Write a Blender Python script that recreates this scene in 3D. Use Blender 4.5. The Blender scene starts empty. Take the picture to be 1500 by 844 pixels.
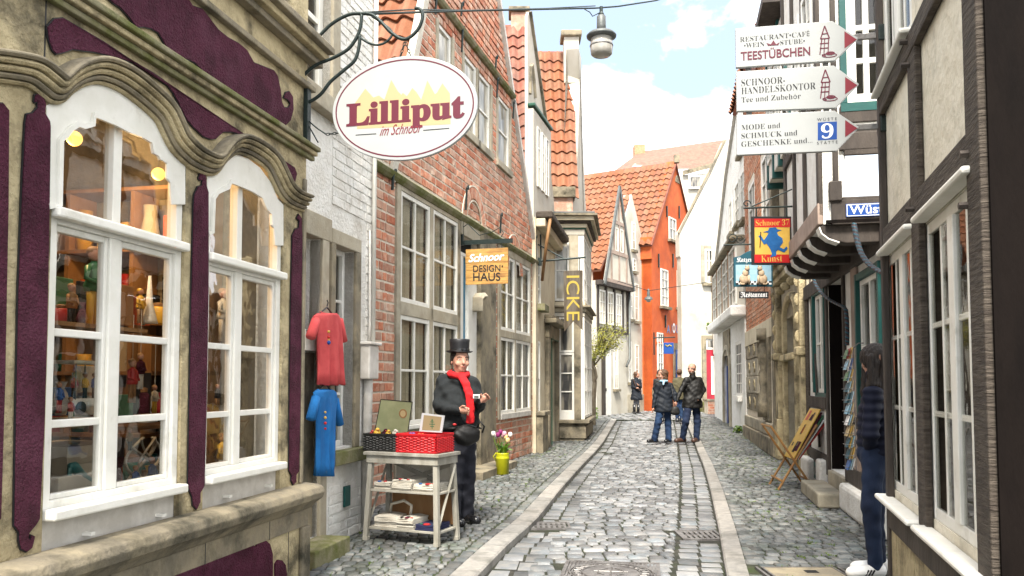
import bpy, bmesh, math, random
import numpy as np
from mathutils import Matrix, Vector
R = random.Random(7)
SC = bpy.context.scene
COL = SC.collection
rad = math.radians
# ---------------------------------------------------------------- camera
CAMH, PITCH, FOC, SHF = 1.40, rad(3.0), 1200.0, 77.1
cam = bpy.data.objects.new('camera', bpy.data.cameras.new('camera'))
COL.objects.link(cam); SC.camera = cam
cam.location = (0, 0, CAMH); cam.rotation_euler = (rad(90) + PITCH, 0, 0)
cam.data.sensor_width = 36; cam.data.lens = FOC / 1500 * 36
cam.data.shift_y = SHF / 1500; cam.data.clip_end = 2000; cam.data.clip_start = .05
# ---------------------------------------------------------------- sky and sun
SUN_EL, SUN_AZ = rad(55), rad(190)      # azimuth clockwise from +Y
W = bpy.data.worlds.new('World'); SC.world = W; W.use_nodes = True
nt = W.node_tree; N = nt.nodes; L = nt.links
bg = N['Background']
sky = N.new('ShaderNodeTexSky'); sky.sky_type = 'NISHITA'; sky.sun_disc = False
sky.sun_elevation = SUN_EL; sky.sun_rotation = SUN_AZ; sky.air_density = 1.0; sky.dust_density = 1.5
tc = N.new('ShaderNodeTexCoord'); mp = N.new('ShaderNodeMapping'); mp.inputs['Scale'].default_value = (1, 1, 1.9)
mp.inputs['Location'].default_value = (.35, .2, .15)
nz = N.new('ShaderNodeTexNoise'); nz.inputs['Scale'].default_value = 3.1; nz.inputs['Detail'].default_value = 9
nz.inputs['Roughness'].default_value = .55; nz.inputs['Distortion'].default_value = .25
cr = N.new('ShaderNodeValToRGB'); cr.color_ramp.elements[0].position = .44; cr.color_ramp.elements[1].position = .58
mx = N.new('ShaderNodeMix'); mx.data_type = 'RGBA'
mx.inputs[7].default_value = (6.9, 6.8, 6.65, 1)
lift = N.new('ShaderNodeMix'); lift.data_type = 'RGBA'; lift.inputs[0].default_value = .85; lift.inputs[7].default_value = (1.3, 1.58, 1.92, 1)
L.new(tc.outputs['Generated'], mp.inputs[0]); L.new(mp.outputs[0], nz.inputs['Vector']); L.new(nz.outputs[0], cr.inputs[0])
L.new(sky.outputs[0], lift.inputs[6]); L.new(lift.outputs[2], mx.inputs[6]); L.new(cr.outputs[0], mx.inputs[0]); L.new(mx.outputs[2], bg.inputs[0])
bg.inputs[1].default_value = .15
sun = bpy.data.objects.new('sun', bpy.data.lights.new('sun', 'SUN')); COL.objects.link(sun)
sun.data.energy = 2.7; sun.data.angle = rad(14); sun.data.color = (1, .94, .84)
sd = Vector((math.sin(SUN_AZ) * math.cos(SUN_EL), math.cos(SUN_AZ) * math.cos(SUN_EL), math.sin(SUN_EL)))
sun.rotation_euler = sd.to_track_quat('Z', 'Y').to_euler(); sun.location = (0, 0, 30)
vs = SC.view_settings; vs.view_transform = 'Standard'; vs.look = 'None'; vs.gamma = 1; vs.exposure = 1.98; vs.use_curve_mapping = False
SC.cycles.max_bounces = 6; SC.cycles.diffuse_bounces = 2; SC.cycles.glossy_bounces = 3; SC.cycles.transparent_max_bounces = 8
SC.cycles.caustics_reflective = False; SC.cycles.caustics_refractive = False

# ---------------------------------------------------------------- materials
def mat(name, c1, c2=None, sc=3, rough=.8, bump=0, bs=30, var=0, metal=0, c3=None, s3=1.0, lo=.4, hi=.6, stretch=(1, 1, 1), spec=.4, bdist=.01, emit=0, l3=(.5, .68)):
    m = bpy.data.materials.new(name); m.use_nodes = True
    t = m.node_tree; n = t.nodes; l = t.links; b = n['Principled BSDF']
    b.inputs['Roughness'].default_value = rough; b.inputs['Metallic'].default_value = metal
    b.inputs['Specular IOR Level'].default_value = spec
    if not (c2 or var or c3 or bump):
        b.inputs['Base Color'].default_value = (*c1, 1)
        if emit: b.inputs['Emission Color'].default_value = (*c1, 1); b.inputs['Emission Strength'].default_value = emit
        return m
    g = n.new('ShaderNodeNewGeometry'); mpn = n.new('ShaderNodeMapping'); mpn.inputs['Scale'].default_value = stretch
    l.new(g.outputs['Position'], mpn.inputs[0])
    def noise(s, d=5, r=.6):
        q = n.new('ShaderNodeTexNoise'); q.inputs['Scale'].default_value = s; q.inputs['Detail'].default_value = d
        q.inputs['Roughness'].default_value = r; l.new(mpn.outputs[0], q.inputs['Vector']); return q.outputs[0]
    def mr(v, a, bb, c, d):
        q = n.new('ShaderNodeMapRange'); l.new(v, q.inputs[0])
        for i, k in enumerate((a, bb, c, d)): q.inputs[i + 1].default_value = k
        return q.outputs[0]
    def mix(f, A, B, bt='MIX'):
        q = n.new('ShaderNodeMix'); q.data_type = 'RGBA'; q.blend_type = bt
        if isinstance(f, (int, float)): q.inputs[0].default_value = f
        else: l.new(f, q.inputs[0])
        for i, v in ((6, A), (7, B)):
            if isinstance(v, tuple): q.inputs[i].default_value = (*v[:3], 1)
            else: l.new(v, q.inputs[i])
        return q.outputs[2]
    col = tuple(c1)
    if c2: col = mix(mr(noise(sc), lo, hi, 0, 1), tuple(c1), tuple(c2))
    if c3: col = mix(mr(noise(s3, 6, .65), l3[0], l3[1], 0, 1), col, tuple(c3))
    if var:
        oi = n.new('ShaderNodeObjectInfo'); ad = n.new('ShaderNodeMath'); ad.operation = 'ADD'
        l.new(oi.outputs['Random'], ad.inputs[0]); l.new(g.outputs['Random Per Island'], ad.inputs[1])
        fr = n.new('ShaderNodeMath'); fr.operation = 'FRACT'; l.new(ad.outputs[0], fr.inputs[0])
        hs = n.new('ShaderNodeHueSaturation')
        l.new(mr(fr.outputs[0], 0, 1, 1 - var, 1 + var), hs.inputs['Value'])
        m7 = n.new('ShaderNodeMath'); m7.operation = 'MULTIPLY'; l.new(fr.outputs[0], m7.inputs[0]); m7.inputs[1].default_value = 7.31
        f7 = n.new('ShaderNodeMath'); f7.operation = 'FRACT'; l.new(m7.outputs[0], f7.inputs[0])
        l.new(mr(f7.outputs[0], 0, 1, .5 - var * .05, .5 + var * .05), hs.inputs['Hue'])
        l.new(mr(f7.outputs[0], 0, 1, 1 + var, 1 - var), hs.inputs['Saturation'])
        if isinstance(col, tuple): hs.inputs['Color'].default_value = (*col, 1)
        else: l.new(col, hs.inputs['Color'])
        col = hs.outputs[0]
    if isinstance(col, tuple): b.inputs['Base Color'].default_value = (*col, 1)
    else: l.new(col, b.inputs['Base Color'])
    if bump:
        bp = n.new('ShaderNodeBump'); bp.inputs['Strength'].default_value = bump; bp.inputs['Distance'].default_value = bdist
        l.new(noise(bs, 6, .6), bp.inputs['Height']); l.new(bp.outputs[0], b.inputs['Normal'])
    return m

def glass_mat(name, tint, dark=None, base=.06):
    m = bpy.data.materials.new(name); m.use_nodes = True; t = m.node_tree; n = t.nodes; l = t.links
    n.remove(n['Principled BSDF']); out = n['Material Output']
    if dark is None:
        a = n.new('ShaderNodeBsdfTransparent'); a.inputs[0].default_value = (*tint, 1)
    else:
        a = n.new('ShaderNodeBsdfDiffuse')
        g = n.new('ShaderNodeNewGeometry'); q = n.new('ShaderNodeTexNoise'); q.inputs['Scale'].default_value = 2.3
        mpn = n.new('ShaderNodeMapping'); mpn.inputs['Scale'].default_value = (2.2, 2.2, .5)
        l.new(g.outputs['Position'], mpn.inputs[0]); l.new(mpn.outputs[0], q.inputs['Vector'])
        c = n.new('ShaderNodeValToRGB'); c.color_ramp.elements[0].position = .42; c.color_ramp.elements[1].position = .58
        c.color_ramp.elements[0].color = (*dark, 1); c.color_ramp.elements[1].color = (*tint, 1)
        l.new(q.outputs[0], c.inputs[0]); l.new(c.outputs[0], a.inputs[0])
    gl = n.new('ShaderNodeBsdfGlossy'); gl.inputs['Roughness'].default_value = .015; gl.inputs[0].default_value = (.5, .5, .5, 1) if dark is None and base < .1 else (.65, .65, .65, 1)
    fr = n.new('ShaderNodeFresnel'); fr.inputs[0].default_value = 1.5
    ad = n.new('ShaderNodeMath'); ad.operation = 'MULTIPLY_ADD'; ad.inputs[1].default_value = 1.0; ad.inputs[2].default_value = base; ad.use_clamp = True
    mxs = n.new('ShaderNodeMixShader'); l.new(fr.outputs[0], ad.inputs[0])
    g3 = n.new('ShaderNodeNewGeometry'); bk = n.new('ShaderNodeMath'); bk.operation = 'SUBTRACT'; bk.inputs[0].default_value = 1; l.new(g3.outputs['Backfacing'], bk.inputs[1])
    mu = n.new('ShaderNodeMath'); mu.operation = 'MULTIPLY'; l.new(ad.outputs[0], mu.inputs[0]); l.new(bk.outputs[0], mu.inputs[1]); l.new(mu.outputs[0], mxs.inputs[0])
    bp = n.new('ShaderNodeBump'); bp.inputs['Strength'].default_value = .05; bp.inputs['Distance'].default_value = .02
    q2 = n.new('ShaderNodeTexNoise'); q2.inputs['Scale'].default_value = 5
    g2 = n.new('ShaderNodeNewGeometry'); l.new(g2.outputs['Position'], q2.inputs['Vector'])
    l.new(q2.outputs[0], bp.inputs['Height']); l.new(bp.outputs[0], gl.inputs['Normal'])
    l.new(a.outputs[0], mxs.inputs[1]); l.new(gl.outputs[0], mxs.inputs[2]); l.new(mxs.outputs[0], out.inputs[0])
    return m

MT = dict(
    sett=mat('sett_stone', (0.1314, 0.1415, 0.1507), (0.1932, 0.1893, 0.1816), 9, .45, .5, 40, .50, c3=(0.07728, 0.08114, 0.08501), s3=2.2, spec=.5),
    sett_walk=mat('walk_sett_stone', (0.0977, 0.1095, 0.111), (0.1486, 0.1447, 0.1329), 9, .55, .5, 45, .48, c3=(0.06256, 0.07038, 0.05865), s3=1.3),
    joint=mat('joint_sand', (.018, .017, .014), (.02, .026, .010), 4, .95, .8, 60, c3=(.055, .05, .04), s3=7),
    joint_walk=mat('joint_moss', (.022, .021, .015), (.03, .045, .011), 3.2, .95, .8, 60, c3=(.05, .045, .03), s3=7),
    kerb=mat('kerb_granite', (.21, .20, .185), (.27, .255, .23), 14, .7, .5, 70, .18, c3=(.12, .115, .10), s3=2.4),
    sand=mat('sandstone', (.53, .44, .265), (.38, .31, .18), 5, .85, .9, 30, c3=(.12, .10, .06), s3=2.2, bdist=.025, l3=(.50, .64)),
    sandpale=mat('pale_sandstone', (0.423, 0.378, 0.288), (0.342, 0.297, 0.216), 4, .85, .5, 35, c3=(0.216, 0.198, 0.153), s3=1.5),
    sandgrey=mat('weathered_sandstone', (.20, .172, .125), (.29, .245, .165), 4, .9, .8, 30, c3=(.05, .045, .03), s3=2.2, bdist=.012),
    moss=mat('mossy_stone', (0.2, 0.184, 0.104), (0.112, 0.12, 0.032), 5, .95, .8, 40, c3=(0.264, 0.232, 0.16), s3=3),
    purple=mat('purple_stucco', (.115, .022, .050), (.07, .012, .029), 7, .75, 1.0, 75, bdist=.05, c3=(.15, .04, .075), s3=2, spec=.2),
    white=mat('white_paint', (.79, .77, .71), (.73, .71, .64), 6, .5, .25, 30, c3=(.46, .43, .35), s3=5, l3=(.58, .85)),
    whitewash=mat('whitewashed_brick', (.80, .78, .73), (.72, .69, .63), 5, .9, .7, 28, .04, c3=(.48, .43, .36), s3=1.7, bdist=.03, l3=(.57, .72)),
    cream=mat('cream_render', (0.6232, 0.5576, 0.41), (0.5576, 0.4838, 0.3444), 2.2, .9, .3, 30, c3=(0.451, 0.3772, 0.2542), s3=1.1),
    creamwhite=mat('old_white_render', (0.5376, 0.5107, 0.4435), (0.4973, 0.4637, 0.3898), 1.2, .9, .35, 22, c3=(0.4166, 0.3763, 0.2957), s3=.9),
    fachw=mat('panel_render', (.74, .69, .57), (.68, .62, .49), 1.8, .9, .9, 9, c3=(.52, .48, .38), s3=5, bdist=.03),
    brick=mat('brick_clay', (.44, .19, .12), (.54, .28, .18), 8, .85, .9, 60, .20, c3=(.66, .53, .42), s3=4.5, l3=(.52, .72)),
    brickor=mat('brick_orange', (0.442, 0.204, 0.1105), (0.51, 0.255, 0.153), 8, .85, .6, 60, .18),
    mortar=mat('lime_mortar', (.76, .68, .56), (.66, .58, .46), 9, .95, .8, 80),
    tile=mat('clay_pantile', (0.2164, 0.0848, 0.04094), (0.2515, 0.1082, 0.05556), 5, .8, .5, 30, .08, c3=(0.193, 0.07018, 0.04094), s3=2.0),
    tiledark=mat('old_pantile', (0.2016, 0.0828, 0.0576), (0.2592, 0.1116, 0.0756), 5, .8, .5, 30, .12, c3=(0.144, 0.072, 0.054), s3=3),
    orange=mat('orange_render', (0.5904, 0.1271, 0.0287), (0.5084, 0.0943, 0.0205), 1.4, .85, .3, 18, c3=(0.4264, 0.082, 0.0246), s3=1.2),
    timber=mat('dark_timber', (.035, .027, .022), (.06, .047, .038), 6, .75, .9, 28, stretch=(1, 1, .25), bdist=.012),
    timberlit=mat('weathered_timber', (.085, .068, .052), (.045, .034, .026), 10, .85, 1.0, 16, stretch=(.6, .6, 5), bdist=.02),
    pinktimber=mat('faded_timber', (.36, .27, .22), (.28, .21, .17), 6, .8, .6, 20),
    blacktimber=mat('tarred_timber', (0.0045, 0.00315, 0.0027), (0.0072, 0.00495, 0.00405), 6, .85, .8, 22, stretch=(1, 1, .25), spec=.08),
    teal=mat('teal_paint', (0.0045, 0.0585, 0.054), (0.00675, 0.0765, 0.0675), 5, .5, .2, 30),
    doorblue=mat('blue_door_paint', (0.008, 0.16, 0.272), (0.0096, 0.128, 0.224), 4, .4),
    doorred=mat('red_door_paint', (.36, .018, .035), (.28, .015, .03), 4, .45),
    iron=mat('wrought_iron', (.012, .022, .020), (.02, .03, .028), 12, .45, .4, 60, metal=.3),
    lead=mat('lead_grey', (0.1235, 0.13, 0.1268), (0.091, 0.0975, 0.09425), 8, .55, .3, 30, metal=.4),
    zinc=mat('painted_pipe', (.62, .59, .54), (.5, .47, .42), 8, .6, .3, 30),
    steel=mat('cast_iron_cover', (.23, .22, .21), (.14, .13, .125), 10, .5, .5, 60, metal=.55),
    dark=mat('dark_gap', (.006, .006, .006), rough=.9),
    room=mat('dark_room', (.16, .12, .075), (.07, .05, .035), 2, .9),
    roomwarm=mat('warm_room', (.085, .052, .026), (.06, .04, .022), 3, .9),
    curtain=mat('curtain_cloth', (0.629, 0.561, 0.442), (0.51, 0.442, 0.323), 3, .9, stretch=(6, 6, .4)),
    plate=mat('sign_enamel', (0.37, 0.3811, 0.3774), (0.3404, 0.3515, 0.3478), 2, .35),
    maroon=mat('maroon_print', (0.096, 0.006, 0.021), rough=.5),
    black=mat('black_print', (.012, .012, .014), rough=.5),
    beige=mat('beige_print', (0.4, 0.304, 0.16), rough=.5),
    redarrow=mat('red_print', (0.176, 0.012, 0.024), rough=.5),
    blueprint=mat('blue_print', (0.0084, 0.056, 0.252), rough=.4),
    whiteprint=mat('white_print', (0.697, 0.697, 0.697), rough=.4),
    greentrim=mat('green_trim', (.015, .075, .045), rough=.5),
)
MT['glass'] = glass_mat('window_glass', (.88, .88, .85), base=.06)
MT['glassshop'] = glass_mat('shop_glass', (.98, .97, .94), base=.24)
MT['glassfar'] = glass_mat('far_glass', (.33, .30, .24), (.05, .05, .05))
MT['glasscream'] = glass_mat('curtained_glass', (.62, .57, .46), (.30, .27, .21))

# ---------------------------------------------------------------- geometry
def ray(px, py):
    "direction in which the photograph sees a point (survey helper)"
    u = (px - 750) / FOC; v = (422 + SHF - py) / FOC
    return np.array((u, math.cos(PITCH) - v * math.sin(PITCH), math.sin(PITCH) + v * math.cos(PITCH)))
C0 = np.array((0, 0, CAMH))
def at(px, py, d):
    r = ray(px, py); return C0 + r * (d / r[1])
def gz(y): return max(0., .014 * (y - 17.))      # the lane rises a little in the distance
def onground(px, py, z=0):
    r = ray(px, py); t = (z - CAMH) / r[2]
    for _ in range(4):
        p = C0 + r * t; t = (z + gz(p[1]) - CAMH) / r[2]
    return C0 + r * t
def proj(p):
    q = np.asarray(p) - C0; c, s = math.cos(PITCH), math.sin(PITCH)
    f = q[1] * c + q[2] * s; u = -q[1] * s + q[2] * c
    if f < .1: return None
    return 750 + FOC * q[0] / f, 422 + SHF - FOC * u / f

class Frame:
    "a vertical plane: s along it, n out of it towards the viewer's side, z up"
    def __init__(s, x, y, dx, dy, side):
        h = math.hypot(dx, dy); s.o = np.array((x, y, 0.)); s.a = np.array((dx / h, dy / h, 0.))
        s.b = np.array((-s.a[1], s.a[0], 0.)) * side
    def P(s, a, n, z): return s.o + s.a * a + s.b * n + np.array((0, 0, z))
    def q(s, px, py, n=0):
        r = ray(px, py); o = s.o + s.b * n; t = np.dot(o - C0, s.b) / np.dot(r, s.b)
        p = C0 + r * t; return float(np.dot(p - s.o, s.a)), float(p[2])
    def sx(s, px, n=0, py=500): return s.q(px, py, n)[0]
    def r(s, x0, y0, x1, y1, n=0):
        a, zt = s.q(x0, y0, n); b, zb = s.q(x1, y1, n); return a, b, zb, zt
    def poly(s, pts, n=0): return [s.q(x, y, n) for x, y in pts]
    def perp(s, a, n=0, flip=1):
        o = s.P(a, n, 0); f = Frame(o[0], o[1], s.b[0], s.b[1], 1); 
        if np.dot(f.b, -s.a) < 0: f.b = -f.b
        return f
    def ang(s): return math.atan2(s.a[1], s.a[0])

WORLD = Frame(0, 0, 1, 0, 1)     # s=x n=y
def rings_faces(nr, ns, closed=True):
    f = []
    for i in range(nr - 1):
        for j in range(ns if closed else ns - 1):
            k = (j + 1) % ns; f.append((i * ns + j, i * ns + k, (i + 1) * ns + k, (i + 1) * ns + j))
    return f
class M:
    def __init__(s, F=WORLD): s.v = []; s.f = []; s.F = F
    def add(s, v, f):
        o = len(s.v); s.v += [tuple(map(float, p)) for p in v]; s.f += [tuple(i + o for i in q) for q in f]; return s
    def box(s, a0, a1, n0, n1, z0, z1, F=None):
        F = F or s.F
        return s.add([F.P(a, n, z) for z in (z0, z1) for n in (n0, n1) for a in (a0, a1)],
                     [(0, 1, 3, 2), (4, 6, 7, 5), (0, 4, 5, 1), (2, 3, 7, 6), (0, 2, 6, 4), (1, 5, 7, 3)])
    def cbox(s, a0, a1, n0, n1, z0, z1, c=.006, F=None):
        "box with chamfered front rim (front = n1)"
        F = F or s.F; v = [F.P(a, n0, z) for a, z in ((a0, z0), (a1, z0), (a1, z1), (a0, z1))]
        v += [F.P(a, n1 - c, z) for a, z in ((a0, z0), (a1, z0), (a1, z1), (a0, z1))]
        v += [F.P(a, n1, z) for a, z in ((a0 + c, z0 + c), (a1 - c, z0 + c), (a1 - c, z1 - c), (a0 + c, z1 - c))]
        f = [(3, 2, 1, 0), (8, 9, 10, 11)]
        for i in range(4):
            j = (i + 1) % 4; f += [(i, j, 4 + j, 4 + i), (4 + i, 4 + j, 8 + j, 8 + i)]
        return s.add(v, f)
    def prism(s, pts, n0, n1, F=None):
        F = F or s.F; k = len(pts)
        return s.add([F.P(a, n0, z) for a, z in pts] + [F.P(a, n1, z) for a, z in pts],
                     [tuple(range(k))[::-1], tuple(range(k, 2 * k))] + [(i, (i + 1) % k, k + (i + 1) % k, k + i) for i in range(k)])
    def tube(s, pts, r, seg=8, cap=True):
        pts = [np.array(p, float) for p in pts]; n = len(pts)
        rs = r if isinstance(r, (list, tuple)) else [r] * n; v = []; up = np.array((0, 0, 1.))
        prev = None
        for i, p in enumerate(pts):
            t = pts[min(i + 1, n - 1)] - pts[max(i - 1, 0)]; t /= (np.linalg.norm(t) + 1e-9)
            if prev is None:
                e = np.cross(t, up); 
                if np.linalg.norm(e) < .1: e = np.cross(t, (1, 0, 0))
            else: e = prev - t * np.dot(prev, t)
            e /= np.linalg.norm(e) + 1e-9; prev = e; g = np.cross(t, e)
            v += [p + rs[i] * (math.cos(2 * math.pi * j / seg) * e + math.sin(2 * math.pi * j / seg) * g) for j in range(seg)]
        f = rings_faces(n, seg)
        if cap: f += [tuple(range(seg))[::-1], tuple(range((n - 1) * seg, n * seg))]
        return s.add(v, f)
    def lathe(s, prof, c, seg=20, F=None):
        F = F or WORLD; v = []
        for r, z in prof: v += [np.array((c[0] + r * math.cos(2 * math.pi * j / seg), c[1] + r * math.sin(2 * math.pi * j / seg), c[2] + z)) for j in range(seg)]
        f = rings_faces(len(prof), seg) + [tuple(range(seg))[::-1], tuple(range((len(prof) - 1) * seg, len(prof) * seg))]
        return s.add(v, f)
    def sweep(s, path, prof, n=0, F=None):
        "profile [(out, up)] swept along a path [(s,z)] on the facade; 'up' is square to the path"
        F = F or s.F; v = []; k = len(prof)
        for i, (a, z) in enumerate(path):
            a0, z0 = path[max(i - 1, 0)]; a1, z1 = path[min(i + 1, len(path) - 1)]
            h = math.hypot(a1 - a0, z1 - z0) + 1e-9; na, nz_ = -(z1 - z0) / h, (a1 - a0) / h
            v += [F.P(a + na * u, n + o, z + nz_ * u) for o, u in prof]
        f = rings_faces(len(path), k) + [tuple(range(k))[::-1], tuple(range((len(path) - 1) * k, len(path) * k))]
        return s.add(v, f)
    def quad(s, *p): return s.add(p, [tuple(range(len(p)))])
    def sphere(s, c, r, seg=10, rg=7, sq=(1, 1, 1)):
        v = []
        for i in range(rg + 1):
            t = math.pi * (i + .001) / (rg + .002)
            v += [(c[0] + r * sq[0] * math.sin(t) * math.cos(2 * math.pi * j / seg), c[1] + r * sq[1] * math.sin(t) * math.sin(2 * math.pi * j / seg), c[2] + r * sq[2] * math.cos(t)) for j in range(seg)]
        return s.add(v, rings_faces(rg + 1, seg) + [tuple(range(seg)), tuple(range(rg * seg, rg * seg + seg))[::-1]])
    def build(s, name, m, par=None, T=None, smooth=False, label=None, kind=None, bevel=0, fix=True):
        return mkobj(name, s.v, s.f, m, par, T, smooth, label, kind, bevel, fix)
INV = {}
def root_inv(o):
    return INV.get(o.name) if o else None
def mkobj(name, v, f, m, par=None, T=None, smooth=False, label=None, kind=None, bevel=0, fix=True):
    me = bpy.data.meshes.new(name); v = np.asarray(v, float)
    T = T or par; r = T
    while r is not None and r.parent is not None: r = r.parent
    inv = INV.get(r.name) if r is not None else None
    if inv is not None: v = v @ inv[:3, :3].T + inv[:3, 3]
    elif par is None and len(v):
        pass
    me.from_pydata(v.tolist(), [], f)
    if fix:
        bm = bmesh.new(); bm.from_mesh(me); bmesh.ops.recalc_face_normals(bm, faces=bm.faces); bm.to_mesh(me); bm.free()
    me.materials.append(MT[m] if isinstance(m, str) else m)
    if smooth: me.polygons.foreach_set('use_smooth', [True] * len(me.polygons))
    o = bpy.data.objects.new(name, me); COL.objects.link(o)
    if par is not None: o.parent = par
    if label: o['label'] = label
    if kind: o['kind'] = kind
    if bevel:
        b = o.modifiers.new('bevel', 'BEVEL'); b.width = bevel; b.segments = 2; b.limit_method = 'ANGLE'; b.angle_limit = rad(40)
    return o
def thing(name, label, cat, loc, rz=0, group=None, kind=None):
    o = bpy.data.objects.new(name, None); COL.objects.link(o); o.empty_display_size = .1
    o.location = tuple(map(float, loc)); o.rotation_euler = (0, 0, rz)
    mw = np.array(Matrix.Translation(Vector(o.location)) @ Matrix.Rotation(rz, 4, 'Z')); INV[o.name] = np.linalg.inv(mw)
    if kind: o['kind'] = kind
    else: o['label'] = label; o['category'] = cat
    if group: o['group'] = group
    return o
def solo(m, name, mt, label, cat, group=None, smooth=False, bevel=0, kind=None):
    "a thing that is one mesh; its origin goes to its base"
    v = np.array(m.v); c = (v.min(0) + v.max(0)) / 2; c[2] = v[:, 2].min()
    o = mkobj(name, v - c, m.f, mt, smooth=smooth, bevel=bevel); o.location = c.tolist()
    if kind: o['kind'] = kind
    else: o['label'] = label; o['category'] = cat
    if group: o['group'] = group
    return o
def inframe(p, mg=60):
    q = proj(p); return q is not None and -mg < q[0] < 1500 + mg and -mg < q[1] < 844 + mg
def pieces(T, name, variants, mats, m, par=None, limit=300, smooth=False, stuffname=None, thr=0, group=None, label=None):
    "alike pieces: the nearest ones objects that share meshes, the rest joined"
    par = par or T; inv = INV[T.name] if T is not None else np.eye(4)
    mm = MT[m] if isinstance(m, str) else m; ms = []
    for v, f in variants:
        me = bpy.data.meshes.new(name); me.from_pydata([tuple(map(float, p)) for p in v], [], f); me.materials.append(mm)
        bm = bmesh.new(); bm.from_mesh(me); bmesh.ops.recalc_face_normals(bm, faces=bm.faces); bm.to_mesh(me); bm.free()
        if smooth: me.polygons.foreach_set('use_smooth', [True] * len(me.polygons))
        ms.append(me)
    def key(w):
        p = w[:3, 3]; s = abs(np.linalg.det(w[:3, :3])) ** (1 / 3); return -(s / np.linalg.norm(p - C0)) if inframe(p) else 1e6
    mats = sorted(mats, key=key); res = []
    nl = 0
    for i, w in enumerate(mats):
        if i >= limit or not inframe(w[:3, 3]): break
        o = bpy.data.objects.new(name, ms[i % len(ms)]); COL.objects.link(o)
        if par is not None: o.parent = par
        o.matrix_local = Matrix((inv @ w).tolist()); res.append(o); nl = i + 1
    rest = mats[nl:]
    if rest:
        vs_, fs_ = [], []; off = 0
        arr = [(np.c_[np.array([tuple(p) for p in v], float), np.ones(len(v))], f) for v, f in variants]
        for i, w in enumerate(rest):
            a, f = arr[i % len(arr)]; vs_.append((a @ w.T)[:, :3]); fs_ += [tuple(k + off for k in q) for q in f]; off += len(a)
        o = mkobj(stuffname or name, np.concatenate(vs_), fs_, mm, par, T, smooth, kind='stuff', fix=True); res.append(o)
    return res
def wmat(o, ax, ay, az):
    w = np.eye(4); w[:3, 0] = ax; w[:3, 1] = ay; w[:3, 2] = az; w[:3, 3] = o; return w

# stone-like unit pieces: x,y in [-.5,.5], z down from 0 (top) ; y front for bricks
def unit_sett(seed, c=.045, dome=.01, jit=.045):
    r = random.Random(seed); v = []
    j = [(r.uniform(-jit, jit), r.uniform(-jit, jit)) for _ in range(4)]
    cs = [(-.5, -.5), (.5, -.5), (.5, .5), (-.5, .5)]
    for k, (x, y) in enumerate(cs): v.append((x + j[k][0] * .6, y + j[k][1] * .6, -1))
    for k, (x, y) in enumerate(cs): v.append((x + j[k][0], y + j[k][1], -.16))
    for k, (x, y) in enumerate(cs): v.append(((x + j[k][0]) * (1 - 2 * c), (y + j[k][1]) * (1 - 2 * c), r.uniform(-.03, .03)))
    v.append((r.uniform(-.1, .1), r.uniform(-.1, .1), dome + .03))
    f = []
    for i in range(4):
        k = (i + 1) % 4; f += [(i, k, 4 + k, 4 + i), (4 + i, 4 + k, 8 + k, 8 + i), (8 + i, 8 + k, 12)]
    return v, f
def unit_brick(seed, c=.04):
    r = random.Random(seed); cs = [(-.5, -.5), (.5, -.5), (.5, .5), (-.5, .5)]
    v = [(x, -1, z) for x, z in cs] + [(x + r.uniform(-.02, .02), -.12, z + r.uniform(-.05, .05)) for x, z in cs]
    v += [(x * (1 - c * 1.2) + r.uniform(-.015, .015), r.uniform(-.05, .06), z * (1 - c * 3) + r.uniform(-.04, .04)) for x, z in cs]
    f = [(8, 9, 10, 11)]
    for i in range(4):
        k = (i + 1) % 4; f += [(i, k, 4 + k, 4 + i), (4 + i, 4 + k, 8 + k, 8 + i)]
    return v, f
SETTS = [unit_sett(i) for i in range(9)]
BRICKS = [unit_brick(i + 50) for i in range(8)]
def unit_tile(seed):
    "S-shaped pantile: x across, y up the slope, z out"
    r = random.Random(seed); n = 8; v = []; tw = r.uniform(-.02, .02)
    for y, lift in ((-.5, .22), (.6, .02)):
        for k in range(n + 1):
            x = k / n; z = .16 * math.sin(2 * math.pi * (x - .22)) ; v.append((x * 1.06 - .53, y + tw * x, z + lift))
    for k in range(n + 1):
        x = k / n; z = .16 * math.sin(2 * math.pi * (x - .22)); v.append((x * 1.06 - .53, -.5 + tw * x, z + .22 - .13))
    f = [(k, k + 1, n + 2 + k, n + 1 + k) for k in range(n)] + [(k, 2 * n + 2 + k, 2 * n + 3 + k, k + 1) for k in range(n)]
    return v, f
TILES = [unit_tile(i) for i in range(5)]

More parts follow.
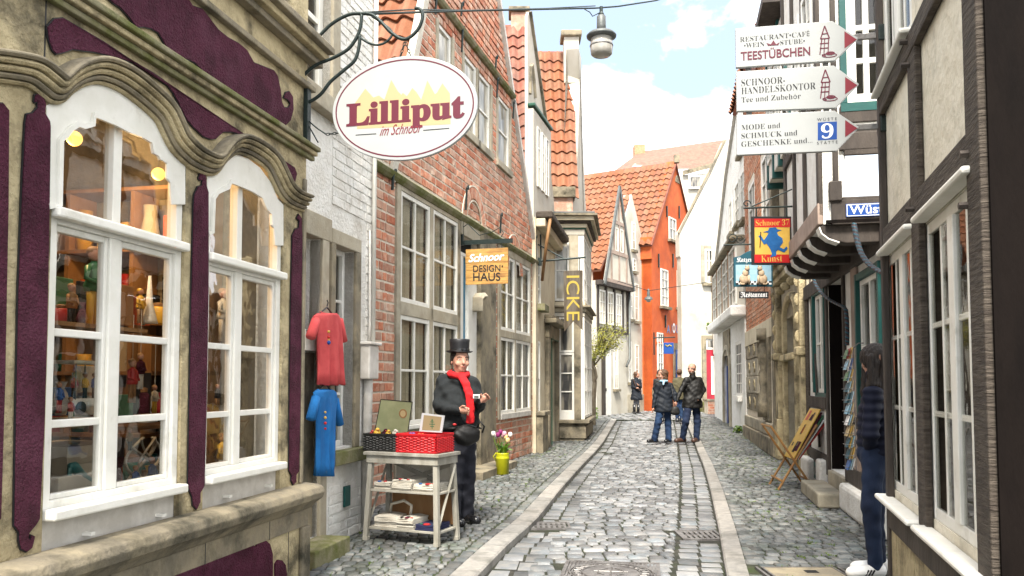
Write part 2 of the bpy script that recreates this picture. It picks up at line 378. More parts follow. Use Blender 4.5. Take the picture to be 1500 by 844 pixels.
def scan(poly, z):
    xs = []
    for i in range(len(poly)):
        (a, z0), (b, z1) = poly[i], poly[(i + 1) % len(poly)]
        if (z0 <= z < z1) or (z1 <= z < z0): xs.append(a + (b - a) * (z - z0) / (z1 - z0))
    xs.sort(); return [(xs[i], xs[i + 1]) for i in range(0, len(xs) - 1, 2)]
def minus(iv, holes):
    for h0, h1 in holes:
        o = []
        for a, b in iv:
            if h1 <= a or h0 >= b: o.append((a, b)); continue
            if h0 > a: o.append((a, h0))
            if h1 < b: o.append((h1, b))
        iv = o
    return iv
def wall(mm, poly, holes, n0, n1, F=None):
    "solid wall of a polygon outline with rectangular openings (s0,s1,z0,z1)"
    F = F or mm.F; zs = sorted({round(z, 4) for _, z in poly} | {round(h[k], 4) for h in holes for k in (2, 3)})
    lo, hi = min(z for _, z in poly), max(z for _, z in poly)
    zs = [z for z in zs if lo <= z <= hi]; e = 1e-4
    for z0, z1 in zip(zs, zs[1:]):
        if z1 - z0 < 1e-3: continue
        A, B = scan(poly, z0 + e), scan(poly, z1 - e); zm = (z0 + z1) / 2
        hs = [(h[0], h[1]) for h in holes if h[2] < zm < h[3]]
        for (a0, a1), (b0, b1) in zip(A, B):
            lo_, hi_ = min(a0, b0), max(a1, b1)
            for c0, c1 in minus([(lo_, hi_)], hs):
                p = [(a0 if c0 == lo_ else c0, z0), (a1 if c1 == hi_ else c1, z0), (b1 if c1 == hi_ else c1, z1), (b0 if c0 == lo_ else c0, z1)]
                mm.prism(p, n0, n1, F)
    return mm
def bricks(T, F, poly, holes, n, bl=.27, ch=.13, j=.014, m='brick', limit=300, name='brick', proud=.018, zbase=0, par=None, header=True):
    mats = []; lo, hi = min(z for _, z in poly), max(z for _, z in poly)
    k = int((lo - zbase) / ch) - 1; 
    while zbase + k * ch < hi:
        z0 = zbase + k * ch; zm = z0 + ch / 2; k += 1
        if zm < lo or zm > hi: continue
        hs = [(h[0], h[1]) for h in holes if h[2] < zm < h[3]]
        for a, b in minus(scan(poly, zm), hs):
            if b - a < .03: continue
            x = a; i = k % 2
            if header and k % 2: x = a - bl * .25
            while x < b - .01:
                w = bl * (.5 if header and (i % 2) else 1.0) * R.uniform(.93, 1.07); i += 1
                x0, x1 = max(x, a), min(x + w, b)
                if b - x1 < .05: x1 = b
                if x1 - x0 > .03:
                    P = F.P((x0 + x1) / 2, n + proud + R.uniform(-.004, .004), zm)
                    mats.append(wmat(P, F.a * (x1 - x0 - j), F.b * .03, np.array((0, 0, ch - j))))
                x = max(x + w, x1)
    return pieces(T, name, BRICKS, mats, m, par, limit, stuffname=name)
def bar(mm, F, p, q, w, n0, n1):
    "straight timber between two facade points"
    (a0, z0), (a1, z1) = p, q; h = math.hypot(a1 - a0, z1 - z0); dx, dz = -(z1 - z0) / h * w / 2, (a1 - a0) / h * w / 2
    mm.prism([(a0 - dx, z0 - dz), (a1 - dx, z1 - dz), (a1 + dx, z1 + dz), (a0 + dx, z0 + dz)], n0, n1, F); return mm
def timber(T, F, p, q, w, n0=-.02, n1=.03, m='timber', name='timber_beam', par=None):
    return bar(M(F), F, p, q, w, n0, n1).build(name, m, par or T, T, bevel=.006)
def window(T, F, a0, a1, z0, z1, n=-.1, fw=.06, cols=2, rows=2, bw=.03, dep=.05, g='glass', fm='white', split=True, thick=(), tw=.07, rowz=None, sill=None, name='window', curtain=False, room=True, arch=0):
    m = M(F); e = .003
    m.box(a0, a0 + fw, n, n + dep, z0, z1); m.box(a1 - fw, a1, n, n + dep, z0, z1)
    m.box(a0 + fw, a1 - fw, n, n + dep - e, z0, z0 + fw); m.box(a0 + fw, a1 - fw, n, n + dep - e, z1 - fw, z1)
    ia, ib, ja, jb = a0 + fw, a1 - fw, z0 + fw, z1 - fw
    cs = [ia]; 
    for i in range(1, cols): cs.append(ia + (ib - ia) * i / cols)
    cs.append(ib); rz_ = rowz if rowz else [ja + (jb - ja) * i / rows for i in range(rows + 1)]
    rz_ = [ja] + list(rz_[1:-1]) + [jb]
    for i, c in enumerate(cs[1:-1], 1):
        w = tw if i in thick else bw; m.box(c - w / 2, c + w / 2, n + .004, n + dep - (2 * e if i not in thick else -.006), ja, jb)
    for i, c in enumerate(rz_[1:-1], 1):
        w = tw if -i in thick else bw; dd = n + dep - (3 * e if -i not in thick else -.012)
        for k in range(len(cs) - 1):
            l_ = (tw if k in thick else bw) / 2 if k else 0; r_ = (tw if k + 1 in thick else bw) / 2 if k < len(cs) - 2 else 0
            m.box(cs[k] + l_, cs[k + 1] - r_, n + .006, dd, c - w / 2, c + w / 2)
    o = m.build(name, fm, T, T, bevel=.004 if split else 0)
    if split:
        for i in range(len(cs) - 1):
            for j in range(len(rz_) - 1):
                M(F).box(cs[i], cs[i + 1], n + .012, n + .017, rz_[j], rz_[j + 1]).build('pane', g, o, T, fix=True)
    else: M(F).box(ia - .01, ib + .01, n + .008, n + .014, ja - .01, jb + .01).build('pane', g, o, T)
    if sill: M(F).box(a0 - sill[0], a1 + sill[0], n, n + dep + sill[1], z0 - sill[2], z0 - .001).build('sill', sill[3] if len(sill) > 3 else fm, o, T, bevel=.005)
    if curtain:
        m = M(F); K = 24
        for (c0, c1) in ((ia, ia + (ib - ia) * .46), (ib - (ib - ia) * .47, ib)):
            v = []; 
            for k in range(K + 1):
                x = c0 + (c1 - c0) * k / K; w_ = n - .035 + .014 * math.sin(k * 1.9 + a0 * 7)
                v += [F.P(x, w_, ja - .02), F.P(x, w_, jb + .02)]
            m.add(v, [(2 * k, 2 * k + 2, 2 * k + 3, 2 * k + 1) for k in range(K)])
        m.build('curtain', 'curtain', o, T, fix=False, smooth=True)
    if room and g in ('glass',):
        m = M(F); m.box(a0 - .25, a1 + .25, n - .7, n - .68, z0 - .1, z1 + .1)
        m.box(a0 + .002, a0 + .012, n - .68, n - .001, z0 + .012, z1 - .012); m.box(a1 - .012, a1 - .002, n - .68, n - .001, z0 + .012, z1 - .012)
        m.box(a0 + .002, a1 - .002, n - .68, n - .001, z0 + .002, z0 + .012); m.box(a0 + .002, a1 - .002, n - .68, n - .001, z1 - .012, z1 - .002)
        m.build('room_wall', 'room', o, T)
    return o
def tiled_roof(T, p0, p1, p2, p3, tw=.25, th=.30, m='tile', par=None, limit=300, keep=None, name='roof_tile', under='tiledark'):
    "p0,p1 eave ; p2,p3 ridge (p3 above p0); world points"
    p0, p1, p2, p3 = [np.array(p, float) for p in (p0, p1, p2, p3)]
    n = np.cross(p1 - p0, p3 - p0); n /= np.linalg.norm(n)
    if n[2] < 0: n = -n
    M().add([p0 - n * .03, p1 - n * .03, p2 - n * .03, p3 - n * .03, p0 - n * .12, p1 - n * .12, p2 - n * .12, p3 - n * .12],
            [(0, 1, 2, 3), (7, 6, 5, 4), (0, 4, 5, 1), (1, 5, 6, 2), (2, 6, 7, 3), (3, 7, 4, 0)]).build('roof', under, par or T, T)
    ro = [o for o in T.children if o.name.startswith('roof')][-1]
    ax = (p1 - p0) / np.linalg.norm(p1 - p0); ay = np.cross(n, ax)
    if ay[2] < 0: ay = -ay
    pts = [((p - p0) @ ax, (p - p0) @ ay) for p in (p0, p1, p2, p3)]
    H = max(b for _, b in pts); mats = []; y = th / 2 - .03
    while y < H:
        for a, b in scan(pts, min(max(y, .001), H - .001)):
            k0 = math.floor(a / tw)
            x = (k0 + .5) * tw
            while x < b:
                if x > a - tw * .2:
                    P = p0 + ax * x + ay * y + n * .0
                    if keep is None or keep(P):
                        mats.append(wmat(P, ax * tw, ay * th, n * tw * (1 + R.uniform(-.06, .06))))
                x += tw
        y += th
    pieces(T, name, TILES, mats, m, ro, limit, smooth=False, stuffname=name); return ro
def serif(s):
    return ''.join(chr(0x1D400 + ord(c) - 65) if 'A' <= c <= 'Z' else chr(0x1D41A + ord(c) - 97) if 'a' <= c <= 'z' else chr(0x1D7CE + ord(c) - 48) if '0' <= c <= '9' else c for c in s)
def frak(s): return ''.join(chr(0x1D56C + ord(c) - 65) if 'A' <= c <= 'Z' else chr(0x1D586 + ord(c) - 97) if 'a' <= c <= 'z' else c for c in s)
def script(s): return ''.join(chr(0x1D4D0 + ord(c) - 65) if 'A' <= c <= 'Z' else chr(0x1D4EA + ord(c) - 97) if 'a' <= c <= 'z' else c for c in s)
def text(T, F, s, a, z, n, m, w=None, h=None, shear=0, off=0, name='lettering', par=None, rot=0, slope=0, ext=.0015, dots=None):
    "flat lettering on a facade: baseline start (a,z), fitted to width w (and cap box height h)"
    c = bpy.data.curves.new('t', 'FONT'); c.body = s; c.offset = off; c.extrude = 0; c.resolution_u = 4
    o = bpy.data.objects.new('t', c); COL.objects.link(o); dg = bpy.context.evaluated_depsgraph_get()
    me = bpy.data.meshes.new_from_object(o.evaluated_get(dg)); v = np.array([p.co[:] for p in me.vertices]); f = [tuple(p.vertices) for p in me.polygons]
    bpy.data.objects.remove(o); bpy.data.curves.remove(c); bpy.data.meshes.remove(me)
    x0, x1 = v[:, 0].min(), v[:, 0].max(); y0, y1 = v[:, 1].min(), v[:, 1].max()
    sx_ = w / (x1 - x0) if w else None; sy_ = h / (y1 - max(y0, -1) if False else (y1 - y0)) if h else None
    sx_ = sx_ or sy_; sy_ = sy_ or sx_
    X = (v[:, 0] - x0) * sx_; Y = v[:, 1] * sy_; X = X + Y * shear
    if dots:
        d0 = len(v)
    cr_, sr_ = math.cos(rot), math.sin(rot); A = X * cr_ - Y * sr_; Z = X * sr_ + Y * cr_ + X * slope
    P = [F.P(a + p, n, z + q_) for p, q_ in zip(A, Z)]
    if ext:
        pass
    return mkobj(name, P, f, m, par or T, T, fix=False)
# ---------------------------------------------------------------- ground
KL = [(-.95, 2), (-.62, 4), (-.25, 6.1), (-.02, 7.34), (.24, 8.5), (.66, 11.1), (1.2, 14.2), (2.17, 19.5), (3.05, 25), (3.7, 29), (3.9, 34)]   # left kerb, road side
KR = [(.70, 2), (1.13, 4), (1.61, 6.25), (1.99, 7.96), (2.62, 10.9), (3.3, 14.2), (4.28, 19.3), (5.35, 25), (6.1, 29), (6.9, 34)]             # right kerb, road side
def lerp(tab, y):
    for (x0, y0), (x1, y1) in zip(tab, tab[1:]):
        if y <= y1 or (x1, y1) == tab[-1]: return x0 + (x1 - x0) * (y - y0) / (y1 - y0)
WL = lambda y: (-2.95 + .2 * y) if y < 6 else (-3.3 + .21 * y) if y < 8 else (-4.3 + .27 * y) if y < 16.6 else (-2.75 + .18 * y) if y < 24 else 1.5 + .0 * y
WR = lambda y: (1.1 + .29 * y) if y < 5.2 else (2.1 + .21 * y) if y < 15.4 else (2.55 + .18 * y) if y < 22.4 else (3.1 + .16 * y)
RD = -.05
ys = [-6, 0, 3, 6, 9, 12, 15, 18, 21, 25, 29, 33, 37, 42, 60, 140]
def sheet(name, fl, fr, z, m, ys=ys):
    mm = M(); v = []
    for y in ys: v += [(fl(y), y, z + gz(y)), (fr(y), y, z + gz(y))]
    mm.add(v, [(2 * i, 2 * i + 1, 2 * i + 3, 2 * i + 2) for i in range(len(ys) - 1)])
    return mm.build(name, m, kind='structure')
ground = sheet('ground', lambda y: -90, lambda y: 90, -.12, 'joint')
def gthing(name):
    o = thing(name, '', '', (0, 0, 0), kind='structure'); return o
def strip_part(T, name, fl, fr, z, m, y0, y1):
    mm = M(); yy = [y0] + [y for y in ys if y0 < y < y1] + [y1]
    yy = sorted(set(yy + [y0 + (y1 - y0) * k / 30 for k in range(31)])); v = []
    for y in yy: v += [(fl(y), y, z + gz(y)), (fr(y), y, z + gz(y))]
    return mm.add(v, [(2 * i, 2 * i + 1, 2 * i + 3, 2 * i + 2) for i in range(len(yy) - 1)]).build(name, m, T, T)
road = gthing('road'); walkl = gthing('left_pavement'); walkr = gthing('right_pavement')
kl = lambda y: lerp(KL, y); kr = lambda y: lerp(KR, y)
strip_part(road, 'joint_bed', lambda y: kl(y) - .02, lambda y: kr(y) + .02, RD - .016, 'joint', 1.5, 30)
strip_part(walkl, 'joint_bed', lambda y: WL(y) - .3, lambda y: kl(y) - .1, -.014, 'joint_walk', 1.5, 30)
strip_part(walkr, 'joint_bed', lambda y: kr(y) + .1, lambda y: WR(y) + .5, -.014, 'joint_walk', 1.5, 30)
plaza = gthing('square')
strip_part(plaza, 'joint_bed', lambda y: -8, lambda y: 14, -.03, 'joint_walk', 28.5, 60)
CUT = []   # covers in the paving: (x0,x1,y0,y1)
MH = onground(893, 838); 
CUT += [(.42, 1.10, 6.03, 6.73), (.16, .60, 8.26, 8.72), (1.60, 2.0, 7.7, 8.22), (1.82, 2.52, 5.2, 6.38)]
def iscut(x, y, hx=.035, hy=.03): return any(a - hx < x < b + hx and c - hy < y < d + hy for a, b, c, d in CUT)
def lay(T, fl, fr, y0, y1, rowd, wmin, wmax, z, m, gap=.016, name='sett', limit=300, wave=.02, tilt=.03):
    mats = []; y = y0
    while y < y1:
        dd = rowd * R.uniform(.86, 1.14) * (1 if y < 18 else 1.15); a, b = fl(y), fr(y); x = a + R.uniform(-.1, 0); ph = R.uniform(0, 6)
        while x < b - .03:
            w = R.uniform(wmin, wmax) * (1 if y < 18 else 1.2); w = min(w, b - x) if b - x - w > .04 else b - x
            cx = x + w / 2; cy = y + dd / 2 + wave * math.sin(cx * 2.3 + ph * .3) + R.uniform(-.01, .01)
            if not iscut(cx, cy):
                g = gap * R.uniform(.6, 1.5) * (1 + cy * .02)
                t = R.uniform(-tilt, tilt)
                mats.append(wmat(np.array((cx, cy, z + gz(cy) + R.uniform(-.006, .006))), np.array((max(w - g, .03), 0, t * w)), np.array((R.uniform(-.01, .01), max(dd - g, .04), R.uniform(-.02, .02) * dd)), np.array((0, 0, .07))))
            x += w
        y += dd
    pieces(T, name, SETTS, mats, m, None, limit, smooth=True, stuffname=name)
lay(road, lambda y: kl(y) + .40, lambda y: kr(y) - .40, 3.2, 29, .15, .11, .22, RD, 'sett', gap=.016)
# gutter rows: setts laid end to end along the kerbs
mats = []
for side, f in ((1, kl), (-1, kr)):
    for k in range(2 if side == 1 else 2):
        y = 3.2
        while y < 29:
            ln = R.uniform(.2, .32) if side == 1 else R.uniform(.16, .26); x = f(y + ln / 2) + side * (.10 + .19 * k); sl = (f(y + ln) - f(y)) / ln
            if not iscut(x, y + ln / 2, .03, .03):
                mats.append(wmat(np.array((x, y + ln / 2, RD + gz(y) - .012 + R.uniform(-.004, .004))), np.array((.175, 0, 0)), np.array((sl * ln, ln - .016, 0)), np.array((0, 0, .07))))
            y += ln
pieces(road, 'gutter_sett', SETTS, mats, 'sett', None, 200, smooth=True)
lay(walkl, lambda y: WL(y), lambda y: kl(y) - .32, 3.2, 29, .115, .07, .125, 0, 'sett_walk', gap=.013, wave=.03)
lay(walkr, lambda y: kr(y) + .285, lambda y: WR(y) + .12, 3.2, 29, .115, .08, .14, 0, 'sett_walk', gap=.014, wave=.03)
mats = []
for f, w_, sd_ in ((kl, .28, -1), (kr, .24, 1)):            # one row of small setts laid lengthwise beside each kerb
    y = 3.2
    while y < 29:
        ln = R.uniform(.14, .22); x = f(y + ln / 2) + sd_ * (w_ - .02); sl = (f(y + ln) - f(y)) / ln
        if not iscut(x, y, .03, .03): mats.append(wmat(np.array((x + sd_ * .0, y + ln / 2, gz(y) + R.uniform(-.004, .004))), np.array((.10, 0, 0)), np.array((sl * ln, ln - .014, 0)), np.array((0, 0, .07))))
        y += ln
pieces(walkl, 'edge_sett', SETTS, mats, 'sett_walk', None, 150, smooth=True)
mats = []
y = 29.0
while y < 40:
    x = -1.0
    while x < 11: mats.append(wmat(np.array((x, y, -.012 + gz(y) + R.uniform(-.01, .01))), (R.uniform(.2, .28), 0, 0), (0, .26, 0), (0, 0, .08))); x += .3
    y += .3
pieces(plaza, 'sett', SETTS, mats, 'sett', None, 120, smooth=True)
# kerb stones
for T, f, w, sgn in ((walkl, kl, .19, -1), (walkr, kr, .16, 1)):
    y = 2.2
    while y < 28.5:
        ln = R.uniform(.85, 1.25); y1 = y + ln - .012
        if sgn == 1 and 4.6 < y < 6.1: pass
        v = []
        for yy in (y, (y + y1) / 2, y1):
            x0 = f(yy); x1 = f(yy) + sgn * w; z = gz(yy) + .006
            v += [(x0, yy, -.12 + z), (x0, yy, z - .012), (x0 + sgn * .014, yy, z), (x1, yy, z + .004), (x1, yy, -.12 + z)]
        mm = M().add(v, rings_faces(3, 5) + [(0, 1, 2, 3, 4), (14, 13, 12, 11, 10)]); mm.build('kerbstone', 'kerb', T, T)
        y += ln
# drain grates, cast covers
def grate(x0, x1, y0, y1, z, ang, nx, ny, lab):
    T = thing('drain_grate', lab, 'drain grate', ((x0 + x1) / 2, (y0 + y1) / 2, z), 0, 'cast iron drain grates in the gutter')
    m = M(); m.box(x0, x1, y0, y1, z - .06, z - .04); m.build('grate_pit', 'dark', T, T)
    m = M(); fx = .035; cw = (x1 - x0 - fx) / nx; ch = (y1 - y0 - fx) / ny
    for i in range(nx + 1): m.box(x0 + i * cw, x0 + i * cw + fx * .8, y0, y1, z - .03, z)
    for j in range(ny + 1):
        for i in range(nx): m.box(x0 + i * cw + fx * .8, x0 + (i + 1) * cw, y0 + j * ch, y0 + j * ch + fx * 1.0, z - .03, z - .002)
    m.build('grate_bars', 'steel', T, T)
    m = M(); 
    for b in ((x0 - .03, x0 - .004, y0 - .03, y1 + .03), (x1 + .004 + .007, x1 + .037, y0 - .03, y1 + .03), (x0 - .004, x1 + .011, y0 - .03, y0 - .004), (x0 - .004, x1 + .011, y1 + .011, y1 + .03)): m.box(*b, z - .04, z + .003)
    m.build('grate_rim', 'steel', T, T)
grate(.20, .56, 8.32, 8.66, RD, 0, 6, 2, 'cast iron drain grate in the gutter by the left kerb')
grate(1.63, 1.97, 7.76, 8.16, RD, 0, 6, 2, 'cast iron drain grate in the gutter by the right kerb')
T = thing('manhole_cover', 'ornate square cast iron manhole cover with a round medallion in the road', 'manhole cover', (.76, 6.38, RD))
FM = Frame(.76, 6.38, 1, -.16, 1)
m = M(FM); x0, x1, y0, y1 = -.375, .375, -.37, .37; z = RD + .004
m.box(x0, x1, y0, y1, z - .05, z - .008); m.build('cover_plate', 'steel', T, T)
m = M(FM); 
for b in ((x0, x0 + .03, y0, y1), (x1 - .03, x1, y0, y1), (x0 + .03, x1 - .03, y0, y0 + .03), (x0 + .03, x1 - .03, y1 - .03, y1)): m.box(*b, z - .02, z + .004)
m.build('cover_frame', 'steel', T, T)
cx, cy = 0, 0; rr = .32
m = M(FM); k = 0
y = y0 + .05
xx = x0 + .045
while xx < x1 - .045:
    hw = 0; dx = xx - cx; h = math.sqrt(max(0, rr ** 2 - dx * dx))
    for (a, b) in ((y0 + .04, cy - h - .02), (cy + h + .02, y1 - .04)):
        if b - a > .02: m.box(xx - .007, xx + .007, a, b, z - .01, z + .002)
    xx += .030
m.build('cover_rib', 'steel', T, T, kind='stuff')
m = M()
for r0, hh in ((rr, .004), (rr * .93, .003), (rr * .70, .004)):
    pts = [FM.P(r0 * math.cos(t / 48 * 2 * math.pi), r0 * math.sin(t / 48 * 2 * math.pi), z) for t in range(49)]; m.tube(pts, .006, 5)
m.build('cover_ring', 'steel', T, T)
m = M()
for k in range(26):
    t = k / 26 * 2 * math.pi; q = rr * .82; p = FM.P(q * math.cos(t), q * math.sin(t), z - .004)
    m.sphere(p, .022, 8, 4, (1.1, .8, .4)); m.tube([FM.P(rr * .74 * math.cos(t + .1), rr * .74 * math.sin(t + .1), z), FM.P(rr * .9 * math.cos(t + .16), rr * .9 * math.sin(t + .16), z)], .006, 4)
m.build('cover_ornament', 'steel', T, T, kind='stuff')
m = M(FM); m.lathe([(rr * .68, -.012), (rr * .68, -.002), (.0, .001)], FM.P(0, 0, z), 32); m.build('cover_medallion', 'steel', T, T)
m = M(FM); 
for s_ in (-1, 1): m.tube([FM.P(cx + s_ * .05, cy - .10, z + .003), FM.P(cx + s_ * .10, cy - .05, z + .003), FM.P(cx + s_ * .09, cy + .05, z + .003), FM.P(cx + s_ * .03, cy + .12, z + .003)], .007, 5)
m.tube([FM.P(cx, cy - .13, z + .003), FM.P(cx, cy + .13, z + .003)], .009, 5); m.tube([FM.P(cx - .13, cy, z + .003), FM.P(cx + .13, cy, z + .003)], .006, 5); m.build('cover_emblem', 'steel', T, T)
T = thing('access_cover', 'paved access cover with a steel rim in the right pavement', 'access cover', (2.17, 5.8, 0))
m = M(); x0, x1, y0, y1 = 1.85, 2.49, 5.25, 6.33
for b in ((x0, x0 + .02, y0, y1), (x0 + .045, x0 + .06, y0, y1), (x1 - .02, x1, y0, y1), (x1 - .06, x1 - .045, y0, y1), (x0 + .06, x1 - .06, y0, y0 + .02), (x0 + .06, x1 - .06, y1 - .02, y1)): m.box(*b, -.04, .008)
m.build('cover_rim', 'steel', T, T)
M().box(x0 + .06, x1 - .06, y0 + .02, y1 - .02, -.04, .004).build('cover_infill', 'sandgrey', T, T)
M().box(x0 + .33, x0 + .42, y1 - .2, y1 - .12, .004, .007).build('key_slot', 'dark', T, T)
# weeds along the house feet and moss tufts
def tufts(name, pts, n, h, m, kindlabel):
    mm = M(); 
    for (x, y, sp) in pts:
        for k in range(n):
            a = R.uniform(0, 6.28); r = R.random() ** .6 * sp; px, py = x + r * math.cos(a), y + r * math.sin(a); z = gz(py) - .01
            b = R.uniform(0, 6.28); w = R.uniform(.004, .009); hh = h * R.uniform(.4, 1.2); lx, ly = R.uniform(-.6, .6) * hh, R.uniform(-.6, .6) * hh
            mm.v += [(px - w * math.cos(b), py - w * math.sin(b), z), (px + w * math.cos(b), py + w * math.sin(b), z), (px + lx, py + ly, z + hh)]; q = len(mm.v); mm.f.append((q - 3, q - 2, q - 1))
    return mm.build(name, m, kind='stuff', fix=False)
MT['leaf'] = mat('fresh_leaf', (.10, .20, .02), (.17, .27, .04), 8, .6, var=.25)
MT['grass'] = mat('weed_green', (.07, .13, .02), (.12, .17, .03), 5, .8, var=.3)
pts = [(WL(y) + .42 + R.uniform(0, .06), y, .05) for y in [9.6 + .21 * k for k in range(45)]] + [(WR(y) - .40 - R.uniform(0, .1), y, .06) for y in [12.8 + .24 * k for k in range(60)]]
pts += [(-1.63 + .21 * (y - 7.09) + .05, y, .04) for y in (7.05, 7.1, 7.5, 7.8)]
for k in range(240):
    y = R.uniform(5, 22); 
    x = R.uniform(kr(y) + .4, WR(y) - .3) if R.random() < .75 else R.uniform(WL(y) + .35, kl(y) - .4)
    pts.append((x, y, .05))
tufts('weeds', pts, 22, .022, 'grass', '')
# ================================================================ purple bay house (left foreground)
F0 = Frame(-2.72 + .2 * 2.0, 2.0, .2, 1, -1)
c0 = F0.sx(446, 0, 420)      # far corner
T = thing('shop_house', 'sandstone shop house with purple stucco panels and two arched white display windows', 'house', F0.P(c0, 0, 0), F0.ang())
H0 = T; q0 = F0.q
w1 = F0.r(68, 118, 264, 729); w1 = (q0(68, 560)[0], q0(266, 560)[0], q0(66, 815)[1], q0(150, 112)[1])
w2 = (q0(300, 560)[0], q0(412, 560)[0], q0(300, 748)[1], q0(350, 215)[1])
ZS = q0(450, 722)[1]
m = M(F0); wall(m, [(-.1, .02), (c0, .02), (c0, 5.2), (-.1, 5.2)], [(w1[0], w1[1], w1[2], w1[3]), (w2[0], w2[1], w2[2], w2[3])], -.11, 0); m.build('wall', 'sand', T, T)
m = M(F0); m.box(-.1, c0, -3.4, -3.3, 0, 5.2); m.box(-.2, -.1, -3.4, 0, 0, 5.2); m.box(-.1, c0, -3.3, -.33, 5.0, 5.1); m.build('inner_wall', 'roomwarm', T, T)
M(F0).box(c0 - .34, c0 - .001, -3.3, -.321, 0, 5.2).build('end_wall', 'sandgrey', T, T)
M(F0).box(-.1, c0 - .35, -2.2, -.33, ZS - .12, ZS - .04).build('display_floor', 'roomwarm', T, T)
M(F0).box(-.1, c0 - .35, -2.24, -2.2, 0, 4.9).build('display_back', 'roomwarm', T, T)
# sill, plinth
prof = [(-.01, -.10), (.05, -.10), (.09, -.06), (.145, -.02), (.16, .02), (.145, .06), (.10, .075), (-.01, .085)]
M(F0).sweep([(-.1, ZS), (c0 + .05, ZS)], prof).build('sill_moulding', 'sandgrey', T, T, smooth=False, bevel=.008)
M(F0).box(-.1, c0 + .02, .001, .045, ZS - .22, ZS - .10).build('plinth_band', 'sandgrey', T, T, bevel=.006)
M(F0).box(-.1, c0 + .015, .001, .03, 0, ZS - .222).build('plinth', 'sand', T, T, bevel=.004)
M(F0).box(c0 - .10, c0 + .03, .031, .06, .0, ZS - .221).build('corner_stone', 'sandgrey', T, T, bevel=.008)
# flowing cornice over the windows
def smooth_path(pts, k=4):
    o = []
    for i in range(len(pts) - 1):
        p0, p1, p2, p3 = pts[max(i - 1, 0)], pts[i], pts[i + 1], pts[min(i + 2, len(pts) - 1)]
        for j in range(k):
            t = j / k; o.append(tuple(.5 * (2 * p1[c] + (p2[c] - p0[c]) * t + (2 * p0[c] - 5 * p1[c] + 4 * p2[c] - p3[c]) * t * t + (3 * p1[c] - p0[c] - 3 * p2[c] + p3[c]) * t ** 3) for c in (0, 1)))
    return o + [pts[-1]]
mp_ = [(-60, 90), (-20, 94), (20, 99), (50, 106), (72, 122), (84, 131), (94, 128), (105, 117), (125, 106), (150, 103), (180, 114), (209, 135), (238, 162), (250, 184), (262, 208), (282, 228), (300, 238), (313, 242), (322, 238), (334, 222), (352, 211), (376, 220), (396, 236), (407, 256), (418, 278), (432, 291), (449, 298)]
path = smooth_path(F0.poly(mp_, .04), 3)
for i, (n1, u0, u1) in enumerate(((.105, .036, .060), (.088, .010, .035), (.066, -.018, .009), (.046, -.042, -.019), (.028, -.062, -.043))):
    M(F0).sweep(path, [(.001, u0), (n1 - .01, u0), (n1, u0 + .01), (n1, u1 - .008), (n1 - .012, u1), (.001, u1)]).build('cornice_moulding', ('sandgrey', 'sand', 'sand', 'sandgrey', 'sand')[i], T, T)
for w_ in (w1, w2):
    P = [p for p in path if w_[0] - .02 <= p[0] <= w_[1] + .02]; M(F0).prism([(P[0][0], w_[3] + .01)] + P + [(P[-1][0], w_[3] + .01)], -.06, -.002).build('spandrel', 'sand', T, T)
# straight string course and upper ledges
def straight(px0, px1, n1, h, name, m, steps=1):
    a = q0(*px0, .05); b = q0(*px1, .05); z = (a[1] + b[1]) / 2
    for i in range(steps):
        M(F0).box(-.1, c0 + .03 + n1 * .5, .001, n1 * (1 - .28 * i), z + h / 2 - h * (i + 1) / steps + (.002 if i else 0), z + h / 2 - h * i / steps).build(name, m if i % 2 == 0 else 'sand', T, T, bevel=.008)
    return z
zs1 = straight((100, -4), (450, 218), .085, .10, 'string_course', 'moss', 3)
zs2 = straight((350, -4), (456, 62), .17, .15, 'upper_ledge', 'sandgrey', 3)
straight((300, 6), (444, 112), .05, .04, 'thin_moulding', 'sandgrey', 1)
for px_, y0_, y1_ in ((65, -30, 84), (22, 300, 303), (402, 120, 122)):
    if y1_ - y0_ > 20: s_, z_ = q0(px_, y1_); M(F0).box(s_ - .004, s_ + .004, .0, .0015, z_, z_ + .9).build('stone_joint', 'black', T, T)
for s_ in (.35, 1.15, 1.95, 2.75, 3.5): M(F0).box(s_, s_ + .006, .0455, .047, ZS - .22, ZS - .101).build('stone_joint', 'black', T, T); M(F0).box(s_ + .3, s_ + .306, .0305, .032, .0, ZS - .223).build('stone_joint', 'black', T, T)
# purple stucco panels
def spanel(pts, n=.004, t=.012, sm=1):
    P = F0.poly(pts, n); m = M(F0); m.prism(P, n, n + t); o = m.build('stucco_panel', 'purple', T, T)
    pp = P + [P[0]]; M(F0).sweep(pp, [(n, -.006), (n + t * .6, -.006), (n + t * .6, .005), (n, .005)]).build('panel_edge', 'black', T, T) 
    return o
A = [(67, 40), (78, 28), (90, 27), (150, 62), (200, 95), (260, 136), (315, 172), (375, 210), (430, 246), (433, 255), (430, 268), (424, 268), (416, 248), (402, 234), (385, 216), (366, 204), (350, 197), (338, 193), (325, 193), (314, 203), (307, 204), (296, 200), (283, 188), (272, 176), (262, 156), (252, 136), (238, 118), (220, 106), (198, 94), (175, 86), (152, 80), (135, 76), (118, 74), (104, 72), (90, 77), (80, 79), (75, 74), (70, 60)]
A2 = [(62, -10), (-60, -80)]
B = [(155, -4), (272, -4), (280, 9), (295, 14), (304, 26), (318, 44), (333, 56), (348, 64), (360, 74), (370, 92), (390, 100), (400, 104), (405, 112), (409, 132), (411, 150), (415, 158), (421, 158), (424, 152), (420, 146), (414, 143), (417, 136), (422, 134), (427, 142), (428, 160), (424, 176), (416, 184), (405, 180), (399, 172), (388, 170), (376, 162), (362, 152), (345, 138), (340, 134), (322, 130), (308, 116), (301, 106), (296, 106), (284, 92), (276, 88), (262, 84), (249, 76), (242, 70), (238, 62), (230, 48), (220, 42), (208, 39), (198, 40), (186, 24), (175, 12), (163, 4)]
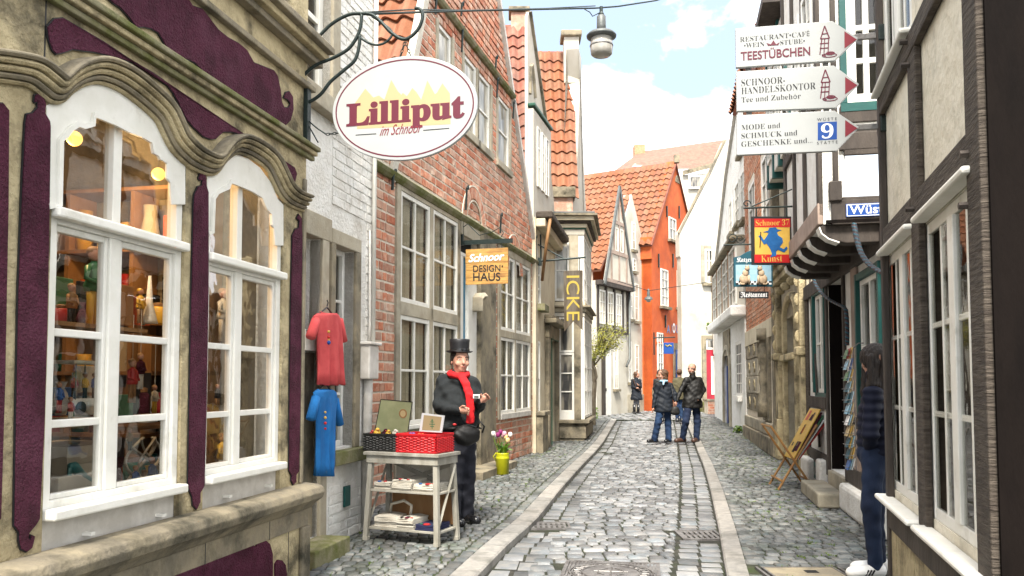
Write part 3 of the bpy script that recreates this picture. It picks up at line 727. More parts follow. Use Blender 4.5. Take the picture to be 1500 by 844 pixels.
Cc = [(48, 150), (49, 140), (55, 137), (61, 142), (64, 152), (63, 166), (70, 178), (71, 186), (69, 330), (66, 480), (62, 620), (55, 760), (50, 768), (40, 780), (38, 788), (42, 792), (43, 784), (48, 786), (44, 802), (36, 808), (29, 804), (26, 792), (26, 780), (19, 770), (20, 690), (25, 422), (31, 260), (35, 180), (37, 168), (46, 166), (53, 158), (53, 149)]
D = [(-60, 150), (2, 152), (10, 162), (9, 300), (4, 560), (-2, 760), (-60, 790)]
E_ = [(289, 262), (292, 253), (297, 253), (300, 262), (300, 272), (303, 282), (303, 422), (300, 600), (297, 712), (291, 722), (291, 735), (286, 746), (281, 740), (280, 728), (274, 714), (275, 640), (279, 422), (282, 300), (283, 286), (288, 274), (294, 272), (295, 264), (291, 264)]
F_ = [(433, 320), (436, 314), (440, 320), (440, 332), (441, 345), (440, 422), (438, 600), (436, 690), (432, 696), (432, 706), (428, 710), (425, 704), (426, 697), (422, 690), (423, 560), (425, 422), (427, 345), (431, 336), (436, 334), (437, 324)]
G = [(215, 852), (229, 836), (240, 836), (249, 841), (256, 834), (264, 827), (282, 818), (302, 821), (305, 815), (317, 819), (324, 811), (331, 803), (345, 797), (352, 799), (361, 803), (368, 798), (374, 801), (376, 794), (387, 791), (394, 797), (398, 812), (398, 900), (200, 1000)]
G2 = [(402, 900), (402, 826), (406, 820), (412, 821), (417, 828), (419, 842), (419, 880)]
for P_ in (A, B, Cc, D, E_, F_): spanel(P_)
for P_ in (G, G2):
    M(F0).prism(F0.poly(P_, .034), .031, .043).build('stucco_panel', 'purple', T, T)
# pilaster edges
for x0, x1 in ((14, 24), (262, 276), (306, 301), (418, 422)): pass
for px, w, zt in ((30, .035, 3.3), (448, .04, 2.9)):
    s_ = q0(px, 500)[0] if px != 448 else c0 - .02
    M(F0).box(s_ - w - .19 if px == 30 else s_ - w, s_ - .19 if px == 30 else s_, .001, .022, ZS + .09, zt).build('pilaster_edge', 'sandpale' if px == 30 else 'sandgrey', T, T, bevel=.006)
# display windows
def display(w, board, xmid, glassrows, xcols, ztr, lab):
    a0, a1, z0, z1 = w; n = -.075; fw = .055; zt = ztr; m = M(F0)
    e = .003; xm = xmid
    z0f = z0 + .18
    m.box(a0 + .002, a0 + fw, n, n + .06, z0f, z1); m.box(a1 - fw, a1 - .002, n, n + .06, z0f, z1)
    m.box(a0 + fw, a1 - fw, n, n + .057, z0f, z0f + .05); m.box(xm - .04, xm + .04, n, n + .056, z0f + .05, zt - .04); m.box(xm - .03, xm + .03, n, n + .054, zt + .04, z1 - .001)
    m.box(a0 + fw, a1 - fw, n, n + .058, zt - .04, zt + .04)
    cols = [(a0 + fw, xm - .04), (xm + .04, a1 - fw)]
    for (c0_, c1_) in cols:
        m.box(c0_, c0_ + .025, n + .002, n + .042, z0f + .05, zt - .04); m.box(c1_ - .025, c1_, n + .002, n + .042, z0f + .05, zt - .04)
        m.box(c0_ + .025, c1_ - .025, n + .002, n + .041, z0f + .05, z0f + .075); m.box(c0_ + .025, c1_ - .025, n + .002, n + .041, zt - .07, zt - .04)
        for z in glassrows: m.box(c0_ + .025, c1_ - .025, n + .004, n + .038, z - .018, z + .018)
    fr = m.build('window_frame', 'white', T, T, bevel=.005)
    M(F0).box(a0 - .0, a1 + .0, n + .062, n + .115, zt - .02, zt + .028).build('transom', 'white', fr, T, bevel=.01)
    M(F0).box(a0 + .002, a1 - .002, n + .062, n + .135, z0f - .03, z0f + .018).build('sill', 'white', fr, T, bevel=.01)
    M(F0).box(a0 + .002, a1 - .002, n, n + .045, z0 + .001, z0f - .031).build('apron_panel', 'zinc', fr, T, bevel=.004)
    for k in (.3, .85):
        s_ = a0 + (a1 - a0) * k; M(F0).box(s_ - .015, s_ + .015, n + .045, n + .09, z0 + .04, z0 + .055).build('drip_spout', 'white', fr, T)
    zz = [z0f + .05] + list(glassrows) + [zt - .04]
    for (c0_, c1_) in cols:
        for za, zb in zip(zz, zz[1:]): M(F0).box(c0_ + .01, c1_ - .01, n + .02, n + .024, za, zb).build('pane', 'glassshop', fr, T)
        M(F0).box(c0_ - .02, c1_ + .02, n + .02, n + .024, zt + .03, z1 - .02).build('pane', 'glassshop', fr, T)
    b_ = M(F0).prism(F0.poly(board, n + .07), n + .0635, n + .078).build('arched_head', 'white', fr, T, bevel=.004)
    P = F0.poly(board, n + .07); nb = len(board) // 2
    M(F0).sweep(P[nb:], [(n + .078, -.004), (n + .095, -.004), (n + .095, .02), (n + .078, .02)]).build('head_moulding', 'white', fr, T)
    return fr
q1 = lambda y, x=120: q0(x, y, -.05)[1]
# lower edge of the head boards follows the stepped arch
b1 = [(66, 155), (80, 146), (95, 130), (118, 116), (140, 112), (168, 118), (200, 136), (226, 160), (240, 184), (254, 204), (270, 220), (270, 300)] + \
     [(250, 300), (248, 268), (243, 262), (243, 240), (232, 232), (228, 224), (222, 222), (219, 206), (205, 197), (187, 190), (163, 178), (133, 166), (130, 180), (118, 183), (108, 180), (98, 186), (90, 196), (82, 205), (80, 300), (66, 300)]
b2 = [(302, 255), (312, 244), (322, 244), (330, 236), (336, 228), (344, 226), (362, 232), (380, 246), (396, 268), (406, 292), (414, 300), (414, 360)] + \
     [(402, 360), (400, 334), (396, 330), (395, 312), (388, 304), (385, 298), (380, 286), (366, 277), (350, 270), (334, 264), (330, 273), (322, 276), (314, 280), (308, 290), (306, 340), (301, 340)]
tr1 = (q0(80, 312)[1] + q0(262, 362)[1]) / 2; tr2 = (q0(305, 378)[1] + q0(410, 404)[1]) / 2
g1 = [(q0(77, 484)[1] + q0(242, 500)[1]) / 2, (q0(75, 624)[1] + q0(242, 610)[1]) / 2]
g2 = [(q0(302, 506)[1] + q0(396, 512)[1]) / 2, (q0(302, 609)[1] + q0(396, 603)[1]) / 2]
display(w1, b1, q0(172, 500)[0], g1[::-1], None, tr1, '')
display(w2, b2, q0(353, 500)[0], g2[::-1], None, tr2, '')
# things in the display
MT['bulb'] = mat('warm_bulb', (1, .50, .10), emit=.75)
for i, (px, py, n_, s_) in enumerate(((109, 203, -.45, 'behind the left light of the first shop window'), (232, 255, -.5, 'behind the right light of the first shop window'), (338, 296, -.45, 'behind the left light of the second shop window'), (380, 303, -.6, 'behind the right light of the second shop window'))):
    p = F0.P(*[(lambda a: a)(F0.q(px, py, n_))[0]], n_, F0.q(px, py, n_)[1])
    t = thing('pendant_lamp', 'glowing round lamp ' + s_, 'lamp', p, 0, 'round lamps in the shop windows')
    M().sphere(p, .04, 14, 10).build('bulb', 'bulb', t, t, smooth=True)
    M().tube([p + (0, 0, .04), p + (0, 0, .4)], .006, 6).build('cord', 'black', t, t)
    l = bpy.data.lights.new('lamp_light', 'POINT'); l.energy = 9; l.color = (1, .62, .28); l.shadow_soft_size = .05
    lo = bpy.data.objects.new('lamp_light', l); COL.objects.link(lo); lo.location = (p + F0.b * -.12 + np.array((0, 0, -.1))).tolist()
MT['toyred'] = mat('red_lacquer', (0.36, 0.024, 0.024), rough=.4); MT['toyyellow'] = mat('yellow_lacquer', (0.6, 0.36, 0.04), rough=.4); MT['toyblue'] = mat('blue_lacquer', (0.016, 0.096, 0.32), rough=.4)
MT['toygreen'] = mat('green_lacquer', (.04, .16, .08), rough=.4); MT['skin'] = mat('skin', (0.446, 0.245, 0.169), (0.396, 0.194, 0.137), 14, .55, .2, 80); MT['cardboard'] = mat('pale_card', (0.496, 0.448, 0.352), (0.432, 0.376, 0.288), 4, .7)
MT['wood'] = mat('oiled_wood', (0.24, 0.12, 0.048), (0.304, 0.168, 0.072), 9, .6, .3, 40, stretch=(1, 1, .3)); MT['tealshoe'] = mat('teal_leather', (.01, .18, .18), rough=.35); MT['linen'] = mat('linen_cloth', (0.528, 0.496, 0.424), (0.464, 0.424, 0.352), 12, .9, .5, 90)
def place(px, py, n_): a, z = F0.q(px, py, n_); return F0.P(a, n_, z), a, z
# shelf board and stepped pedestal
t = thing('display_shelf', 'glass and wood shelf across the first shop window', 'shelf', place(150, 617, -.35)[0])
a_, z_ = F0.q(150, 612, -.35); M(F0).box(w1[0] + .05, w1[1] - .05, -.62, -.16, z_ - .02, z_).build('shelf_board', 'zinc', t, t)
t2 = thing('display_shelf', 'upper wooden shelf across the first shop window', 'shelf', place(150, 480, -.35)[0]); a2_, z2_ = F0.q(150, 481, -.35)
M(F0).box(w1[0] + .05, w1[1] - .05, -.60, -.18, z2_ - .02, z2_).build('shelf_board', 'wood', t2, t2)
t = thing('stepped_pedestal', 'cream stepped pedestal carrying a shoe in the first shop window', 'pedestal', F0.P(w1[0] + .2, -.3, z0_ if False else ZS))
for k, (x0, x1, y0, y1) in enumerate(((75, 150, 700, 752), (100, 151, 680, 720), (84, 150, 655, 690), (77, 100, 720, 752), (82, 150, 652, 670))):
    a0, a1, zb, zt = F0.r(x0, y0, x1, y1, -.3 - .04 * k); M(F0).box(a0, a1, -.55 - .04 * k, -.26 - .03 * k, zb, zt).build('step', 'cardboard', t, t, bevel=.003)
def shoe(p, m, lab, s=1.0):
    t = thing('high_heel_shoe', lab, 'shoe', p); p = np.array(p); ax = F0.a * s
    mm = M(); pts = [p + ax * .10 + (0, 0, .012 * s), p + ax * .06 + (0, 0, .018 * s), p + (0, 0, .05 * s), p - ax * .05 + (0, 0, .095 * s), p - ax * .075 + (0, 0, .10 * s)]
    mm.tube(pts, [.010 * s, .022 * s, .022 * s, .024 * s, .012 * s], 8); mm.build('upper', m, t, t, smooth=True)
    M().tube([p - ax * .07 + (0, 0, .09 * s), p - ax * .078 + (0, 0, 0)], [.012 * s, .005 * s], 6).build('heel', m, t, t)
shoe(place(118, 712, -.28)[0], 'tealshoe', 'teal high heeled shoe on the cream pedestal', 1.1)
shoe(place(116, 690, -.36)[0], 'toyyellow', 'ochre high heeled shoe behind the teal one', 1.0)
shoe(place(95, 750, -.22)[0], 'wood', 'brown shoe at the foot of the cream pedestal', .8)
def doll(p, h, cols, lab, cat='figurine', grp=None, parts=True, hat=None):
    "a small standing figure: lathe-like body, arms, legs, head"
    p = np.array(p); t = thing('figurine', lab, cat, p, 0, grp)
    mm = M(); 
    for s_ in (-1, 1): mm.tube([p + F0.a * s_ * h * .07, p + F0.a * s_ * h * .055 + (0, 0, h * .3), p + F0.a * s_ * h * .05 + (0, 0, h * .5)], [h * .045, h * .05, h * .07], 7)
    mm.build('leg', cols[1], t, t, smooth=True)
    mm = M(); mm.lathe([(h * .12, h * .42), (h * .13, h * .5), (h * .09, h * .6), (h * .12, h * .74), (h * .05, h * .8), (h * .03, h * .84)], p, 10)
    for s_ in (-1, 1): mm.tube([p + F0.a * s_ * h * .11 + (0, 0, h * .74), p + F0.a * s_ * h * .17 + F0.b * h * .02 + (0, 0, h * .58), p + F0.a * s_ * h * .08 + F0.b * h * .12 + (0, 0, h * .52)], [h * .045, h * .035, h * .025], 6)
    mm.build('torso', cols[0], t, t, smooth=True)
    M().sphere(p + (0, 0, h * .91), h * .085, 10, 8, (1, 1, 1.15)).build('head', 'skin', t, t, smooth=True)
    M().sphere(p + (0, 0, h * .95) - F0.b * h * .02, h * .09, 10, 7, (1, 1, .8)).build('hair' if not hat else 'hat', hat or 'wood', t, t, smooth=True)
    return t
doll(place(136, 475, -.3)[0], .40, ('toygreen', 'toyyellow'), 'tall painted wooden doll in green and yellow on the upper shelf')
doll(place(104, 478, -.4)[0], .22, ('wood', 'black'), 'small dark figurine to the left of the tall doll')
doll(place(205, 474, -.35)[0], .2, ('toyyellow', 'wood'), 'ochre figurine beside the white cone on the upper shelf', hat='toyyellow')
t = thing('ornament_cone', 'slim white cone ornament on the upper shelf', 'ornament', place(218, 474, -.35)[0]); M().lathe([(.05, 0), (.045, .02), (.02, .12), (.008, .28)], place(218, 474, -.35)[0], 12).build('cone', 'white', t, t, smooth=True)
# toy golf buggy
p, a_, z_ = place(122, 605, -.33); t = thing('toy_buggy', 'white toy golf buggy with a canopy and small passengers', 'toy car', p)
M(F0).box(a_ - .17, a_ + .15, -.42, -.26, z_ + .035, z_ + .075).build('body', 'white', t, t, bevel=.01)
M(F0).box(a_ - .16, a_ + .13, -.42, -.26, z_ + .25, z_ + .268).build('canopy', 'linen', t, t, bevel=.006)
for dx in (-.14, .11):
    for n_ in (-.415, -.265): M().tube([F0.P(a_ + dx, n_, z_ + .07), F0.P(a_ + dx, n_, z_ + .25)], .004, 5).build('post', 'steel', t, t)
for dx in (-.11, .09):
    for n_ in (-.42, -.26): M().tube([F0.P(a_ + dx, n_ - .01, z_ + .03), F0.P(a_ + dx, n_ + .01, z_ + .03)], .032, 12).build('wheel', 'black', t, t)
for i, (dx, c_) in enumerate(((-.06, 'toyred'), (.02, 'toyyellow'), (.09, 'toyblue'))): doll(F0.P(a_ + dx, -.34, z_ + .075), .13, (c_, 'black'), ('red', 'yellow', 'blue')[i] + ' toy passenger riding in the white buggy', grp=None)
doll(place(86, 605, -.3)[0], .15, ('toyblue', 'toyred'), 'small blue and red figurine in front of the toy buggy')
doll(place(103, 618, -.25)[0], .12, ('toyred', 'white'), 'tiny red figurine near the wheels of the toy buggy')
cols_ = ['toyred', 'toyblue', 'toyyellow', 'toygreen', 'linen', 'wood', 'purple', 'cardboard', 'tealshoe', 'black', 'whiteprint', 'orange']; cn_ = ['red', 'blue', 'yellow', 'green', 'cream', 'brown', 'purple', 'straw coloured', 'teal', 'black', 'white', 'orange']
for k, (px0, px1, py, pn, n_) in enumerate(((80, 150, 478, 'second row, left pane of the first window', -.5), (186, 238, 476, 'second row, right pane of the first window', -.5), (80, 150, 608, 'third row, left pane of the first window', -.55), (186, 238, 612, 'third row, right pane of the first window', -.5), (186, 238, 728, 'bottom right pane of the first window', -.5), (304, 342, 500, 'second row, left pane of the second window', -.6), (362, 394, 505, 'second row, right pane of the second window', -.6), (304, 342, 705, 'bottom left pane of the second window', -.55), (362, 394, 690, 'bottom right pane of the second window', -.6), (362, 394, 600, 'third row, right pane of the second window', -.6))):
    for j in range(4):
        px = px0 + (px1 - px0) * (j + .5) / 4; p = place(px, py, n_ - .06 * (j % 2))[0]; ci = (k * 5 + j * 3) % 12; kd = ('jar', 'carton', 'vase', 'carton')[(j + k) % 4]; h_ = R.uniform(.12, .30); c_ = cols_[ci]
        t = thing(kd, cn_[ci] + ' ' + {'jar': 'lidded jar', 'carton': 'upright carton', 'vase': 'slender vase'}[kd] + ' in the ' + pn, kd, p, 0, 'goods crowding the shop windows')
        if kd == 'carton': M(F0).box(*(lambda s_: (s_ - .06, s_ + .07))(F0.q(px, py, n_)[0]), n_ - .09, n_ - .04 - .02 * (j % 2), p[2], p[2] + h_).build('box', c_, t, t, bevel=.003)
        elif kd == 'jar': M().lathe([(.045, 0), (.05, h_ * .1), (.05, h_ * .7), (.035, h_ * .78)], p, 12).build('jar_body', c_, t, t, smooth=True); M().lathe([(.038, h_ * .78), (.038, h_ * .9), (.01, h_ * .95)], p, 12).build('lid', 'wood', t, t)
        else: M().lathe([(.025, 0), (.045, h_ * .3), (.03, h_ * .65), (.015, h_ * .8), (.03, h_)], p, 12).build('vase_body', c_, t, t, smooth=True)
for k, (zz_, w_) in enumerate(((610, w2), (504, w2))):
    a_, z_ = F0.q(350, zz_, -.6); t = thing('display_shelf', ('lower', 'upper')[k] + ' plank shelf right across the second shop window', 'shelf', F0.P(w_[0] + .4, -.6, z_)); M(F0).box(w_[0] + .05, w_[1] - .05, -.75, -.5, z_ - .03, z_ - .008).build('shelf_board', 'wood', t, t)
ORD = 'first second third fourth fifth sixth seventh eighth ninth'.split()
def cabinet(nm, lab, s0, s1, n0, n1, along):
    T = thing('shelf_cabinet', lab, 'cabinet', F0.P(s0, n0, ZS)); zz = [ZS + .02 + .42 * k for k in range(6)]
    for z in zz: M(F0).box(s0, s1, n0, n1, z, z + .025).build('shelf_board', 'wood', T, T)
    for e in range(4):
        if along == 's': x = s0 + (s1 - s0 - .03) * e / 3; M(F0).box(x, x + .03, n0 + .004, n1 - .02, ZS + .03, zz[-1]).build('upright', 'wood', T, T)
        else: y = n0 + (n1 - n0 - .03) * e / 3; M(F0).box(s0 + .02, s1, y, y + .03, ZS + .03, zz[-1]).build('upright', 'wood', T, T)
    for z in zz[:-1]:
        for j in range(9):
            u = (j + .5 + R.uniform(-.15, .15)) / 9; i = R.randrange(12); h_ = R.uniform(.10, .32); a, n_ = (s0 + (s1 - s0) * u, n1 - .12) if along == 's' else (s0 + .12, n0 + (n1 - n0) * u); p = F0.P(a, n_, z + .026); round_ = R.random() < .5
            t = thing('jar' if round_ else 'carton', cn_[i] + (' jar, ' if round_ else ' carton, ') + ORD[j] + ' along the ' + ORD[zz.index(z)] + ' shelf of the ' + nm, 'jar' if round_ else 'carton', p, 0, 'goods on the ' + nm)
            if round_: M().lathe([(.05, 0), (.065, h_ * .4), (.045, h_ * .75), (.05, h_)], p, 10).build('jar_body', cols_[i], t, t, smooth=True)
            else: M(F0).box(a - .06, a + .06, n_ - .05, n_ + .05, p[2], p[2] + h_).build('box', cols_[i], t, t)
cabinet('far end cabinet', 'tall plank cabinet of goods at the far end of the shop', c0 - .65, c0 - .36, -2.0, -.45, 'n')
cabinet('back wall cabinet', 'long plank cabinet of goods along the back of the shop', 1.3, c0 - .8, -2.15, -1.85, 's')
# hanging puppets and wire sculpture in the right light
for i, (px, py, h, c_, nm) in enumerate(((193, 590, .24, ('toyred', 'wood'), 'red'), (205, 570, .2, ('purple', 'white'), 'purple'), (226, 605, .16, ('linen', 'toyyellow'), 'cream'))):
    pp = place(px, py, -.3)[0]; tt = doll(pp, h, c_, nm + ' string puppet hanging in the right half of the first window', 'puppet'); M().tube([pp + (0, 0, h), pp + (0, 0, h + .25)], .002, 4).build('string', 'linen', tt, tt)
for i, (px, py, nm) in enumerate(((212, 690, 'first shop window'),)):
    t = thing('wire_sculpture', 'tangled pale wire and figure sculpture low in the right half of the first window', 'sculpture', place(px, 730, -.35)[0]); m = M(); p = place(px, py, -.35)[0]
    for k in range(9):
        pts = [p + F0.a * .13 * math.sin(k * 2.1 + u * 4.5) * (1 - .2 * u) + F0.b * .05 * math.cos(k + 3 * u) + np.array((0, 0, -.14 + .33 * u)) for u in [j / 12 for j in range(13)]]; m.tube(pts, .007, 5)
    m.build('wires', 'linen', t, t)
for i, (px, py, h, c_, nm) in enumerate(((198, 725, .16, ('toyblue', 'black'), 'dark blue'), (222, 722, .2, ('toyblue', 'purple'), 'tall blue'), (190, 660, .12, ('wood', 'black'), 'brown'))): doll(place(px, py, -.28)[0], h, c_, nm + ' figurine in front of the wire sculpture')
# second window: wooden easel frames, figures, yellow bag
t = thing('wooden_stand', 'crossed wooden stand in the second shop window', 'stand', F0.P(w2[0] + .35, -.5, ZS)); 
for p_, q_ in (((308, 560), (332, 470)), ((340, 640), (315, 480)), ((370, 690), (392, 440)), ((372, 440), (376, 690))): bar(M(F0), F0, F0.q(*p_, -.5), F0.q(*q_, -.5), .04, -.52, -.49).build('slat', 'wood', t, t)
for i, (px, py, h, c_, nm) in enumerate(((326, 500, .36, ('linen', 'cardboard'), 'large pale carved'), (378, 490, .3, ('wood', 'linen'), 'brown carved'), (318, 598, .16, ('black', 'wood'), 'small black'), (325, 700, .3, ('toyyellow', 'linen'), 'yellow draped'), (310, 712, .12, ('toyred', 'toyred'), 'tiny red'))): doll(place(px, py, -.38)[0], h, c_, nm + ' figurine in the second shop window')
t = thing('display_shelf', 'narrow wooden shelf in the second shop window', 'shelf', place(325, 602, -.4)[0]); a_, z_ = F0.q(325, 601, -.4); M(F0).box(w2[0] + .06, w2[0] + .3, -.5, -.25, z_ - .02, z_).build('shelf_board', 'wood', t, t)

# ================================================================ white painted brick house
F1 = Frame(-3.09 + .21 * 5.95, 5.95, .21, 1, -1); q = F1.q
e1 = F1.sx(543, 0, 500)
T = thing('white_house', 'whitewashed brick house with a narrow window beside the purple shop', 'house', F1.P(e1, 0, 0), F1.ang()); H1 = T
dr = (q(441, 600)[0], q(466, 600)[0], .12, q(455, 345)[1]); wn = (q(487, 500)[0], q(517, 500)[0], q(500, 655)[1], q(500, 362)[1]); uw = (q(415, 60)[0], q(484, 60)[0], q(484, 152)[1], 6.5)
m = M(F1); wall(m, [(-.02, -.02), (e1, -.02), (e1, 6.8), (-.02, 6.8)], [dr, wn, uw], -.35, 0); m.build('wall', 'whitewash', T, T)
M(F1).box(e1 - .35, e1 - .002, -4, -.351, -.02, 6.8).build('end_wall', 'whitewash', T, T)
hs_ = [dr, wn, uw, (wn[0] - .12, wn[1] + .2, wn[2] - .2, wn[3] + .2)]
bricks(T, F1, [(dr[1] + .22, 0), (e1 - .005, 0), (e1 - .005, 6.5), (dr[1] + .22, 6.5)], [(h[0] - .08, h[1] + .1, h[2] - .1, h[3] + .1) for h in hs_], 0, .25, .085, .012, 'whitewash', 220, 'painted_brick', .008)
window(T, F1, *wn, n=-.14, fw=.05, cols=2, rows=4, bw=.025, g='glass')
window(T, F1, *uw, n=-.12, fw=.08, cols=2, rows=4, bw=.05, g='glass')
for nm, (a0, a1, z0, z1), mt in (('window_surround', (wn[0] - .09, wn[0], wn[2] - .02, wn[3]), 'sandgrey'), ('window_surround', (wn[1], wn[1] + .12, wn[2] - .02, wn[3]), 'sandgrey'), ('window_surround', (wn[0] - .09, wn[1] + .12, wn[3], wn[3] + .13), 'sandpale'),
                             ('window_sill', (wn[0] - .12, wn[1] + .16, wn[2] - .14, wn[2] - .021), 'moss'), ('lintel_stone', (dr[0] - .1, dr[1] + .18, dr[3], dr[3] + .2), 'sandpale'), ('door_jamb', (dr[1], dr[1] + .13, .1, dr[3]), 'sandpale'),
                             ('window_surround', (uw[1], uw[1] + .16, uw[2], 6.5), 'sandpale'), ('window_sill', (uw[0], uw[1] + .22, uw[2] - .16, uw[2] - .001), 'sandpale')):
    M(F1).box(a0, a1, -.1, .03 if 'sill' not in nm else .10, z0, z1).build(nm, mt, T, T, bevel=.008)
zz = q(450, 505)[1]
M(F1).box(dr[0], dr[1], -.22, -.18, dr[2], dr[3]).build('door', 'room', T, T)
M(F1).box(dr[0], dr[1] + .14, -.05, .035, zz - .05, zz + .12).build('shelf_rail', 'zinc', T, T, bevel=.005)
M(F1).box(dr[0] - .1, dr[1], -.12, -.04, .1, zz - .06).build('door_infill', 'sandgrey', T, T)
M(F1).box(dr[0] - .3, dr[1] + .05, .0, .28, -.02, .13).build('door_step', 'moss', T, T, bevel=.01)
# roof of brick house seen above is built with that house
solo(M(F1).box(q(501, 700)[0], q(508, 700)[0] + .02, .012, .03, q(504, 742)[1], q(504, 712)[1]), 'wall_plaque', 'teal', 'small dark blue enamel plaque low on the white wall', 'plaque', bevel=.003)
# downpipe and its hopper box at the corner
t = thing('downpipe', 'pale painted downpipe with a square hopper at the corner of the brick house', 'downpipe', F1.P(e1 + .03, .03, 0))
bx0, bx1, bz0, bz1 = F1.r(532, 505, 556, 556, .06)
M(F1).box(bx0 + .02, bx0 + .26, -.02, .12, bz0, bz1).build('hopper', 'zinc', t, t, bevel=.015)
M(F1).box(bx0, bx0 + .29, -.03, .14, bz1 + .001, bz1 + .03).build('hopper_lid', 'zinc', t, t, bevel=.008)
M().tube([F1.P(bx0 + .16, .05, bz0 + .02), F1.P(bx0 + .16, .05, bz0 - .06), F1.P(bx0 + .14, .04, .05)], .045, 12).build('lower_pipe', 'zinc', t, t, smooth=True)
M().tube([F1.P(e1 - .04, .04, bz1 + .03), F1.P(e1 - .03, .04, 6.7)], .022, 8).build('upper_pipe', 'white', t, t, smooth=True)
M().tube([F1.P(e1 - .12, .03, bz1 + .03), F1.P(e1 - .10, .03, bz1 + .2), F1.P(e1 - .10, .02, 2.9)], .01, 6).build('cable', 'zinc', t, t, smooth=True)

# ================================================================ gabled brick house
F2 = Frame(-1.585 + .27 * (8.0 - 9.28), 8.0, .27, 1, -1); q = F2.q
L2 = F2.sx(784, 0, 640); ze = q(565, 235)[1] + .15
T = thing('brick_house', 'red brick gabled house with sandstone window bays and a blue door', 'house', F2.P(L2 / 2, 0, 0), F2.ang()); H2 = T
g0 = q(604, 85)[0] - .2; ap = None
vr = [q(727, 0), q(785, 395)]; sl = (vr[0][1] - vr[1][1]) / (vr[1][0] - vr[0][0]); vl = [q(624, 0), q(609, 80)]; sl2 = (vl[0][1] - vl[1][1]) / (vl[0][0] - vl[1][0])
# verges: z = z1 + sl*(sR - s)  and mirrored on the left
sm = (vr[1][0] * sl + vr[1][1] - vl[1][1] + vl[1][0] * sl2) / (sl + sl2); zap = vr[1][1] + sl * (vr[1][0] - sm)
sb = vl[1][0] - (vl[1][1] - ze) / sl2
gable = [(-.3, -.02), (L2, -.02), (L2, vr[1][1] + sl * (vr[1][0] - L2)), (sm, zap), (sb, ze), (-.3, ze)]
bay1 = (q(580, 500)[0], q(699, 500)[0], -.02, None); zstr = (q(576, 252)[1] + q(785, 391)[1]) / 2
wa, wb = F2.r(583.7, 276.6, 627, 454), F2.r(632, 306, 668, 464); wc, wd = F2.r(582.6, 460.5, 627, 619), F2.r(630.7, 471.4, 667, 612)
zt_ = zstr - .02
def zav(*p): return sum(q(*a)[1] for a in p) / len(p)
z_ut = zav((583.7, 276.6), (668, 328.5)); z_ub = zav((583.7, 440), (667, 462.6)); z_lt = zav((582.6, 460.5), (667, 478)); z_lb = zav((600, 624), (667, 612))
wins = []
sA = (q(583.7, 400)[0], q(627, 400)[0]); sB = (q(631.5, 400)[0], q(668, 400)[0]); sC = (q(731, 450)[0], q(752, 450)[0]); sD = (q(753.5, 450)[0], q(774.5, 450)[0])
z_ct = zav((774.7, 394)); z_cb = zav((731, 484), (773, 491)); z_dt = zav((730, 495), (772, 500)); z_db = zav((730, 607), (772, 601))
for s_, a, b, cur in ((sA, z_ub, z_ut, 0), (sB, z_ub, z_ut, 1), (sA, z_lb, z_lt, 0), (sB, z_lb, z_lt, 0), (sC, z_cb, z_ct, 1), (sD, z_cb, z_ct, 1), (sC, z_db, z_dt, 1), (sD, z_db, z_dt, 1)): wins.append((s_[0], s_[1], a, b, cur))
door = (q(671, 600)[0], q(699, 600)[0], -.02, q(676, 345)[1])
up = []
z_1t, z_1b = q(641, 18)[1], q(660, 92)[1] - .25
for x0, x1, ya, yb in ((641, 661, 18, 118), (679, 698, 73, 190), (700.5, 718, 103, 224), (729, 746, 140, 250)):
    up.append((q(x0, 100)[0], q(x1, 100)[0], q(x1, yb)[1], q(x0, ya)[1]))
zu = sum(u[3] for u in up[1:]) / 3; zl = (up[2][2] + up[3][2]) / 2
up = [(u[0], u[1], zl, zu) for u in up]
holes = [w[:4] for w in wins] + [door] + up
m = M(F2); wall(m, gable, holes, -.4, 0); m.build('wall', 'mortar', T, T)
M(F2).box(L2 - .4, L2 - .01, -6, -.401, -.02, 4.0).build('side_wall', 'brick', T, T)
# sandstone bay: strips around the windows
stone = lambda a0, a1, z0, z1, nm='stone_panel', mt='sandpale', n1=.035: M(F2).box(a0, a1, -.02, n1, z0, z1).build(nm, mt, T, T, bevel=.006)
x0 = q(577, 500)[0]; e = .004
bs = [x0, sA[0], sA[1], sB[0], sB[1], door[0]]
stone(x0, sA[0], 0, zt_ - .02); stone(sA[1], sB[0], z_lb, z_ut); stone(sB[1], door[0], 0, zt_ - .02, mt='sandgrey'); stone(sA[0] + e, sB[1] - e, z_ut, zt_ - .021); stone(sA[0] + e, sB[1] - e, z_lt, z_ub); stone(sA[0] + e, sB[1] - e, 0, z_lb - .05)
stone(sA[0] - .02, sB[1] + .02, z_lb - .05, z_lb - .002, 'window_sill', 'white', .09)
dj = q(722, 600)[0]; stone(door[1], dj, 0, zt_ - .02, 'door_pier', 'sandgrey', .06); stone(door[0], door[1], door[3], zt_ - .021, 'door_lintel', 'sandpale', .05)
x9 = q(728, 500)[0]; stone(x9, sC[0], z_db - .1, zt_ - .02); stone(sD[1], q(776, 500)[0], z_db - .1, zt_ - .02); stone(sC[1], sD[0], z_db, z_ct); stone(sC[0] + e, sD[1] - e, z_ct, zt_ - .021); stone(sC[0] + e, sD[1] - e, z_dt, z_cb); stone(sC[0], sD[1], z_db - .1, z_db - .002, 'window_sill', 'zinc', .05)
for w in wins: window(T, F2, *w[:4], n=-.02, fw=.055, cols=2, rows=2, bw=.03, dep=.045, curtain=True, g='glass')
for k, u in enumerate(up):
    window(T, F2, *u, n=-.06, fw=.06, cols=1 if k in (0, 1) else 1, rows=2, bw=.035, g='glasscream')
    for (a0, a1, z0_, z1_) in ((u[0] - .1, u[0], u[2], u[3]), (u[1], u[1] + .09, u[2], u[3])): stone(a0, a1, z0_, z1_, 'window_surround', 'sandpale', .022)
    stone(u[0] - .12, u[1] + .1, u[2] - .12, u[2] - .002, 'window_sill', 'sandpale', .05)
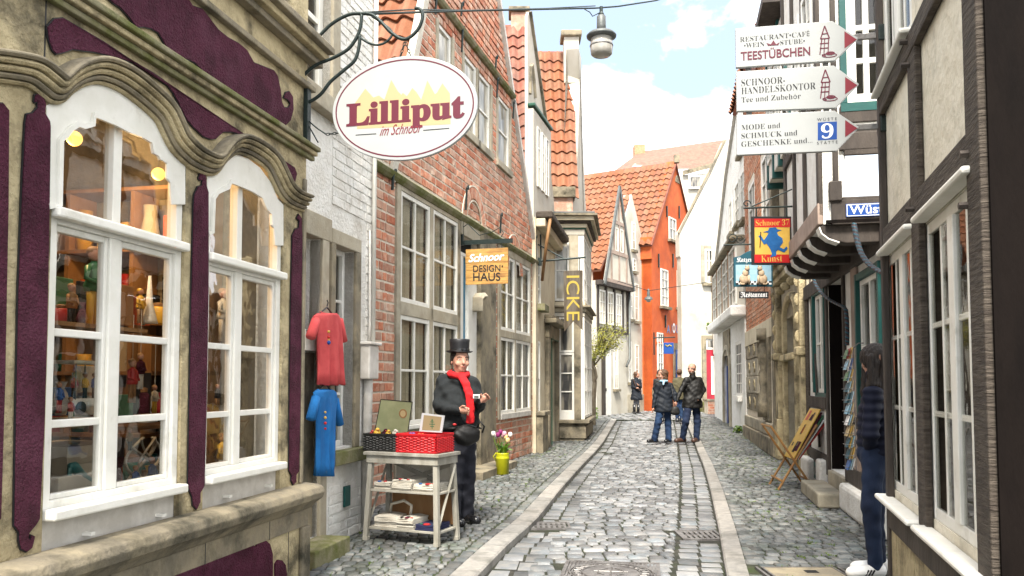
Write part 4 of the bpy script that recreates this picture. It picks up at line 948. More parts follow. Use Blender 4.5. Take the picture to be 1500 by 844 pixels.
# door
M(F2).box(door[0] + .06, q(686.5, 600)[0], -.10, -.06, 0.02, door[3] - .3).build('door', 'doorblue', T, T, bevel=.004)
dd_ = [o for o in T.children if o.name.startswith('door')][-1]
M(F2).box(door[0], door[1], -.12, -.11, 0, door[3]).build('door_back', 'dark', T, T)
M(F2).box(q(686.5, 600)[0] + .002, door[1] - .002, -.08, -.01, 0.02, door[3] - .3).build('door_frame', 'white', T, T, bevel=.004); M(F2).box(door[0], q(679, 600)[0] , -.08, -.01, 0.02, door[3] - .3).build('door_frame', 'white', T, T, bevel=.004)
M(F2).box(door[0], door[1], -.08, -.02, door[3] - .29, door[3] - .24).build('door_frame', 'white', T, T)
M(F2).sphere(F2.P(door[1] - .2, -.04, 1.05), .025, 8, 6).build('door_knob', 'steel', T, T)
zc = q(690, 432)[1]
mm = M(F2); mm.sweep([(door[1] - .18, zc - .25), (door[1] - .16, zc - .05), (door[1] - .05, zc), (door[1] + .12, zc + .02)], [(-.04, -.05), (.10, -.05), (.15, 0), (.10, .06), (-.04, .06)]); mm.build('carved_capital', 'sandpale', T, T, bevel=.01)
M(F2).box(door[0] - .1, dj + .02, 0.0, .42, -.02, .11).build('door_step', 'sandgrey', T, T, bevel=.01)
# mossy string courses
gl = lambda z: (sb + (z - ze) / sl2, vr[1][0] - (z - vr[1][1]) / sl)
M(F2).sweep([(-.05, zstr), (L2 + .02, zstr)], [(.0, -.06), (.05, -.06), (.085, -.02), (.10, .02), (.06, .055), (.0, .06)]).build('string_course', 'moss', T, T)
zs_ = zav((642, 7), (754, 147)); gl_ = gl(zs_); M(F2).sweep([(gl_[0], zs_), (gl_[1] + .08, zs_)], [(.0, -.05), (.05, -.05), (.085, -.02), (.10, .02), (.06, .05), (.0, .055)]).build('string_course', 'moss', T, T)
bh = holes + [(x0, door[0], 0, zt_), (door[0], dj, 0, zt_), (x9, q(776, 500)[0], z_db - .1, zt_), (-.3, L2 + 1, zstr - .06, zstr + .06), (-.3, L2 + 1, zs_ - .05, zs_ + .05)] + [(u[0] - .1, u[1] + .1, u[2] - .12, u[3]) for u in up]
bricks(T, F2, [(p[0] if p[0] > 0 else .02, p[1]) for p in gable], bh, 0, .27, .118, .025, 'brick', 300, 'brick', .010)
# blind arches drawn in the brickwork
for cxp, cyp, rr_ in ((693, 330, ((.62, 1), (.42, 0))), (752, 392, ((.62, 1), (.40, 0)))):
    a, z = q(cxp, cyp)
    for r_, _ in rr_:
        M(F2).sweep([(a + r_ * math.cos(t), z - .1 + r_ * 1.15 * math.sin(t)) for t in [math.pi * k / 22 for k in range(23)]], [(.015, -.011), (.030, -.011), (.030, .011), (.015, .011)]).build('arch_joint', 'mortar', T, T)
        if _:
            ms_ = []
            for k in range(26):
                t = math.pi * (k + .5) / 26; rm = r_ - .10; P = F2.P(a + rm * math.cos(t), .032, z - .1 + rm * 1.15 * math.sin(t)); dr_ = F2.a * math.cos(t) + np.array((0, 0, math.sin(t)))
                ms_.append(wmat(P, dr_ * .17, F2.b * .03, (-F2.a * math.sin(t) + np.array((0, 0, math.cos(t)))) * .065))
            pieces(T, 'arch_brick', BRICKS, ms_, 'brick')
# wall anchors
for i, (x, ya, yb) in enumerate(((568, 248, 279), (632, -10, 22), (670, 2, 24), (671, 38, 77), (721, 81, 103), (723, 113, 143), (747, 147, 174), (677, 272, 308), (728, 312, 342), (780, 345, 421))):
    a, z1_ = q(x, ya); z0_ = q(x, yb)[1]; m = M(); m.tube([F2.P(a, .06, z0_), F2.P(a, .075, z1_ - .04), F2.P(a + .05, .08, z1_), F2.P(a + .07, .07, z1_ - .05)], .018, 6); m.build('wall_anchor', 'iron', T, T)
# roof: slope towards the camera, verge boards
rl = 4.5; th_ = .12
def P2(s, n, z): return F2.P(s, n, z)
tiled_roof(T, P2(sb - .3, -rl, ze - .3 * sl2 + .16), P2(sb - .3, -.04, ze - .3 * sl2 + .16), P2(sm, -.04, zap + .16), P2(sm, -rl, zap + .16), .26, .36, 'tile')
M(F2).add([P2(sm, -.1, zap + .1), P2(L2 + .3, -.1, gable[2][1] - .3 * sl + .1), P2(L2 + .3, -rl, gable[2][1] - .3 * sl + .1), P2(sm, -rl, zap + .1)], [(0, 1, 2, 3)]).build('rear_roof_slope', 'tiledark', T, T)
M(F2).sweep([(sm, zap + .02), (L2 + .05, gable[2][1] - .05 * sl + .02)], [(-.05, 0), (.07, 0), (.07, .09), (-.05, .09)]).build('verge_board', 'zinc', T, T)
M(F2).sweep([(sb - .15, ze - .15 * sl2), (sm, zap)], [(-.05, 0), (.05, 0), (.05, .14), (-.05, .14)]).build('verge_board', 'linen', T, T)
# ================================================================ narrow cream house (third on the left)
F3 = Frame(.48 + .18 * (16.62 - 16.6), 16.62, .18, 1, -1); q = F3.q
L3 = 3.1
T = thing('cream_house', 'narrow cream rendered house with a stone door surround and dark red tiled roof', 'house', F3.P(L3 / 2, 0, 0), F3.ang()); H3 = T
zE = q(800, 345)[1] + .1
wl = (.30, .62, q(790, 610)[1], q(790, 500)[1]); wu = (.32, .75, q(795, 450)[1], q(795, 385)[1]); dr3 = (q(801, 600)[0], q(812, 600)[0], .02, q(803, 497)[1])
m = M(F3); wall(m, [(0, -.1), (L3, -.1), (L3, zE), (0, zE)], [wl, dr3, wu], -.4, 0); m.build('wall', 'cream', T, T)
window(T, F3, *wl, n=-.05, fw=.05, cols=1, rows=2, g='glasscream', sill=(.08, .1, .1, 'moss')); window(T, F3, *wu, n=-.05, fw=.05, cols=1, rows=3, g='glasscream', sill=(.1, .16, .14, 'moss'))
M(F3).box(dr3[0], dr3[1], -.35, -.3, .02, dr3[3]).build('door', 'timberlit', T, T)
for b in ((dr3[0] - .3, dr3[0] - .01, 0, dr3[3]), (dr3[1] + .01, dr3[1] + .25, 0, dr3[3]), (dr3[0] - .3, dr3[1] + .25, dr3[3] + .01, dr3[3] + .3)): M(F3).box(b[0], b[1], .001, .10, b[2], b[3]).build('door_surround', 'sandgrey', T, T, bevel=.01)
M(F3).box(dr3[0] - .45, dr3[1] + .35, .001, .28, dr3[3] + .32, dr3[3] + .42).build('door_cornice', 'sandgrey', T, T, bevel=.02)
M(F3).box(dr3[0] - .38, dr3[1] + .3, .001, .18, dr3[3] + .42, dr3[3] + .52).build('door_cornice', 'sandgrey', T, T, bevel=.02)
M(F3).tube([F3.P(dr3[0] + .02, .11, .05), F3.P(dr3[0] + .02, .11, dr3[3]), F3.P(dr3[1], .11, dr3[3])], .012, 6).build('green_trim', 'greentrim', T, T)
M(F3).box(.05, .85, .001, .14, -.05, .75).build('plinth', 'sandgrey', T, T, bevel=.01); M(F3).box(.02, .88, .001, .18, .75, .83).build('plinth_cap', 'sandgrey', T, T, bevel=.01)
M(F3).box(.0, L3, .001, .35, zE - .02, zE + .12).build('eaves_gutter', 'timberlit', T, T, bevel=.03)
M(F3).box(.0, L3, .001, .2, zE - .2, zE - .03).build('eaves_board', 'cream', T, T, bevel=.02)
M().tube([F3.P(.06, .30, zE), F3.P(.08, .22, zE - .5), F3.P(.5, .06, zE - 1.25)], .035, 8).build('downpipe', 'wood', T, T, smooth=True)
M().tube([F3.P(.35, .05, zE - .3), F3.P(.35, .06, zE - .85)], .02, 6).build('wall_anchor', 'iron', T, T)
# front gable wall, set back a little
F3b = Frame(.33, 17.05, .27, 1, -1); g = F3b.q
pts = [(0, zE), (0, g(773, 25)[1]), (.12, g(777, 22)[1]), (g(801, 200)[0], g(801, 200)[1]), (g(812, 300)[0], g(812, 300)[1]), (g(813, 330)[0], zE)]
m = M(F3b).prism(pts, -.06, 0); m.build('front_gable', 'creamwhite', T, T)
M(F3b).sweep([(pts[2]), (pts[3])], [(-.08, 0), (.06, 0), (.06, .06), (-.08, .06)]).build('gable_coping', 'sandgrey', T, T)
# dormer front with gutter
a0, z0_ = g(773, 300); a1, z1_ = g(800, 205); M(F3b).box(.02, g(800, 260)[0], .001, .12, zE, g(785, 175)[1]).build('bay_front', 'creamwhite', T, T)
M(F3b).box(.0, g(800, 260)[0] + .05, .0, .16, g(785, 172)[1], g(785, 167)[1]).build('bay_gutter', 'greentrim', T, T, bevel=.02)
for k in range(3):
    s_ = .3 + k * .42; window(T, F3b, s_, s_ + .26, g(785, 280)[1], g(785, 195)[1], n=.125, fw=.03, cols=1, rows=3, dep=.03, split=False, g='glasscream')
M(F3b).sweep([(.15, g(777, 140)[1]), (.22, g(777, 100)[1]), (.35, g(779, 96)[1]), (.5, g(783, 120)[1]), (.62, g(787, 150)[1])], [(.0, -.05), (.05, -.03), (.05, .03), (0, .05)]).build('scroll_ornament', 'sandgrey', T, T)
A_, B_ = F3b.P(0, -.05, 0), F3b.P(0, -4.2, 0)
zr = at(755, 27, 19.3)[2]
tiled_roof(T, (B_[0] - .2, 16.5, 3.6), (A_[0] - .0, 16.5, 3.6), (A_[0] + .06, 19.6, zr), (B_[0] - .14, 19.6, zr), .24, .36, 'tiledark')
p = at(763, 20, 19.4); M().box(p[0] - .24, p[0] + .16, 19.5, 19.95, zr - .3, zr + .25).build('chimney', 'brick', T, T, bevel=.01); ch = [o for o in T.children if o.name.startswith('chimney')][-1]
M().box(p[0] - .30, p[0] + .22, 19.44, 20.0, zr + .25, zr + .38).build('chimney_cap', 'sandgrey', ch, T, bevel=.02)

# ================================================================ house with the stone bay
yb = 19.7
F4 = Frame(1.05, yb, 1, 0, -1); q = F4.q
T = thing('bay_house', 'pale house with a two storey sandstone bay window and green trimmed cornice', 'house', (1.5, 21, gz(20)), 0); H4 = T
xr = at(856, 640, yb)[0] - 1.05; x0 = -.35; xl = at(817, 640, yb)[0] - 1.05
F4s = Frame(1.05 + xr, yb, .17, 1, -1); dS = 2.6
zP = q(835, 613)[1]; zM = q(835, 448)[1]; zT = q(835, 318)[1]
Cx = lambda a0, a1, out, z0, z1, nm, mt, bev=.01: (M(F4).box(x0, xr + out, -.3, out, z0, z1).build(nm, mt, T, T, bevel=bev), M(F4s).box(.001 - 0, dS, -.5, out, z0 + .003, z1 - .003).build(nm, mt, T, T, bevel=bev))
def bayring(out, z0, z1, nm, mt, bev=.01):
    s1 = F4s.P(0, out, 0); s2 = F4s.P(dS, out, 0)
    P = [(F4.P(x0, out, 0)[:2]), ((s1[0] + out * .17), yb - out), tuple(s2[:2]), (s2[0] - 1.2, s2[1]), (1.05 + x0, yb + .9)]
    v = [(*p_, z0) for p_ in P] + [(*p_, z1) for p_ in P]; n_ = len(P)
    return M().add(v, [tuple(range(n_))[::-1], tuple(range(n_, 2 * n_))] + [(i, (i + 1) % n_, n_ + (i + 1) % n_, n_ + i) for i in range(n_)]).build(nm, mt, T, T, bevel=bev)
xL = at(817, 640, yb)[0] - 1.05; x0 = xL
bayring(.0, gz(20) - .1, zP - .12, 'bay_plinth', 'sandgrey'); bayring(.03, gz(20) + .05, .38, 'bay_plinth_slab', 'sandgrey', .008); bayring(.10, zP - .12, zP - .03, 'bay_sill', 'sandgrey', .02)
x0 = at(806, 500, yb)[0] - 1.05
lowW = F4.r(819, 478, 841, 606); 
bayring(-.10, zP - .03, zM - .25, 'bay_core', 'room', 0); bayring(-.10, zM + .1, zT - .4, 'bay_core', 'room', 0)
def pier(px0, px1, z0, z1, mt='sandgrey', n1=.0, nm='bay_pier'): a0, a1 = q(px0, 550)[0], q(px1, 550)[0]; return M(F4).box(a0, a1, -.099, n1, z0, z1).build(nm, mt, T, T, bevel=.008)
pier(841, 851, zP - .03, zM - .25, 'sandgrey', .02); pier(851, 856.5, zP - .03, zM - .25, 'white'); pier(811, 819, zP - .03, zM - .25, 'sandgrey')
pier(806, 812, zM + .1, zT - .4, 'sandgrey'); pier(834, 848, zM + .1, zT - .4, 'sandpale', .01); pier(848, 856.5, zM + .1, zT - .4, 'white')
a0, a1 = q(819, 550)[0], q(841, 550)[0]; zb_ = q(830, 604)[1]; zmid = q(830, 517)[1]
window(T, F4, a0, a1, zb_, zmid, n=-.06, fw=.05, cols=1, rows=3, g='glassfar', dep=.05); window(T, F4, a0, a1, zmid + .01, zM - .27, n=-.06, fw=.05, cols=1, rows=1, g='glassfar', dep=.05)
M(F4).box(a0, a1, -.09, .0, zP - .03, zb_).build('window_apron', 'white', T, T)
a0, a1 = q(812, 400)[0], q(834, 400)[0]; window(T, F4, a0, a1, zM + .12, q(830, 352)[1], n=-.06, fw=.055, cols=1, rows=2, g='glasscream', dep=.05)
M(F4).box(a0, a1, -.09, .0, q(830, 352)[1], zT - .4).build('window_head', 'sandpale', T, T)
for z0_, z1_, rows in ((zP, zM - .27, 4), (zM + .12, zT - .45, 3)):
    for k in range(3): window(T, F4s, .06 + k * .82, .06 + k * .82 + .76, z0_, z1_, n=-.06, fw=.06, cols=2, rows=rows, g='glasscream', dep=.07, split=False)
for z, h, o_, mt in ((zM - .15, .10, .05, 'sandpale'), (zM - .05, .05, .13, 'sandgrey'), (zM + .0, .10, .03, 'cream'), (zM - .26, .1, .02, 'creamwhite')): bayring(o_, z, z + h - .004, 'string_course', mt, .01)
bayring(.018, zM + .06, zM + .085, 'green_trim', 'greentrim', 0)
for k, (dz, h, o_, mt) in enumerate(((-.44, .14, .02, 'creamwhite'), (-.30, .03, .05, 'greentrim'), (-.27, .10, .07, 'cream'), (-.17, .06, .14, 'timberlit'), (-.11, .10, .20, 'cream'), (-.01, .06, .27, 'sandgrey'), (.05, .05, .22, 'lead'))): bayring(o_, zT + dz, zT + dz + h - .003, 'bay_cornice', mt, .008)
# main body behind
W4 = Frame(1.42, 19.95, .18, 1, -1); g = W4.q
zt4 = at(850, 95, 23.6)[2]
M(W4).prism([(0, gz(20) - .1), (5.0, gz(20) - .1), (5.0, at(860, 330, 24)[2]), (g(858, 300)[0], g(858, 300)[1]), (g(848, 98)[0] if g(848, 98)[0] < 4.5 else 4.4, zt4), (3.2, zt4), (1.7, at(842, 260, 21.5)[2]), (0, zT)], -.35, 0).build('wall', 'creamwhite', T, T)
M().box(at(820, 400, 19.95)[0] - 3, at(820, 400, 19.95)[0] + .3, 19.95, 20.1, 0, zT - .2).build('side_wall', 'cream', T, T)
zr = at(800, 74, 23.6)[2]; ze_ = at(820, 290, 20.9)[2]
R0, R1_ = at(842, 290, 20.9), at(845, 74, 23.6)
tiled_roof(T, (R0[0] - 4.4, 20.9, ze_), (R0[0], 20.9, ze_), (R1_[0] - .02, 23.6, zr), (R1_[0] - 4.4, 23.6, zr), .25, .40, 'tile')
a = at(836, 75, 23.0); zz = at(836, 100, 23)[2] - .5
M().box(a[0] - .20, a[0] + .22, 22.8, 23.3, zz, at(836, 58, 23)[2]).build('chimney', 'creamwhite', T, T, bevel=.01); ch = [o for o in T.children if o.name.startswith('chimney')][-1]
zc_ = at(836, 58, 23)[2]; M().box(a[0] - .29, a[0] + .30, 22.7, 23.42, zc_, zc_ + .17).build('chimney_cap', 'sandgrey', ch, T, bevel=.03)
p = at(823, 290, 20.8); M().box(p[0] - .24, p[0] + .24, 20.2, 20.75, zT, p[2] + .12).build('chimney_stub', 'brick', T, T, bevel=.01); M().box(p[0] - .30, p[0] + .30, 20.12, 20.76, p[2] + .12 - .25, p[2] + .13).build('stub_cap', 'sandgrey', T, T, bevel=.01)

# ================================================================ the houses closing the view on the left
F5 = Frame(3.255 - .3, 31 - .5, .6, 1, -1); q = F5.q; G5 = .22
T = thing('timber_gable_house', 'narrow half timbered house with a pointed gable and white ground floor behind the little tree', 'house', F5.P(1.4, 0, G5), F5.ang()); H5 = T
eL, eR = q(874, 500)[0], q(918.5, 500)[0]; zj = (q(873, 408)[1] + q(918, 424)[1]) / 2; apx = q(898.5, 278); hL, hR = q(878, 402), q(918, 412)
zh = (hL[1] + hR[1]) / 2
M(F5).prism([(eL, G5 - .3), (eR, G5 - .3), (eR, zj), (eL, zj)], -3, 0).build('wall', 'creamwhite', T, T)
M(F5).prism([(hL[0], zj), (hR[0], zj), (apx[0], apx[1] - .15)], .16, .22).build('gable_wall', 'creamwhite', T, T)
for p_, s_ in ((hL, -1), (hR, 1)):
    b = (p_[0] + s_ * .12, zj - .15); bar(M(F5), F5, b, (apx[0], apx[1] + .1), .12, .235, .31).build('roof_verge', 'lead', T, T)
hw = (hR[0] - hL[0])
for f, nm in ((.0, 0), (.30, 1), (.62, 2)):
    z = zj + .06 + (apx[1] - zj) * f; c_ = apx[0]; w_ = hw / 2 * (1 - f); M(F5).box(c_ - w_, c_ + w_, .221, .26, z - .07, z + .07).build('timber_beam', 'pinktimber', T, T)
for f0, f1, x in ((0, .30, -.28), (0, .30, .28), (0, .30, -.0), (.3, .62, -.0), (.3, .62, .18), (.3, .62, -.18), (.62, .9, 0)):
    z0_ = zj + (apx[1] - zj) * f0 + .1; z1_ = zj + (apx[1] - zj) * f1; M(F5).box(apx[0] + x * hw - .05, apx[0] + x * hw + .05, .221, .255, z0_, z1_).build('timber_post', 'pinktimber', T, T)
for k in (0, 1):
    a = apx[0] + (-.09 + .18 * k) * hw; window(T, F5, a - .16, a + .16, zj + (apx[1] - zj) * .34, zj + (apx[1] - zj) * .58, n=.21, dep=.04, fw=.03, cols=1, rows=1, split=False, g='glasscream')
M(F5).box(eL - .1, eR + .1, .001, .25, zj - .18, zj - .001).build('jetty_beam', 'timber', T, T, bevel=.01)
zw0 = (q(885, 475)[1] + q(905, 478)[1]) / 2; zw1 = (q(880, 425)[1] + q(905, 430)[1]) / 2
for x0_, x1_ in ((877, 884), (889, 896), (901, 908)):
    a0, a1 = q(x0_, 450)[0], q(x1_, 450)[0]; window(T, F5, a0, a1 + .12, zw0, zw1, n=.0, dep=.04, fw=.07, cols=2, rows=3, split=False, g='glasscream')
for x_ in (874.5, 886.5, 898.5, 911, 918): a = q(x_, 450)[0]; M(F5).box(a - .05, a + .1, .001, .05, zw0 - .3, zj - .18).build('timber_post', 'timber', T, T)
M(F5).box(eL, eR, .001, .06, zw0 - .30, zw0 - .14).build('timber_beam', 'timber', T, T)
a0, a1 = q(881, 550)[0], q(884, 550)[0]; M(F5).box(a0, a1 + .05, .001, .07, G5 - .1, q(882, 495)[1]).build('timber_post', 'timber', T, T)
M(F5).box(a1 + .06, q(894, 550)[0], .001, .04, G5 - .1, q(890, 508)[1]).build('door', 'white', T, T); 
dd_ = [o for o in T.children if o.name == 'door' or o.name.startswith('door.')][-1]; M(F5).box(a1 + .1, a1 + .16, .04, .06, 1.1, 1.22).build('handle', 'black', dd_, T)
a0, a1 = q(899, 550)[0], q(905, 550)[0]; window(T, F5, a0, a1, q(900, 570)[1], q(900, 508)[1], n=.0, dep=.03, fw=.05, cols=2, rows=3, split=False, g='glasscream', sill=(.08, .08, .1, 'sandgrey'))
M().tube([F5.P(eR + .02, .12, zj + .1), F5.P(eR + .02, .10, q(916, 525)[1]), F5.P(eR - .35, .12, q(912, 537)[1])], .05, 8).build('downpipe', 'lead', T, T, smooth=True)
# white gabled house with the long tiled roof behind the timber gable
F6 = Frame(*F5.P(eR + .01, -.05, 0)[:2], .6, 1, -1); q = F6.q
T = thing('white_gable_house', 'tall white gabled house with a long tiled roof beside the orange house', 'house', F6.P(1, 0, G5), F6.ang()); H6 = T
a1 = F6.sx(942, 0, 500); ap6 = q(925.5, 285); eR6 = q(940, 350); aL = q(912, 350)
M(F6).prism([(0, G5 - .3), (a1, G5 - .3), (a1, eR6[1]), ap6, (2 * ap6[0] - a1, eR6[1]), (0, eR6[1] - .8)], -.4, 0).build('wall', 'creamwhite', T, T)
for x0_, x1_, y0_, y1_ in ((925, 930, 325, 365), (927, 931, 378, 397), (921, 926, 413, 467), (929, 935, 415, 470), (930, 935, 505, 560), (920, 924, 500, 560)):
    a0, a2 = q(x0_, y0_)[0], q(x1_, y0_)[0]; window(T, F6, a0, a2, q(x0_, y1_)[1], q(x0_, y0_)[1], n=.002, dep=.03, fw=.05, cols=1, rows=3, split=False, g='glasscream', sill=(.06, .08, .12, 'sandgrey'))
M(F6).box(0, a1, .001, .06, G5 - .2, .95).build('plinth', 'sandpale', T, T)
d_ = F6.b; pR = F6.P(ap6[0], -.05, ap6[1]); eB = F6.P(aL[0] - .3, -.05, q(876, 400)[1])
back = -F6.b
pRl = pR + back * 4.2; eBl = eB + back * 4.2
slope = F6.P(2 * ap6[0] - a1 - 1.0, -.05, 0); ez = at(868, 402, 33)[2]
E0 = F6.P(ap6[0] - 3.1, -.05, ez); tiled_roof(T, E0 + back * 6, E0, F6.P(ap6[0], -.05, ap6[1]), F6.P(ap6[0], -.05, ap6[1]) + back * 6, .26, .36, 'tile', limit=200)
M().box(0, 1, 0, 1, 0, 1) 
mm = M(); o_ = F6.P(ap6[0] - 3.0, -.4, 0); mm.add([o_ + (0, 0, 0), o_ + back * 6, o_ + back * 6 + (0, 0, ez), o_ + (0, 0, ez)], [(0, 1, 2, 3)]).build('side_wall', 'pinktimber', T, T)
# orange house
c = np.array((5.95, 34.7, 0)); F7 = Frame(c[0], c[1], .6, 1, -1); q = F7.q
T = thing('orange_house', 'bright orange gabled house with white windows and a large tiled roof', 'house', (c[0], c[1], .25), F7.ang()); H7 = T
LO = 5.2; apO = q(988, 236); ez7 = q(959, 351)[1]; LO = 2 * apO[0]
M(F7).prism([(0, 0), (LO, 0), (LO, ez7), apO, (0, ez7)], -.4, 0).build('wall', 'orange', T, T)
F7s = Frame(c[0] - F7.b[0] * 1.6, c[1] - F7.b[1] * 1.6, F7.b[0], F7.b[1], -1)
M(F7s).box(-4, 1.598, -.4, .0, 0, ez7 + .0).build('side_wall', 'orange', T, T)
M(F7s).box(.9, 1.64, .001, .12, ez7 - .9, ez7 + .05).build('eaves_box', 'orange', T, T, bevel=.01)
for x0_, x1_, y0_, y1_, r_ in ((979, 989, 317, 350, 2), (967, 977.5, 393, 448, 4), (991, 999.5, 396, 450, 4), (962, 970, 487, 548, 4)):
    a0, a2 = q(x0_, y0_)[0], q(x1_, y0_)[0]; window(T, F7, a0, a2, q(x0_, y1_)[1], q(x0_, y0_)[1], n=.002, dep=.05, fw=.07, cols=2, rows=r_, split=False, g='glassfar', sill=(.12, .12, .12, 'sandgrey'))
a, z = q(992, 268); M(F7).prism([(a + .3 * math.cos(t), z + .35 * math.sin(t)) for t in [math.pi * k / 8 for k in range(9)]], .002, .03).build('attic_window', 'sandgrey', T, T)
for x_, y0_, y1_ in ((964, 372, 392), (985, 372, 392), (976, 302, 318), (994, 302, 320), (974, 462, 480)): a, z = q(x_, y0_); M(F7).box(a - .03, a + .03, .001, .06, q(x_, y1_)[1], z).build('wall_anchor', 'iron', T, T)
M(F7).box(q(961, 500)[0], q(999, 500)[0], .001, .03, q(980, 505)[1] - .02, q(980, 503)[1]).build('ledge', 'orange', T, T)
a0, a2 = q(986, 550)[0], q(999, 550)[0]; zt7 = q(990, 503)[1]
M(F7).box(a0, a2 + 1.0, .001, .08, .2, zt7).build('door_surround', 'sandgrey', T, T); M(F7).box(a0 + .15, a0 + .65, .081, .12, .25, zt7 - .3).build('door', 'blueprint', T, T); M(F7).box(a0 + .24, a0 + .55, .121, .13, 1.0, zt7 - .5).build('door_glass', 'glasscream', T, T)
M(F7).box(-.12, .35, .001, .2, 0, 1.25).build('corner_bollard', 'sandgrey', T, T, bevel=.05)
for ch_, c_, x_, w_, h_ in (('A', 'blueprint', 976.5, .42, .36), ('i', 'redarrow', 983, .08, .38), ('O', 'whiteprint', 985, .36, .46), ('L', 'blueprint', 990.5, .22, .36), ('I', 'blueprint', 994, .08, .36)):
    a, z = q(x_, 487); text(T, F7, ch_, a, z, .012, c_, w=w_, h=h_, name='wall_lettering', off=.04)
b7 = -F7.b; sR = F7.P(apO[0], .1, apO[1]); e7 = F7.P(-.25, .1, ez7 - .3)
tiled_roof(T, e7 + b7 * 6.5, e7, sR, sR + b7 * 6.5, .28, .38, 'tile', limit=250)
e8 = F7.P(LO + .2, .1, ez7 - .2); mm = M(); mm.add([e8, e8 + b7 * 6, sR + b7 * 6 + (0, 0, -.1), sR + (0, 0, -.1)], [(0, 1, 2, 3)]).build('rear_roof_slope', 'tiledark', T, T)
M().box(sR[0] - .12, sR[0] + .12, sR[1] - .12, sR[1] + .12, sR[2] - .1, sR[2] + .25).build('ridge_finial', 'sandgrey', T, T)
# far building behind
T = thing('far_building', 'large pale building with a flat pitched brown tiled roof and skylights far behind', 'building', (14, 52, .4)); 
A_, B_, C_, D_ = at(900, 250, 50), at(1075, 246, 50), at(1075, 203, 54), at(938, 222, 54)
M().add([A_, B_, C_, D_], [(0, 1, 2, 3)]).build('roof', 'tiledark', T, T)
M().add([at(985, 258, 50), at(1080, 250, 50), at(1080, 560, 50), at(985, 560, 50), at(985, 258, 54), at(1080, 250, 54)], [(0, 1, 2, 3)]).build('wall', 'creamwhite', T, T)
M().add([at(1000, 250, 49.8), at(1046, 238, 49.8), at(1046, 245, 49.8), at(1000, 257, 49.8), at(1000, 250, 50.2), at(1046, 238, 50.2), at(1046, 245, 50.2), at(1000, 257, 50.2)], [(0, 1, 2, 3), (4, 5, 6, 7), (0, 1, 5, 4), (2, 3, 7, 6)]).build('eaves', 'sandgrey', T, T)
f = Frame(0, 49.9, 1, 0, -1); a0, z0_ = f.q(1008, 277); a1_, z1_ = f.q(1024, 257); window(T, f, a0, a1_ + .2, z0_, z1_, n=.01, dep=.06, fw=.12, cols=1, rows=1, split=False, g='glassfar')
a0, z0_ = f.q(1032, 300); a1_, z1_ = f.q(1046, 258); window(T, f, a0, a1_ + .2, z0_, z1_, n=.01, dep=.06, fw=.12, cols=1, rows=1, split=False, g='glassfar')
for (x, y, w_, h_) in ((925, 240, 17, 6), (990, 232, 15, 7)):
    def onr(px, py, up=.1):
        nn = np.cross(B_ - A_, D_ - A_); nn /= np.linalg.norm(nn); r = ray(px, py); return C0 + r * (np.dot(A_ + nn * up - C0, nn) / np.dot(r, nn))
    M().add([onr(x, y + h_ - 1), onr(x + w_ - 3, y + h_ - 2), onr(x + w_ + 3, y - 1), onr(x + 5, y)], [(0, 1, 2, 3)]).build('skylight', 'glasscream', T, T)
p = at(937, 218, 53.5); M().box(p[0] - .35, p[0] + .35, 53.4, 54.2, p[2] - .6, at(937, 212, 53.5)[2]).build('chimney', 'brickor', T, T)
# cream gable wall closing the lane
F8 = Frame(at(1000, 600, 34)[0], 34.0, 1, .25, -1); q = F8.q
T = thing('cream_gable_house', 'pale cream house end with a raking roofline and a red door on steps', 'house', F8.P(2, 0, .25), F8.ang()); H8 = T
a1 = 4.5
M(F8).prism([(0, 0), (a1, 0), (a1, q(1075, 180)[1]), q(1062.6, 206.5), q(1040, 258), q(995.5, 342), (q(995.5, 342)[0], q(995, 375)[1]), (0, q(1000, 378)[1])], -.4, 0).build('wall', 'creamwhite', T, T)
M(F8).sweep([q(995, 342), q(1062.6, 206)], [(-.1, 0), (.04, 0), (.04, .05), (-.1, .05)]).build('verge', 'sandgrey', T, T)
a0, a2 = q(1032, 400)[0], q(1041, 400)[0]; wz = (a0, a2 + .1, q(1035, 415)[1], q(1035, 365)[1])
window(T, F8, *wz, n=.01, dep=.05, fw=.07, cols=2, rows=3, split=False, g='glassfar', sill=(.12, .1, .12, 'sandgrey'))
for b in ((a0 - .15, a0 - .01, wz[2], wz[3] + .15), (a0, a2 + .1, wz[3] + .01, wz[3] + .15)): M(F8).box(b[0], b[1], .001, .05, b[2], b[3]).build('window_surround', 'sandpale', T, T)
a0, a2 = q(1034, 550)[0], q(1049.5, 550)[0]; zt = q(1040, 497)[1]; z1_ = q(1040, 512)[1]
M(F8).box(a0 - .18, a0 - .005, .001, .08, .3, zt + .15).build('door_surround', 'sandgrey', T, T); M(F8).box(a0, a2 + .3, .001, .08, zt + .005, zt + .15).build('door_surround', 'sandgrey', T, T)
M(F8).box(a0, a2 + .3, .001, .03, z1_, zt).build('fanlight', 'white', T, T); M(F8).box(a0 + .08, a2, .031, .035, z1_ + .08, zt - .06).build('fanlight_glass', 'glassfar', T, T)
d_ = M(F8).box(a0, a2 + .3, .001, .04, q(1040, 588)[1], z1_ - .02).build('door', 'doorred', T, T)
zz0, zz1 = q(1045, 578)[1], q(1045, 522)[1]; 
window(T, F8, a0 + .22, a2 + .1, zz0, zz1, n=.041, dep=.02, fw=.03, cols=2, rows=5, split=False, g='glasscream', name='door_light')
for k in range(3): M(F8).box(a0 - .3, a2 + .2, .001, .9 - .3 * k, .15 + .17 * k, .32 + .17 * k).build('step', 'moss', T, T, bevel=.01)
